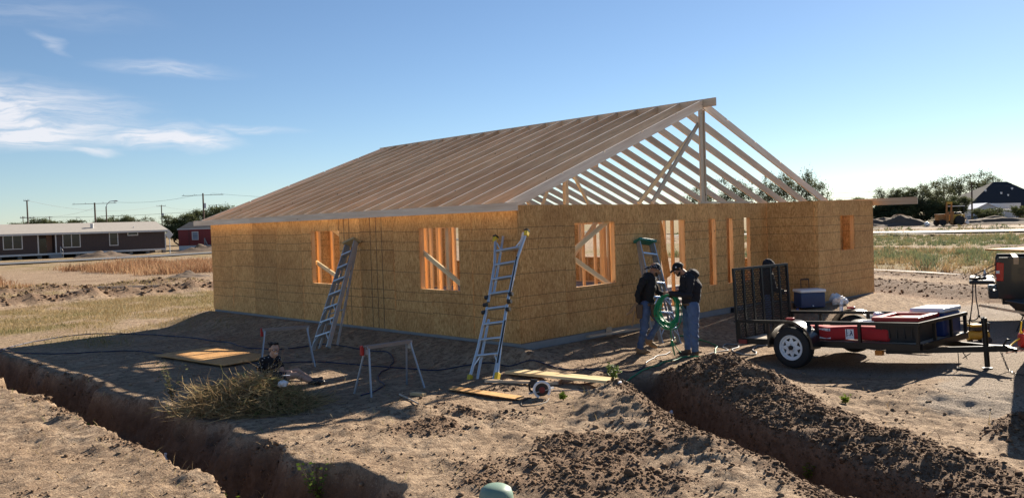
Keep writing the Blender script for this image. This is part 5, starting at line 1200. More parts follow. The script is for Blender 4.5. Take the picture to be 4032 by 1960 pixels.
# coiled hose hanging from the hands
hc = empty('hose_coil', (m2x+math.cos(PRZ)*(-.44), m2y+math.sin(PRZ)*(-.44), g2+1.13), PRZ, 'coil of bright green hose hanging from the hands of the man in the hoodie', 'hose')
for k in range(18):
    w_ = .185+random.uniform(-.04, .04); h_ = .285+random.uniform(-.045, .035); yy = random.uniform(-.07, .07); ox = random.uniform(-.035, .035); ph = random.uniform(-.3, .3)
    pts = [(ox+w_*math.sin(a_)*(1+.05*math.sin(3*a_+ph)), yy+.035*math.sin(2*a_+ph*9), -h_+.05*0+h_*math.cos(a_)+.015*math.sin(2*a_+ph)) for a_ in [2*math.pi*i/26 for i in range(26)]]
    mb = MB(); mb.tube(pts, .0095, 6, closed=True); bd(mb, 'hose_loop', 'green_hose', hc, smooth='all')
mb = MB(); mb.tube(smooth_path([(.02, -.05, -.54), (.035, -.06, -.75), (.06, -.05, -.98), (.10, -.04, -1.11), (.07, -.03, -.90), (.06, -.04, -.84), (.10, 0, -.92), (.2, .06, -1.05), (.34, .12, -1.11), (.44, .16, -1.115)], 6), .008, 6); bd(mb, 'hose_tail', 'green_hose', hc, smooth='all')
# ---- person behind the trailer gate
m3x, m3y = 4.60, -2.25; g3 = gz(m3x, m3y)
r3 = empty('person', (m3x, m3y, g3), PRZ, 'person in dark hooded jacket standing behind the mesh ramp gate', 'person', 'people working by the house')
b = Body()
for s in (-1, 1):
    b.limb([(.0+.02*s, s*.09, .86), (.01, s*.10, .48), (.0, s*.10, .10)], [.108, .080, .062], DN); b.limb([(0, s*.10, .08), (0, s*.10, .05)], [.06, .058], 'boot_dark'); b.limb([(-.03, s*.10, .045), (.10, s*.10, .045), (.15, s*.10, .038)], [.045, .047, .038], 'boot_dark')
b.limb([(0, 0, .92), (0, 0, 1.06), (.0, 0, 1.22), (.01, 0, 1.32)], [.155, .170, .180, .145], 'hoodie', ((1, .2, 0), .78), 18)
b.limb([(0, -.17, 1.33), (.0, 0, 1.37), (0, .17, 1.33)], [.08, .092, .08], 'hoodie')
for s in (-1, 1): b.limb([(0, s*.20, 1.32), (.07, s*.25, 1.07), (.25, s*.16, 1.00)], [.075, .060, .048], 'hoodie'); b.hand((.25, s*.16, 1.0), (1, -s*.3, .0), (0, -s*.5, -.8), 'skin', .7)
hd = head(b, (.05, 0, 1.50), (.9, .15, -.35), (.3, 0, 1), .96, 'skin', 'hair_dark', 'hair_dark', (.0, 0, 1.36))
c, f, u, s_ = hd
b.limb([c-f*.03+u*.03, c-f*.02-u*.07], [.105, .10], 'hoodie')
b.finish('body', r3, [DN, 'hoodie', 'skin', 'boot_dark', 'hair_dark'])
face_parts(r3, *hd, .96)
mb = MB(); cap_dome(mb, c, f, u, s_, 1, .0, (.122, .108, .122), .05); bd(mb, 'hood', 'hoodie', r3, smooth='all')
# ---- boy sitting on the ground
bx_, by_ = -3.74, 1.98; gb = gz(bx_, by_)
r4 = empty('person', (bx_, by_, gb), PRZ, 'smiling child in glasses and dark printed shirt sitting on the dirt behind the weed pile', 'person')
b = Body(); kb = .9
b.limb([(.0, .0, .10), (.22, -.06, .13)], [.115, .085], 'shorts_navy'); b.limb([(.0, .10, .10), (.20, .14, .14)], [.105, .085], 'shorts_navy')
b.limb([(.18, -.06, .13), (.40, -.08, .17), (.66, -.09, .055)], [.070, .052, .038], 'skin_pale'); b.limb([(.18, .14, .14), (.38, .12, .20), (.62, .06, .055)], [.070, .052, .038], 'skin_pale')
b.limb([(.64, -.09, .05), (.66, -.09, .05)], [.042, .042], 'black_plastic'); b.limb([(.65, -.09, .045), (.78, -.10, .050), (.85, -.10, .060)], [.042, .042, .034], 'black_plastic')
b.limb([(.61, .06, .05), (.72, .05, .06), (.78, .05, .08)], [.042, .042, .034], 'black_plastic')
b.limb([(-.02, .03, .10), (-.04, .02, .24), (-.04, .0, .36), (-.02, 0, .41)], [.120, .115, .125, .095], 'printed_shirt', ((.5, -.8, 0), .8), 16)
b.limb([(-.12, -.08, .41), (-.02, 0, .43), (.06, .10, .41)], [.058, .066, .056], 'printed_shirt')
b.limb([(-.13, -.09, .41), (-.17, -.10, .30)], [.060, .056], 'printed_shirt'); b.limb([(-.17, -.10, .30), (-.20, -.12, .20), (-.16, -.13, .06)], [.043, .036, .028], 'skin_pale'); b.hand((-.16, -.13, .07), (.1, -.1, -1), (.8, 0, 0), 'skin_pale', .3, .8)
b.limb([(.07, .11, .41), (.12, .09, .30)], [.058, .054], 'printed_shirt'); b.limb([(.12, .09, .30), (.16, .04, .20), (.24, -.02, .22)], [.041, .034, .027], 'skin_pale'); b.hand((.24, -.02, .22), (1, -.3, .1), (0, 0, -1), 'skin_pale', .6, .8)
hd = head(b, (.055, -.02, .585), (.55, -.82, -.02), (0, 0, 1), .92, 'skin_pale', None, None, (.0, .01, .44))
c, f, u, s_ = hd
b.finish('body', r4, ['shorts_navy', 'skin_pale', 'black_plastic', 'printed_shirt'], .0075)
face_parts(r4, c, f, u, s_, .92, 'paper', True)
mb = MB(); cap_dome(mb, c-f*.014, f, u, s_, 1, .036, (.090, .082, .072), .06)
for i in range(60):
    a_ = random.uniform(0, 2*math.pi); q = c+f*(.075*math.cos(a_)-.01)+s_*(.07*math.sin(a_))+u*(.080+random.uniform(0, .02)); mb.beam(q, q+f*.03*math.cos(a_)+s_*.02+u*.018, .016, .010, u, .2)
bd(mb, 'hair', 'hair_dark', r4, smooth=True)
mb = MB(); mb.box((.20, -.16, .175), (.33, -.08, .186)); o = bd(mb, 'phone', 'paper', r4)
# ------------------------------------------------------------------ far background
plain('siding_brown', (.060, .043, .042), .75, 0, .12, 2.)
plain('trim_white', (.52, .52, .52), .6, 0, .08)
plain('roof_grey', (.30, .275, .245), .85, 0, .18, 3., bump=.3, bscale=20.)
plain('roof_dark', (.022, .022, .028), .9, 0, .2, 2.)
plain('wall_white', (.55, .57, .60), .7, 0, .08, 1.5)
plain('wall_red', (.17, .018, .02), .6, 0, .15, 2.)
plain('wall_tan', (.20, .12, .09), .8)
plain('white_roof', (.82, .82, .82), .4)
plain('pole_wood', (.085, .06, .045), .85, 0, .2, 3.)
plain('wire_dark', (.05, .05, .055), .6)
plain('pier_block', (.22, .21, .20), .9)
plain('shaded_soil', (.125, .088, .062), .95, 0, .3, 1.5, bump=.6, bscale=6.)  # heap soil colour deepened to stand in for its back-lit shade
plain('asphalt', (.105, .105, .11), .9, 0, .18, 1.2, bump=.3, bscale=30.)
plain('pale_road', (.36, .35, .335), .85, 0, .12, .8)
plain('curb_conc', (.31, .28, .25), .85)
plain('step_grey', (.22, .23, .24), .7)
plain('tin_blue', (.20, .25, .32), .6)
# left road and right road
def strip(name, pts, w0, mat, lift, label):
    mb = MB(); n = len(pts)
    L_ = []
    for i, (x, y) in enumerate(pts):
        a = pts[max(i-1, 0)]; b_ = pts[min(i+1, n-1)]; d = Vector((b_[0]-a[0], b_[1]-a[1], 0)).normalized(); s_ = Vector((-d.y, d.x, 0)); L_.append((Vector((x, y, 0))+s_*w0/2, Vector((x, y, 0))-s_*w0/2))
    for i in range(n-1):
        q = [L_[i][1], L_[i+1][1], L_[i+1][0], L_[i][0]]; mb.quad(*[(v.x, v.y, gz(v.x, v.y)+lift) for v in q])
    o = link(name, mb.mesh(name, mat)); tag(o, label, kind='structure'); return o
strip('road', [(-60+8*i, 79+.02*i*i+(1.1*i if i > 8 else 1.1*i)) for i in range(30)], 7.5, 'asphalt', .12, 'asphalt street in front of the mobile homes')
strip('road', [(84.5-.9*i+58, 70-8*i) if False else (92.6-.12*i, 60-4*i) for i in range(26)], 9.0, 'pale_road', .18, 'pale road crossing the field on the right')
strip('kerb', [(80.3-.16*i, 60-4*i) for i in range(26)], .8, 'curb_conc', .22, 'pale kerb in front of the right road')
strip('path', [(118-.25*i, 70-4*i) for i in range(26)], 1.6, 'pale_road', .16, 'thin pale track in front of the tractor')
strip('path', [(25.6-.3*i, 9-1.5*i) for i in range(14)], .9, 'curb_conc', .07, 'pale strip of bare soil at the field edge')
# ---- brown mobile home
def window(root, x0, x1, z0, z1, y, split=1, mat='dark_glass', tr_='trim_white', fwd=-1):
    t_ = .11; mb = MB()
    mb.box((x0-t_, y-.06, z0-t_), (x0, y+.02, z1+t_)); mb.box((x1, y-.06, z0-t_), (x1+t_, y+.02, z1+t_)); mb.box((x0, y-.06, z1), (x1, y+.02, z1+t_)); mb.box((x0, y-.06, z0-t_), (x1, y+.02, z0))
    wn = bd(mb, 'window', tr_, root)
    for k in range(split):
        a, b_ = x0+(x1-x0)*k/split, x0+(x1-x0)*(k+1)/split
        mb = MB(); mb.box((a+(.05 if k else 0), y-.012, z0), (b_, y+.005, z1)); bd(mb, 'pane', mat, wn)
        mb = MB(); mb.box((a+(.05 if k else 0), y-.03, (z0+z1)/2-.025), (b_, y-.013, (z0+z1)/2+.025)); bd(mb, 'meeting_rail', 'dark_steel', wn)
        if k:
            mb = MB(); mb.box((a-.05, y-.05, z0), (a+.05, y-.002, z1)); bd(mb, 'mullion', tr_, wn)
MHG = gz(28, 112)
mh = empty('mobile_home', (0, 112, MHG), 0, 'long brown mobile home with grey roof on blocks across the street', 'mobile home')
# local z is measured from the ground there; floor line at fb, eave at fe
fb, fe, rz_ = .05-MHG, 2.86-MHG, 4.20-MHG
mb = MB(); mb.box((2, .0, fb), (21.9, 8.6, fe)); mb.box((23.85, .0, fb), (38.6, 8.6, fe)); mb.box((21.9, 1.2, fb), (23.85, 8.6, fe)); mb.box((21.9, .0, fe-.1), (23.85, 1.2, fe)); bd(mb, 'wall', 'siding_brown', mh)
mb = MB()
for k in range(91):
    x = 2.2+.4*k
    if not 21.7 < x < 24.0: mb.box((x, -.012, fb), (x+.03, -.001, fe))
o = bd(mb, 'siding_batten', 'siding_brown', mh); o['kind'] = 'stuff'
mb = MB(); mb.prism([(-.45, fe), (4.3, rz_), (9.05, fe), (9.05, fe-.10), (4.3, rz_-.10), (-.45, fe-.10)], 1.7, 38.95, 'yz'); bd(mb, 'roof', 'roof_grey', mh)
mb = MB(); mb.box((1.7, -.50, fe-.24), (38.98, -.451, fe+.02)); mb.prism([(-.45, fe-.24), (-.45, fe-.11), (4.3, rz_-.11), (9.05, fe-.11), (9.05, fe-.24), (4.3, rz_-.26)], 38.951, 39.0, 'yz'); bd(mb, 'fascia', 'trim_white', mh)
mb = MB(); mb.box((2, -.05, fb-.12), (38.6, .02, fb+.13)); bd(mb, 'bottom_trim', 'trim_white', mh)
for x in (38.5, 21.72, 23.86): mb = MB(); mb.box((x, -.06, fb), (x+.15, -.001, fe-.25)); bd(mb, 'corner_trim', 'trim_white', mh)
for (x0, x1, z0, z1, sp_) in ((17.8, 19.85, .95, 2.62, 2), (24.85, 26.9, .92, 2.62, 2), (30.85, 31.85, .95, 2.62, 1), (33.35, 34.6, 2.28, 2.70, 1), (10, 12, .95, 2.6, 2)): window(mh, x0, x1, z0-MHG, z1-MHG, -.03, sp_)
mb = MB(); mb.box((22.2, 1.10, fb+.02), (23.1, 1.19, fb+2.1)); dr = bd(mb, 'door', 'dark_glass', mh); mb = MB(); mb.box((23.0, 1.05, fb+1.0), (23.05, 1.09, fb+1.08)); bd(mb, 'handle', 'zinc', dr)
mb = MB(); mb.box((21.95, 1.15, fb), (22.18, 1.198, fe-.12)); mb.box((23.12, 1.15, fb), (23.8, 1.198, fe-.12)); bd(mb, 'porch_panel', 'wall_tan', mh)
mb = MB(); mb.cyl((29.1, 1.6, fe+.35), (29.1, 1.6, fe+1.05), .22, .22, 12); mb.cyl((29.1, 1.6, fe+1.05), (29.1, 1.6, fe+1.15), .28, .24, 12); bd(mb, 'roof_vent', 'trim_white', mh)
mb = MB(); mb.cyl((34.6, 1.2, fe+.3), (34.6, 1.2, fe+.6), .06, .06, 8); bd(mb, 'vent_pipe', 'zinc', mh)
for k in range(16): mb = MB(); mb.box((3+2.35*k, .3, -.1), (3.45+2.35*k, .8, fb-.12)); bd(mb, 'pier', 'pier_block', mh)
mb = MB(); mb.box((2, 4.0, -.1), (38.6, 4.3, fb-.05)); bd(mb, 'chassis_beam', 'dark_steel', mh)
for k in range(4): mb = MB(); mb.box((22.9, -.4-.28*(k+1), -.05), (24.4, -.4-.28*k, fb-.02-.17*(k+1)+.17*0+.15)); bd(mb, 'porch_step', 'step_grey', mh)
for x in (24.35,):
    mb = MB(); mb.beam((x, -.4, fb+.95), (x, -1.5, .95), .06, .06); mb.beam((x, -.42, fb), (x, -.42, fb+.95), .06, .06, (1, 0, 0)); mb.beam((x, -1.5, 0), (x, -1.5, .95), .06, .06, (1, 0, 0)); mb.beam((x, -.4, fb+.5), (x, -1.5, .5), .05, .05); bd(mb, 'handrail', 'trim_white', mh)
# ---- red mobile home
rz2 = gz(47, 122)
rt = empty('red_trailer_home', (45.6, 124.2, rz2), rad(-44.5), 'dark red trailer home with white skirting beside the brown one', 'mobile home')
mb = MB(); mb.box((0, 0, .75), (9, 11, 3.5)); bd(mb, 'wall', 'wall_red', rt)
mb = MB(); mb.box((.0, .03, -.3), (9, 10.9, .749)); bd(mb, 'skirting', 'wall_white', rt)
mb = MB(); mb.prism([(-.12, 3.5), (2.0, 4.6), (7, 4.6), (9.12, 3.5)], -.1, 11, 'xz'); bd(mb, 'roof', 'roof_grey', rt)
mb = MB(); mb.box((-.13, -.13, 3.36), (9.13, -.001, 3.52)); bd(mb, 'eave_trim', 'trim_white', rt)
window(rt, 2.35, 3.2, 1.75, 2.9, -.03, 1, 'tin_blue')
mb = MB(); mb.beam((4.5, -.6, 0), (4.5, -.6, 1.9), .15, .15, (1, 0, 0)); mb.beam((4.5, -.6, 1.8), (5.3, -.9, .1), .12, .12); mb.box((4.6, -1.2, 0), (5.6, -.01, .8)); bd(mb, 'stair', 'step_grey', rt)
mb = MB(); mb.box((1.72, -.02, .75), (1.78, -.001, 3.36)); bd(mb, 'wall_seam', 'dark_steel', rt)
# ---- road sign seen from the back
sgz = gz(36.4, 105.2)
sg = empty('road_sign', (36.45, 105.2, sgz), rad(-44.5), 'diamond road sign seen from behind at the end of the brown home', 'sign')
mb = MB(); mb.beam((0, 0, 0), (0, 0, 3.1), .08, .08, (1, 0, 0)); bd(mb, 'post', 'zinc', sg)
mb = MB(); mb.prism([(0, 2.0), (.55, 2.65), (0, 3.3), (-.55, 2.65)], -.07, -.05, 'xz'); bd(mb, 'panel', 'trim_white', sg)
# ---- poles
def pole(loc, h, label, arms=(), lamp=0, rz=PRZ, r_=.15, tr=False):
    g_ = gz(loc[0], loc[1]); P_ = empty('utility_pole' if not lamp else 'street_lamp', (loc[0], loc[1], g_), rz, label, 'pole' if not lamp else 'street lamp', 'utility poles along the streets' if not lamp else 'street lamps')
    mb = MB(); mb.cyl((0, 0, -.3), (0, 0, h), r_*.85, r_*.6, 8); bd(mb, 'post', 'pole_wood', P_, smooth=True)
    for (dz, w_) in arms:
        mb = MB(); mb.box((-w_/2, -.20, h-dz-.04), (w_/2, -.08, h-dz+.04)); am = bd(mb, 'cross_arm', 'pole_wood', P_)
        mb = MB()
        for x in (-.46, -.2, .2, .46): mb.cyl((x*w_, -.14, h-dz+.055), (x*w_, -.14, h-dz+.30), .05, .03, 6)
        bd(mb, 'insulators', 'zinc', am)
    if tr: mb = MB(); mb.cyl((.35, 0, h-3.0), (.35, 0, h-2.0), .24, .24, 10); bd(mb, 'transformer', 'zinc', P_)
    if lamp:
        mb = MB(); mb.tube([(0, 0, h-.5), (.15*lamp, 0, h+.4), (.7*lamp, 0, h+.9), (1.5*lamp, 0, h+1.0)], .07, 6); bd(mb, 'arm', 'zinc', P_)
        mb = MB(); mb.ell((1.8*lamp, 0, h+.98), (.42, .18, .11), 10, 6); bd(mb, 'lamp_head', 'zinc', P_, smooth=True)
    return P_
for (x, y, zt, lb, arms, lamp, r_, tr_) in [
    (32.5, 158.5, 9.2, 'tall leftmost utility pole rising behind the brown mobile home', ((.1, 1.0), (3.2, 2.6)), 0, .2, False),
    (82.4, 362.2, 11.4, 'small distant pole just left of the tall leftmost pole', ((.5, 2.0),), 0, .25, False), (90, 354.6, 11.0, 'small distant pole with two arms right of the tall leftmost pole', ((.3, 2.4), (5.5, 7)), 0, .25, False),
    (46.4, 165.9, 9.0, 'utility pole with wide crossarm above the roof vent', ((.2, 8.8),), 0, .25, False), (42.7, 148.4, 7.6, 'street lamp with curved arm above the brown mobile home', (), 1, .17, False),
    (108.1, 336.8, 10.7, 'small distant pole with crossarm right of the street lamp', ((.3, 10.),), 0, .3, False), (69.9, 191.9, 9.4, 'utility pole with short top arm near the right end of the brown home', ((.3, 2.2),), 0, .2, True),
    (61.9, 150.7, 10.2, 'tall utility pole with wide crossarm beside the house eave', ((.4, 8.3),), 0, .25, True), (106.3, 240.4, 11.2, 'utility pole half hidden behind the house roof edge', ((.2, 4.2),), 0, .25, False),
    (139.3, 306.2, 12.3, 'small distant pole closest to the sloping roof edge', ((.6, 9.),), 0, .28, False), (98.9, 345.8, 9.2, 'tiny distant street lamp above the middle of the brown home', (), -1, .18, False)]:
    pole((x, y), zt-gz(x, y), lb, arms, lamp, r_=r_, tr=tr_)
for (x, y, zt, lb) in [(162, 45, 6.7, 'utility pole standing behind the yellow tractor'), (165.9, 41.2, 7.3, 'taller utility pole in front of the dark-roofed house')]: pole((x, y), zt-gz(x, y), lb, (), 0, r_=.22)
def wire(a, b_, sag, label, r_=.022):
    a, b_ = Vector(a), Vector(b_); pts = [a.lerp(b_, i/16)-Vector((0, 0, sag*4*(i/16)*(1-i/16))) for i in range(17)]
    mb = MB(); mb.tube(pts, r_, 4); thing_mesh('power_line', mb, 'wire_dark', label, 'wire', 'overhead wires', loc=a)
wire((32.7, 158.3, 9.1), (70, 191.8, 9.3), 1.6, 'overhead wire from the tall leftmost pole to the pole near the right end')
wire((33, 158.3, 6.3), (46.4, 165.8, 8.0), .7, 'lower overhead wire between the first two tall poles')
wire((49, 163, 9.0), (61, 151.5, 9.9), .6, 'overhead wire between the two wide-arm poles')
wire((63, 149, 10.1), (120, 96, 9.0), 2., 'overhead wire disappearing behind the rafters')
wire((70, 192, 9.2), (106, 240, 11.0), 1.2, 'overhead wire running to the pole behind the roof edge')
wire((82, 362, 11.0), (139, 306, 11.6), 1.0, 'faint distant wire along the small poles', .06)
wire((140, 74, 6.4), (162, 45.2, 6.5), .35, 'upper wire over the wing wall leading to the tractor pole')
wire((162, 45.2, 6.5), (200, 16, 7.6), .5, 'wire running right in front of the dark roof')
wire((140, 74, 5.6), (162, 45.2, 5.4), .4, 'lower wire over the wing wall')
# ---- houses on the right
h1z = gz(212, 50)
dh = empty('dark_roofed_house', (214.5, 49.6, h1z), PRZ, 'big house with a dark hipped roof beyond the tractor', 'house')
ev = 2.6-h1z; pk_ = 8.5-h1z
mb = MB(); vs = [(-12, -8, ev), (9.5, -8, ev), (9.5, 9, ev), (-12, 9, ev), (-1.2, 0, pk_), (2.2, 0, pk_)]; mb.add(vs, [(0, 1, 5, 4), (1, 2, 5), (2, 3, 4, 5), (3, 0, 4), (3, 2, 1, 0)]); rf = bd(mb, 'roof', 'roof_dark', dh)
for (x, y, z, s) in ((1.8, -2.6, 7.2, .28), (-1.6, -4.0, 5.6, .28), (-.4, -4.7, 5.0, .24), (-4.8, -3.0, 6.2, .3)):
    mb = MB(); zz = ev+(pk_-ev)*(8+y)/8; mb.cyl((x, y, zz-.1), (x, y, zz+s*1.4), s*.7, s*.9, 8); bd(mb, 'roof_vent', 'white_paint', rf)
mb = MB(); mb.box((-11, -7, -.2), (8.8, 8, ev-.01)); bd(mb, 'wall', 'wall_tan', dh)
for x in (-9, -6.2, 5): window(dh, x, x+1.3, 1.0, 2.3, -7.03, 1)
h2z = gz(178, 42)
wh = empty('white_house', (179.0, 42.2, h2z), PRZ-rad(12), 'small white house with bright metal roof in front of the dark-roofed one', 'house')
w0, we, wp = -.0, 2.15-h2z, 3.2-h2z
mb = MB(); mb.prism([(-2.1, -.3), (2.1, -.3), (2.1, we), (0, wp-.05), (-2.1, we)], 0, .1, 'xz'); mb.box((-2.1, .1, -.3), (2.1, 9, we)); bd(mb, 'wall', 'wall_white', wh)
mb = MB(); mb.prism([(-2.4, we-.12), (0, wp), (2.4, we-.12), (2.4, we-.02), (0, wp+.1), (-2.4, we-.02)], -.25, 9.2, 'xz'); bd(mb, 'roof', 'white_roof', wh)
mb = MB(); mb.box((2.1, 1.0, -.3), (6.2, 6, we-.25)); bd(mb, 'side_wing', 'wall_white', wh)
mb = MB(); mb.prism([(.2, wp-.02), (6.5, wp-.12), (6.5, we-.15), (2.2, we-.1)], .6, .72, 'xz'); bd(mb, 'wing_roof', 'white_roof', wh)
window(wh, -.5, .5, 1.25, 2.2, -.03, 1)
mb = MB(); mb.box((-5.5, .5, -.2), (-2.1, 3, 1.1)); bd(mb, 'lean_to', 'tin_blue', wh)
# fence and wall in front of the houses
fn = empty('rail_fence', (171, 47, gz(171, 47)), PRZ, 'thin pale rail fence in front of the white house', 'fence')
for k in range(9):
    mb = MB(); mb.beam((-7+2.6*k, 0, -.2), (-7+2.6*k, 0, 1.0), .10, .10, (1, 0, 0)); bd(mb, 'post', 'pole_wood', fn)
for z in (.85,): mb = MB(); mb.box((-7, -.06, z), (14, -.04, z+.10)); bd(mb, 'rail', 'trim_white', fn)
# ---- tractor with backhoe boom
tz_ = gz(131, 34.4)
bk = empty('backhoe_tractor', (131.2, 34.2, tz_), PRZ, 'yellow backhoe tractor with upright boom parked on the dirt bank', 'tractor')
mb = MB(); mb.box((-2.2, -.6, .9), (-.6, .6, 1.75)); mb.box((-2.3, -.62, 1.75), (-.7, .62, 1.85)); bd(mb, 'engine_hood', 'rust_orange', bk, bevel=.05)
mb = MB(); mb.box((-.1, -.7, .75), (1.9, .7, 1.75)); bd(mb, 'body', 'yellow_paint', bk, bevel=.05)
mb = MB(); mb.box((.0, -.6, 1.76), (1.5, .6, 2.1)); bd(mb, 'seat_box', 'dark_steel', bk, bevel=.05)
mb = MB(); mb.box((-.2, -.85, 3.0), (1.9, .85, 3.1)); bd(mb, 'canopy', 'white_roof', bk)
for x, y in ((-.1, -.75), (1.75, -.75), (-.1, .75), (1.75, .75)): mb = MB(); mb.beam((x, y, 1.7), (x, y, 3.0), .09, .09, (1, 0, 0)); bd(mb, 'canopy_post', 'dark_steel', bk)
for x0, x1 in ((-1.15, -1.0), (-.45, -.25), (-.95, -.75), (-.2, -.05)): mb = MB(); mb.beam((x0, -.9, .25), (x1, -.9, 3.7 if x0 in (-1.15, -.45) else 2.2), .16, .22, (1, 0, 0)); bd(mb, 'boom_arm', 'rust_orange', bk)
mb = MB(); mb.box((-1.05, -1.0, 3.4), (-.2, -.85, 3.75)); bd(mb, 'boom_head', 'yellow_paint', bk)
mb = MB(); mb.prism([(1.8, .5), (2.3, .1), (2.6, .35), (2.3, .9)], -.8, .8, 'xz'); bd(mb, 'bucket', 'white_paint', bk)
mb = MB(); mb.beam((1.9, -.8, 1.9), (2.2, -.8, .6), .12, .12, (0, 1, 0)); bd(mb, 'stabiliser', 'trim_white', bk)
for x, R_ in ((-1.7, .5), (.95, .78)):
    for y in (-.95, .95): mb = MB(); mb.lathe([(R_*.5, -.2), (R_*.95, -.2), (R_, -.1), (R_, .1), (R_*.95, .2), (R_*.5, .2)], (x, y, R_), 20, 'y'); bd(mb, 'wheel', 'rubber', bk, smooth=True)
crumple('white_debris', (127.9, 36.6, gz(127.9, 36.6)+.35), (.7, .3, .38), 'white_plastic', 'white debris on the dirt left of the tractor', 'debris', 6)
# ------------------------------------------------------------------ loose soil, weeds, grass and trees
def np_mesh(name, V, F, mat, attr=None, smooth=False):
    """V (n,3), F (m,3) or (m,4) arrays; attr = per-vertex float called tint"""
    me = bpy.data.meshes.new(name); k = F.shape[1]
    me.vertices.add(len(V)); me.vertices.foreach_set('co', np.ascontiguousarray(V, np.float32).ravel())
    me.loops.add(F.size); me.loops.foreach_set('vertex_index', np.ascontiguousarray(F, np.int32).ravel())
    me.polygons.add(len(F)); me.polygons.foreach_set('loop_start', np.arange(0, F.size, k, dtype=np.int32))
    if smooth: me.polygons.foreach_set('use_smooth', np.ones(len(F), bool))
    me.update(calc_edges=True)
    if attr is not None: a = me.attributes.new('tint', 'FLOAT', 'POINT'); a.data.foreach_set('value', np.ascontiguousarray(attr, np.float32))
    me.materials.append(MATS[mat]); return me
def tint_mat(name, stops, rough=.8, trans=0.):
    mt, t = new_mat(name); f = t.n('ShaderNodeAttribute', attribute_name='tint').outputs['Fac']; col = t.ramp(f, stops)
    b = t.n('ShaderNodeBsdfPrincipled', {'Base Color': col, 'Roughness': rough, 'Specular IOR Level': .2})
    if trans:
        tr_ = t.n('ShaderNodeBsdfTranslucent', {'Color': col}); mx = t.n('ShaderNodeMixShader', {0: trans, 1: b.outputs[0], 2: tr_.outputs[0]}); out(t, mx)
    else: out(t, b)
tint_mat('straw', [(0, (.17, .105, .05)), (.3, (.40, .27, .13)), (.6, (.56, .42, .22)), (.8, (.25, .245, .085)), (1, (.15, .18, .06))], .8, .25)
tint_mat('rust_weed', [(0, (.24, .125, .065)), (.5, (.42, .245, .135)), (.85, (.52, .37, .21)), (1, (.24, .20, .09))], .85, .3)
tint_mat('field_weed', [(0, (.44, .29, .15)), (.35, (.38, .29, .15)), (.7, (.22, .235, .11)), (1, (.15, .195, .11))], .85, .25)
tint_mat('lawn', [(0, (.38, .27, .14)), (.6, (.32, .24, .11)), (1, (.18, .175, .065))], .85, .25)
tint_mat('leaf_green', [(0, (.10, .15, .02)), (1, (.17, .24, .035))], .6, .35)
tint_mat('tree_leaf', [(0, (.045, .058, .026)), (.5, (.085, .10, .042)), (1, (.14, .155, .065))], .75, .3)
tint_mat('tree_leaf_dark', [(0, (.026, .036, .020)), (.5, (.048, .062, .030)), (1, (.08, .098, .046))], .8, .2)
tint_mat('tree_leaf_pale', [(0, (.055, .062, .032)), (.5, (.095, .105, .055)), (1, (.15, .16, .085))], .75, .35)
plain('bark', (.075, .055, .042), .9, 0, .25, 4.)
mt, t = new_mat('clod_soil'); f_ = t.n('ShaderNodeAttribute', attribute_name='tint').outputs['Fac']; geo = t.n('ShaderNodeNewGeometry').outputs['Position']
nn_ = t.noise(geo, 30., 5., .65); col = t.ramp(f_, [(0, (.145, .094, .062)), (.5, (.24, .162, .108)), (1, (.43, .315, .212))]); col = t.mix(t.smooth(nn_, .35, .7), t.mix(1., col, (.6, .58, .55), 'MULTIPLY'), col)
out(t, t.n('ShaderNodeBsdfPrincipled', {'Base Color': col, 'Roughness': .95, 'Specular IOR Level': .1, 'Normal': t.n('ShaderNodeBump', {'Height': nn_, 'Strength': .8, 'Distance': .02}).outputs[0]}))
def ico(sub, seed):
    bm = bmesh.new(); bmesh.ops.create_icosphere(bm, subdivisions=sub, radius=1.); rr = np.random.default_rng(seed)
    V = np.array([v.co[:] for v in bm.verts]); F = np.array([[v.index for v in f.verts] for f in bm.faces]); bm.free()
    d = rr.normal(size=(6, 3)); k = 1+.0*V[:, 0]
    for q in d: q = q/np.linalg.norm(q); k -= .55*np.clip(V@q-.40, 0, 1)
    k += rr.normal(0, .13, len(V)); return V*k[:, None], F
def scatter(base, pos, scl, rot, tints):
    V0, F0 = base; n = len(pos); c, s_ = np.cos(rot), np.sin(rot)
    V = V0[None]*scl[:, None, :]; X = V[..., 0]*c[:, None]-V[..., 1]*s_[:, None]; Y = V[..., 0]*s_[:, None]+V[..., 1]*c[:, None]
    V = np.stack([X, Y, V[..., 2]], -1)+pos[:, None, :]; F = F0[None]+(np.arange(n)*len(V0))[:, None, None]
    return V.reshape(-1, 3), F.reshape(-1, F0.shape[1]), np.repeat(tints, len(V0))
Vs, Fs, Ts = [], [], []; off = 0
def put(base, pos, scl, rot, tints):
    global off
    v, f, ti = scatter(base, pos, scl, rot, tints); Vs.append(v); Fs.append(f+off); Ts.append(ti); off += len(v)
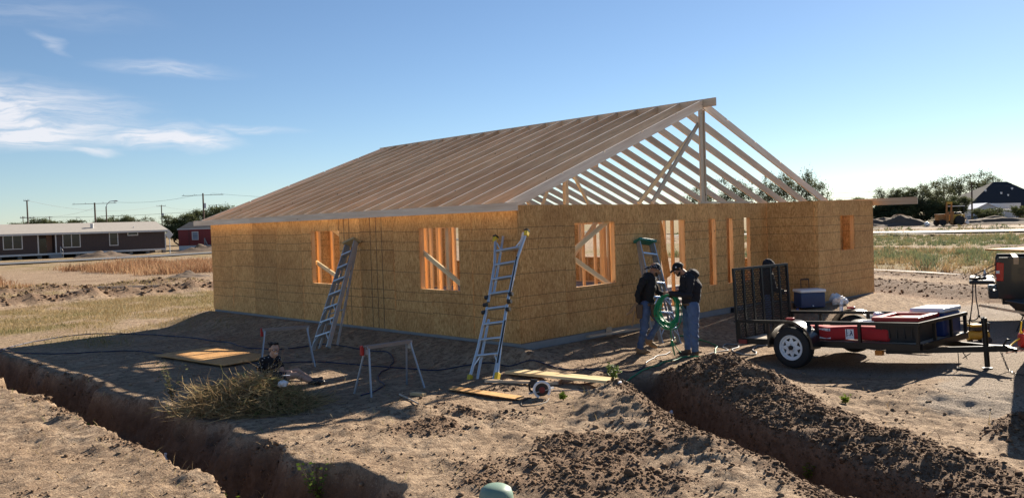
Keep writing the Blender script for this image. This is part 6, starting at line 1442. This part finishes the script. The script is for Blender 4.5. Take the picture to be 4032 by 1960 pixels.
for (n, sub, r0_, r1_, region) in ((230000, 1, .007, .022, 'a'), (30000, 1, .016, .046, 'a'), (1500, 2, .03, .072, 'b'), (6500, 1, .035, .12, 'c'), (4500, 1, .015, .065, 'd')):
    if region in 'ab': x = RNG.uniform(-8.2, 3.0, n); y = RNG.uniform(-8.4, 8.5, n)
    elif region == 'c': x = RNG.uniform(-14, 13, n); y = RNG.uniform(22.5, 35, n)
    else: x = RNG.uniform(12.5, 27, n); y = RNG.uniform(-9, 6, n)
    z, sp, gr, gv, tr_ = ground_fields(x, y)
    dens = np.clip((sp-.2)*1.5, .0, 1) + (.030 if region == 'a' else 0)
    if region == 'a': dens = dens*np.where(gv > .5, .15, 1)*np.where((y > -.3) & (sp < .25), .3, 1)
    if region == 'b': dens = np.clip((sp-.4)*1.6, 0, 1)
    dens = dens*(1-.7*tr_*(region != 'd'))
    k = RNG.random(n) < dens; x, y, z, sp = x[k], y[k], z[k], sp[k]; m_ = len(x)
    if not m_: continue
    r_ = r0_+(r1_-r0_)*RNG.random(m_)**2.2; S = np.stack([r_*RNG.uniform(.8, 1.3, m_), r_*RNG.uniform(.8, 1.3, m_), r_*RNG.uniform(.6, 1., m_)], -1)
    ti = np.clip(.75-.75*sp+RNG.normal(0, .17, m_), 0, 1); var = RNG.integers(0, 4, m_)
    for q in range(4):
        w_ = var == q
        if w_.any(): put(ico(sub, 20+q+10*sub), np.stack([x, y, z+r_*.25], -1)[w_], S[w_], RNG.uniform(0, 6.28, m_)[w_], ti[w_])
clods = link('dirt_clods', np_mesh('dirt_clods', np.concatenate(Vs), np.concatenate(Fs), 'clod_soil', np.concatenate(Ts)))
tag(clods, 'loose dark dirt clods strewn over the spoil and foreground', 'dirt clods', kind='stuff')
print('clod faces', len(clods.data.polygons))
# blades: thin two-triangle strips with a bend
def blades(x, y, z, h, lean, width, tints, az_=None):
    n = len(x); a = RNG.uniform(0, 6.283, n) if az_ is None else az_; b = RNG.uniform(0, 6.283, n)
    P0 = np.stack([x, y, z], -1); d = np.stack([np.cos(a)*lean, np.sin(a)*lean, np.sqrt(np.clip(1-lean**2*.6, .1, 1))], -1)
    s_ = np.stack([np.cos(b), np.sin(b), 0*b], -1)*width[:, None]
    P1 = P0+d*(h*.55)[:, None]; d2 = d*np.array([1.6, 1.6, .75]); P2 = P1+d2*(h*.45)[:, None]
    V = np.stack([P0-s_, P0+s_, P1-s_*.8, P1+s_*.8, P2], 1).reshape(-1, 3); o = (np.arange(n)*5)[:, None]
    F = np.concatenate([o+np.array([[0, 1, 3]]), o+np.array([[0, 3, 2]]), o+np.array([[2, 3, 4]])]); return V, F, np.repeat(tints, 5)
def grass_obj(name, parts, mat, label, cat):
    V, F, T = [], [], []; o = 0
    for v, f, ti in parts: V.append(v); F.append(f+o); T.append(ti); o += len(v)
    return tag(link(name, np_mesh(name, np.concatenate(V), np.concatenate(F), mat, np.concatenate(T))), label, cat, kind='stuff')
# lawn patch left of the house and along the bank
n = 260000; x = RNG.uniform(-13, 9, n); y = RNG.uniform(6.5, 25, n); z, sp, gr, gv, tr_ = ground_fields(x, y); k = RNG.random(n) < np.clip(gr*.8-.26, 0, .24)
x, y, z = x[k], y[k], z[k]; m_ = len(x); hh = RNG.uniform(.04, .13, m_)*(1+.8*np.clip(fbm(x*.9, y*.9, 3), 0, 1))
lawn = grass_obj('lawn_grass', [blades(x, y, z, hh, RNG.uniform(.1, .8, m_), np.full(m_, .007), np.clip(.30+1.1*fbm(x*.6+5, y*.6, 3)+RNG.normal(0, .2, m_), 0, 1))], 'lawn', 'short dry yellow-green grass left of the house', 'grass')
print('lawn', m_)
# rust coloured weeds
def patch(n, fx, fy, keep, hmin, hmax, width, tint_mu, clump=.8):
    x, y = fx(n), fy(n); k = keep(x, y)*RNG.random(n) < .5 if False else RNG.random(n) < keep(x, y)
    x, y = x[k], y[k]; z = ground_fields(x, y)[0]; m_ = len(x); c = .55+clump*fbm(x*.35, y*.35, 3)
    return blades(x, y, z-.02, RNG.uniform(hmin, hmax, m_)*np.clip(c, .25, 1.4), RNG.uniform(.05, .55, m_), np.full(m_, width), np.clip(tint_mu+RNG.normal(0, .22, m_)+.4*fbm(x*.3, y*.3, 2), 0, 1))
U = lambda a, b: (lambda n: RNG.uniform(a, b, n))
grass_obj('rust_weeds', [patch(24000, U(9, 24), U(38, 68), lambda x, y: ss(0, 2, y-39-.2*x+2.2*fbm(x*.5, y*.3, 2))*ss(70, 60, y)*ss(9.5, 11.5, x-.02*(y-45)+1.2*fbm(x*.5, y*.4, 2)), .5, 1.15, .018, .35),
                         patch(7000, U(-8, 3.5), U(36, 46), lambda x, y: ss(0, 2, y-37+1.5*fbm(x*.6, y*.4, 2))*ss(3.0, 1.0, x+.8*fbm(x*.7, y*.7, 2)), .35, .95, .016, .35)],
          'rust_weed', 'tall rust-coloured dry weeds in front of the mobile homes', 'weeds')
grass_obj('low_weeds', [patch(9000, U(-9, 8), U(29.5, 34), lambda x, y: .5*ss(-3, -1, 1.5-np.abs(y-32)), .10, .28, .012, .4)], 'lawn', 'thin yellowish weeds in front of the rust-coloured ones', 'weeds')
# right field: clumps
def clumps(n, fx, fy, keep, hmin, hmax, per, width, tint_fn):
    x, y = fx(n), fy(n); k = RNG.random(n) < keep(x, y); x, y = x[k], y[k]; m_ = len(x); h = RNG.uniform(hmin, hmax, m_)*(1+.8*np.clip(fbm(x*.3, y*.3, 3), -.5, 1)); ti = tint_fn(x, y)
    X = np.repeat(x, per)+RNG.normal(0, 1, m_*per)*np.repeat(h*.35, per); Y = np.repeat(y, per)+RNG.normal(0, 1, m_*per)*np.repeat(h*.35, per)
    Z = ground_fields(X, Y)[0]-.02; H = np.repeat(h, per)*RNG.uniform(.5, 1.1, m_*per)
    return blades(X, Y, Z, H, RNG.uniform(.1, .8, m_*per), np.full(m_*per, width)*RNG.uniform(.6, 1.4, m_*per), np.clip(np.repeat(ti, per)+RNG.normal(0, .13, m_*per), 0, 1))
def rf_keep(x, y): q = x-.45*y; return ss(24, 26, q)*(1-ss(44.3, 45.2, q)*ss(49.5, 48.5, q))*ss(74, 70, q)*ss(30, 20, y-.3*x)
grass_obj('field_weeds', [clumps(5200, U(16, 62), U(-16, 24), lambda x, y: rf_keep(x, y)*ss(47, 45, x-.45*y), .16, .42, 16, .014, lambda x, y: .18+.8*fbm(x*.25, y*.25, 3)+RNG.normal(0, .2, len(x))),
                          clumps(520, U(18, 62), U(-16, 22), lambda x, y: rf_keep(x, y)*ss(47, 45, x-.45*y), .35, .6, 40, .018, lambda x, y: .85+RNG.normal(0, .08, len(x))),
                          clumps(5200, U(46, 100), U(-12, 44), lambda x, y: rf_keep(x, y)*ss(48, 49, x-.45*y), .22, .52, 14, .025, lambda x, y: .55+.5*fbm(x*.15, y*.15, 3)+RNG.normal(0, .12, len(x))),
                          clumps(900, U(95, 150), U(-10, 70), lambda x, y: .7*ss(112, 106, x)+.4, .25, .5, 10, .05, lambda x, y: .65+RNG.normal(0, .15, len(x)))],
          'field_weed', 'mixed green and tan weeds in the field right of the house', 'weeds')
# scattered dry stalks over the foreground soil
n = 9000; x = RNG.uniform(-8.2, 2, n); y = RNG.uniform(-8, 12, n); z, sp, gr, gv, tr_ = ground_fields(x, y); d1_, _, _ = seg_dist(x, y, T1)
k = RNG.random(n) < np.clip(.10+.55*ss(.9, .5, d1_)*ss(.38, .5, d1_)+.15*np.clip(fbm(x*1.1, y*1.1, 3), 0, 1)-.3*sp, 0, 1); x, y, z = x[k], y[k], z[k]; m_ = len(x)
grass_obj('dry_stalks', [blades(x, y, z-.01, RNG.uniform(.04, .16, m_), RNG.uniform(.4, .95, m_), np.full(m_, .004), np.clip(RNG.normal(.5, .22, m_), 0, 1))], 'straw', 'dry grass stalks scattered over the sandy soil and trench lips', 'dry grass')
# ---- heap of pulled weeds
px, py = -4.79, .66; pz = gz(px, py)
wp_ = empty('weed_pile', (px, py, pz), PRZ, 'heap of pulled dry and green weeds at the edge of the left trench', 'weed pile')
def heap(n, w_, d_, h_, lo, hi, rr, tmu, tsd, leaf=False):
    V, F, T = [], [], []; o = 0
    for i in range(n):
        a = random.uniform(0, 6.283); q = math.sqrt(random.random()); x0, y0 = w_*q*math.cos(a), d_*q*math.sin(a); top = h_*(1-q**1.8)*(.75+.25*math.sin(x0*7+y0*3))
        z0 = top*random.random()**.45; L_ = random.uniform(lo, hi); ya = random.uniform(0, 6.283); el_ = random.gauss(-.05, .24); p = np.array([x0, y0, z0+.02]); pts = [p]
        cur = random.gauss(0, .55); tw = random.gauss(0, 1.1)
        for j in range(4):
            d = np.array([math.cos(ya)*math.cos(el_), math.sin(ya)*math.cos(el_), math.sin(el_)]); p = p+d*L_/4; p[2] = max(p[2], .008); pts.append(p); el_ += cur*.4; ya += tw*.4
        R_ = rr*random.uniform(.6, 1.3); ti = min(max(random.gauss(tmu, tsd), 0), 1)
        for j, p in enumerate(pts):
            for k in range(3): t_ = 2.094*k+i; V.append(p+np.array([math.cos(t_), math.sin(t_)*.7, math.sin(t_)*.7])*R_*(1-.15*j))
        for j in range(4):
            for k in range(3): F.append((o+j*3+k, o+j*3+(k+1) % 3, o+(j+1)*3+(k+1) % 3, o+(j+1)*3+k))
        o += 15; T += [ti]*15
        if leaf and random.random() < .8:
            pass
    return np.array(V), np.array(F), np.array(T)
V, F, T = heap(2800, 1.0, .64, .54, .14, .55, .0050, .42, .2); o = link('dry_stems', np_mesh('dry_stems', V, F, 'straw', T), wp_); o['kind'] = 'stuff'
V, F, T = heap(700, .80, .5, .42, .10, .30, .0042, .86, .12); V[:, 0] += .16; V[:, 1] -= .10; o = link('green_stems', np_mesh('green_stems', V, F, 'straw', T), wp_); o['kind'] = 'stuff'
n = 2600; a = RNG.uniform(0, 6.283, n); q = np.sqrt(RNG.random(n)); x = .95*q*np.cos(a); y = .58*q*np.sin(a); z = .50*(1-q**1.8)*RNG.random(n)**.4
V, F, T = blades(x, y, z, RNG.uniform(.03, .09, n), RNG.uniform(.7, 1.2, n), np.full(n, .009), np.clip(RNG.normal(.5, .25, n), 0, 1)); o = link('leaf_litter', np_mesh('leaf_litter', V, F, 'straw', T), wp_); o['kind'] = 'stuff'
mb = MB(); mb.ell((0, 0, -.10), (.76, .44, .40), 24, 10); mb.v = [(x*(1+.2*float(vnoise(x*4, z*4+y))), y, z*(1+.3*float(vnoise(x*3+2, y*3)))) for x, y, z in mb.v]; plain('heap_core', (.085, .07, .035), .95, 0, .3, 9., bump=.8, bscale=25.); bd(mb, 'heap_core', 'heap_core', wp_, smooth='all')
crumple('plastic_scrap', (px+math.cos(PRZ)*.30+.05, py+math.sin(PRZ)*.30-.25, pz+.36), (.075, .06, .05), 'bag_film', 'crumpled white plastic scrap on the weed pile', 'litter', 8)
def green_plant(loc, h, n, label, mat='leaf_green', spread=.6, leaf=.035, name='weed_plant'):
    z0 = gz(*loc); r_ = empty(name, (loc[0], loc[1], z0), random.uniform(0, 6), label, 'plant', 'small weeds along the trenches')
    mb = MB(); V, F, T = [], [], []; o_ = 0
    for i in range(n):
        a = random.uniform(0, 6.283); s_ = random.uniform(.1, spread); p = Vector((0, 0, 0)); d = Vector((math.cos(a)*s_, math.sin(a)*s_, 1)).normalized(); L_ = h*random.uniform(.5, 1); pts = [p+d*L_*j/4+Vector((math.cos(a), math.sin(a), 0))*(.10*h*(j/4)**2) for j in range(5)]
        mb.tube(pts, [.004, .0035, .003, .0025, .001], 4)
        for j in range(7):
            q = pts[1].lerp(pts[4], j/6); b_ = random.uniform(0, 6.283); ld = Vector((math.cos(b_), math.sin(b_), random.uniform(-.1, .5))).normalized(); sd = ld.orthogonal().normalized(); ln = leaf*random.uniform(.6, 1.3)
            vs = [q, q+ld*ln*.5+sd*ln*.32, q+ld*ln, q+ld*ln*.5-sd*ln*.32]; V += [v[:] for v in vs]; F.append((o_, o_+1, o_+2, o_+3)); T += [random.random()]*4; o_ += 4
    bd(mb, 'stem', 'heap_core', r_); o = link('leaves', np_mesh('leaves', np.array(V), np.array(F), mat, np.array(T)), r_); o['kind'] = 'stuff'
    return r_
for (x, y, h, n, lb) in [(-6.55, -1.02+2.0, .22, 10, 'small green weed on the near lip of the left trench, left of the bottle'), (-5.78, -2.75, .34, 16, 'trailing green weed on the far wall of the left trench'), (-5.85, -3.75, .26, 18, 'leafy green weed at the bottom edge by the left trench'),
                         (-6.62, -2.35, .22, 12, 'yellow-green weed low on the near lip of the left trench'), (-1.10, -2.92, .20, 16, 'green weed with pale flowers beside the wide plank'), (-1.75, -2.55, .10, 9, 'tiny green sprig just right of the circular saw'),
                         (-6.75, -2.9, .16, 10, 'small weed at the bottom frame edge left of the trench'), (-2.15, -6.30, .14, 8, 'bright green sprig low in the right trench'), (-1.75, -5.0, .14, 8, 'green sprig halfway down the right trench'),
                         (.05, -5.75, .10, 14, 'low green tuft on the gravel behind the spoil heap'), (-6.0, 3.6, .18, 8, 'small weed growing in the left trench under the lip'), (-6.1, 5.2, .16, 7, 'faint weed farther up the left trench')]:
    green_plant((x, y), h*1.35, n, lb, leaf=.048)
green_plant((-5.35, 2.0), .62, 12, 'tall feathery pale weed standing behind the weed pile', 'tree_leaf_pale', .35, .05, 'tall_weed')
# ---- trees
def tree_parts(seed, H, W, dens, leaf, mat, trunk_r=.22, low=.25, lobes=9, gap=.5):
    rr = np.random.default_rng(seed); mb = MB(); tips = []
    base = Vector((0, 0, -.3)); ntr = 1+int(rr.integers(0, 3))
    for k in range(ntr):
        a = rr.uniform(0, 6.28); lean = .18*W*(k > 0); top = Vector((math.cos(a)*lean, math.sin(a)*lean, H*low*1.2)); mb.tube([base+Vector((math.cos(a), math.sin(a), 0))*.25*k, base.lerp(top, .5)+Vector((rr.normal(0, .1), rr.normal(0, .1), 0)), top], [trunk_r, trunk_r*.8, trunk_r*.6], 7)
        for j in range(4+int(lobes/ntr/2)):
            a2 = rr.uniform(0, 6.28); e = Vector((math.cos(a2)*W*rr.uniform(.15, .45), math.sin(a2)*W*rr.uniform(.15, .45), H*rr.uniform(.5, .95))); mid = top.lerp(e, .5)+Vector((0, 0, H*.06)); mb.tube([top, mid, e], [trunk_r*.5, trunk_r*.3, trunk_r*.10], 5); tips.append(e)
            for q in range(2): e2 = e.lerp(mid, .4)+Vector((rr.normal(0, .13*W), rr.normal(0, .13*W), rr.normal(.05*H, .08*H))); mb.tube([mid.lerp(e, .4), e2], [trunk_r*.2, trunk_r*.06], 4); tips.append(e2)
    C = []
    for l in range(lobes):
        a = rr.uniform(0, 6.28); q = math.sqrt(rr.random())*.36*W; zc = H*rr.uniform(low+.12, .86); C.append((q*math.cos(a), q*math.sin(a), zc, W*rr.uniform(.12, .24), H*rr.uniform(.08, .16)))
    C += [(e.x, e.y, min(e.z, H*.93), W*rr.uniform(.07, .14), H*rr.uniform(.05, .10)) for e in tips]
    P, T = [], []
    for (cx_, cy_, cz_, rw, rh) in C:
        m_ = int(dens*rw*rw*rh*30)+20; v = rr.normal(size=(m_, 3)); v /= np.linalg.norm(v, axis=1)[:, None]; v *= (rr.random(m_)**.45)[:, None]*(1+.35*rr.normal(size=m_))[:, None]
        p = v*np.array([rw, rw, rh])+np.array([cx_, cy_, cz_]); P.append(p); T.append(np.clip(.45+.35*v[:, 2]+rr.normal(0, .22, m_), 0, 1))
    P = np.concatenate(P); T = np.concatenate(T); n = len(P); a = rr.normal(size=(n, 3)); a /= np.linalg.norm(a, axis=1)[:, None]; b_ = np.cross(a, rr.normal(size=(n, 3))); b_ /= np.linalg.norm(b_, axis=1)[:, None]; s_ = leaf*rr.uniform(.5, 1.3, n)[:, None]
    V = np.stack([P-a*s_, P+b_*s_*.45, P+a*s_, P-b_*s_*.45], 1).reshape(-1, 3); F = (np.arange(n)*4)[:, None]+np.arange(4)[None]
    return mb.mesh('trunk', 'bark', True), np_mesh('crown', V, F, mat, np.repeat(T, 4))
TREES = {'dense': [tree_parts(s, 8, 9, 9., .17, 'tree_leaf', lobes=16, low=.10) for s in (1, 2, 3)], 'dark': [tree_parts(s, 6, 8, 12., .16, 'tree_leaf_dark', lobes=18, low=.02) for s in (11, 12, 13)],
         'open': [tree_parts(s, 9, 7.5, 4.2, .15, 'tree_leaf_pale', .16, .22, 7) for s in (21, 22, 23)], 'bush': [tree_parts(s, 3, 4.6, 22., .13, 'tree_leaf', .08, .02, 12) for s in (31, 32)]}
for k_, v_ in TREES.items(): print(k_, [len(c_.polygons) for _, c_ in v_])
def tree(kind, i, loc, h, w_, label, group):
    base_h = {'dense': 8, 'dark': 6, 'open': 9, 'bush': 3}[kind]; base_w = {'dense': 9, 'dark': 8, 'open': 7.5, 'bush': 4.6}[kind]
    tm, cm = TREES[kind][i % len(TREES[kind])]; z0 = gz(*loc)
    r_ = empty('tree' if kind != 'bush' else 'bush', (loc[0], loc[1], z0), (i*1.7) % 6.28, label, 'tree' if kind != 'bush' else 'bush', group); r_.scale = (w_/base_w, w_/base_w, h/base_h)
    link('trunk', tm, r_); link('crown', cm, r_); return r_
GL, GR = 'trees behind the mobile homes', 'trees on the right horizon'
for i, (kind, x, y, h, w_, lb) in enumerate([
    ('dense', 54.1, 249.4, 7.6, 9, 'leftmost tree showing above the brown home roof'), ('dense', 57.0, 247.0, 8.4, 9, 'tree right behind the tall leftmost pole'), ('dense', 59.5, 244.5, 7.6, 8, 'low tree between the two left distant poles'),
    ('dense', 63.0, 241.0, 8.0, 11, 'rounded tree standing alone left of the roof vent'), ('dense', 71.1, 232.8, 7.9, 8, 'tree behind the street lamp'), ('dense', 73.6, 230.5, 8.4, 8, 'taller tree just right of the street lamp'),
    ('open', 76.0, 228.0, 8.0, 9, 'grey-green open tree left of the tree mass'), ('open', 79.0, 225.5, 8.2, 10, 'second grey-green open tree left of the tree mass'), ('dense', 68.0, 238.0, 6.6, 10, 'low tree line tree behind the roof vent'),
    ('dense', 72, 186, 7.6, 10, 'first big dark tree behind the right end of the brown home'), ('dense', 76.5, 182, 8.6, 11, 'big tree between the brown home and the red one'), ('dense', 81, 178.5, 9.2, 11, 'tallest tree of the mass above the red home'),
    ('dense', 85.5, 174.5, 9.0, 11, 'big tree next to the tall pole at the eave'), ('dark', 78, 180, 5.6, 13, 'dark undergrowth tree behind the road sign'), ('dark', 84, 172, 5.4, 13, 'dark undergrowth tree behind the red home'), ('open', 91.4, 212.8, 9.8, 6.5, 'slim tree right of the tall pole at the eave'),
    ('dense', 90, 170, 8.4, 12, 'tree hidden partly by the house eave')]): tree(kind, i, (x, y), h, w_, lb, GL)
for i, (kind, x, y, h, w_, lb) in enumerate([
    ('open', 129.0, 63.6, 10.4, 7, 'open tree seen through the rafters left of the gable post'), ('open', 132.3, 60.4, 11.6, 7, 'tallest open tree behind the right-hand rafters'), ('open', 134.6, 58.0, 10.4, 6, 'feathery tree rising just right of the last rafter'), ('open', 124.5, 68.0, 10.2, 7, 'open tree seen between the rafters right of the post'), ('open', 120, 72.6, 9.2, 7, 'open tree lowest along the rafters'),
    ('dense', 139.4, 53.5, 5.6, 6, 'low rounded tree above the wing wall'), ('bush', 136.6, 56.2, 5.6, 5, 'bushy tree just beyond the wing corner'),
    ('open', 143.9, 48.8, 7.6, 6.0, 'open tree above the left end of the projecting board'), ('dense', 146.2, 46.8, 7.0, 5, 'greener tree above the middle of the projecting board'), ('open', 148.4, 45.0, 7.8, 6, 'open tree at the end of the projecting board'), ('open', 151.2, 43.0, 8.2, 6, 'open tree left of the tractor pole'),
    ('open', 223.5, 65.2, 12.6, 10, 'bare twiggy tree left of the dark roof'), ('open', 228.0, 60.6, 13.0, 10, 'bare twiggy tree rising beside the dark roof peak'), ('open', 232.4, 56.5, 12.4, 9.5, 'bare twiggy tree touching the dark roof slope'),
    ('dark', 141.5, 50.6, 4.4, 6.5, 'dark bush under the left of the projecting board'), ('dark', 144.6, 47.7, 4.3, 6.5, 'dark bush under the middle of the projecting board'), ('dark', 148.2, 44.7, 4.8, 6.5, 'dark bush under the end of the projecting board'), ('dense', 151.6, 41.8, 5.2, 6, 'green bushy tree left of the tractor'), ('dense', 154.4, 40.4, 5.0, 5, 'green bushy tree right behind the tractor boom'),
    ('bush', 157.6, 36.3, 2.9, 6.5, 'low green bush right of the tractor'), ('dark', 166.5, 27.5, 7.2, 6.0, 'dark evergreen at the right frame edge'), ('dense', 170.5, 27.0, 8.6, 7.0, 'yellow-green tree at the far right frame edge'), ('bush', 163.0, 27.2, 2.8, 5.0, 'grey-green bush below the dark evergreen'), ('bush', 167.5, 33.5, 3.2, 3.6, 'grey-green bush beside the white house')]):
    tree(kind, i+1, (x, y), h, w_, lb, GR)
# soil heaps by the far street
for (x, y, sx_, sy_, h, lb) in [(27.5, 104.5, 4.0, 1.6, .7, 'dark soil heap under the middle of the brown home'), (42, 108, 4.5, 1.8, .7, 'dark soil heap in front of the red home'), (133.0, 43.5, 4.0, 7.5, 1.6, 'long dark soil bank left of the backhoe tractor'), (141.0, 31.0, 3.5, 10.0, .8, 'low dark soil bank running right of the backhoe tractor'), (10.3, 38.3, 1.6, .9, .32, 'small dark soil heap among the rust weeds by the house corner')]:
    nx_ = 28; gx2, gy2 = np.meshgrid(np.linspace(-1, 1, nx_), np.linspace(-1, 1, nx_), indexing='ij'); rr_ = np.hypot(gx2, gy2); zz_ = np.clip(1-rr_**1.5, 0, 1)*h*(1+1.1*fbm(gx2*3+x, gy2*3+y, 4)); X_g = x+gx2*sx_; Y_g = y+gy2*sy_
    me = grid_mesh('soil_heap', X_g-x, Y_g-y, zz_-.05, {}, 'shaded_soil'); o = link('soil_heap', me); o.location = (x, y, gz(x, y)); tag(o, lb, 'soil heap', 'soil heaps')
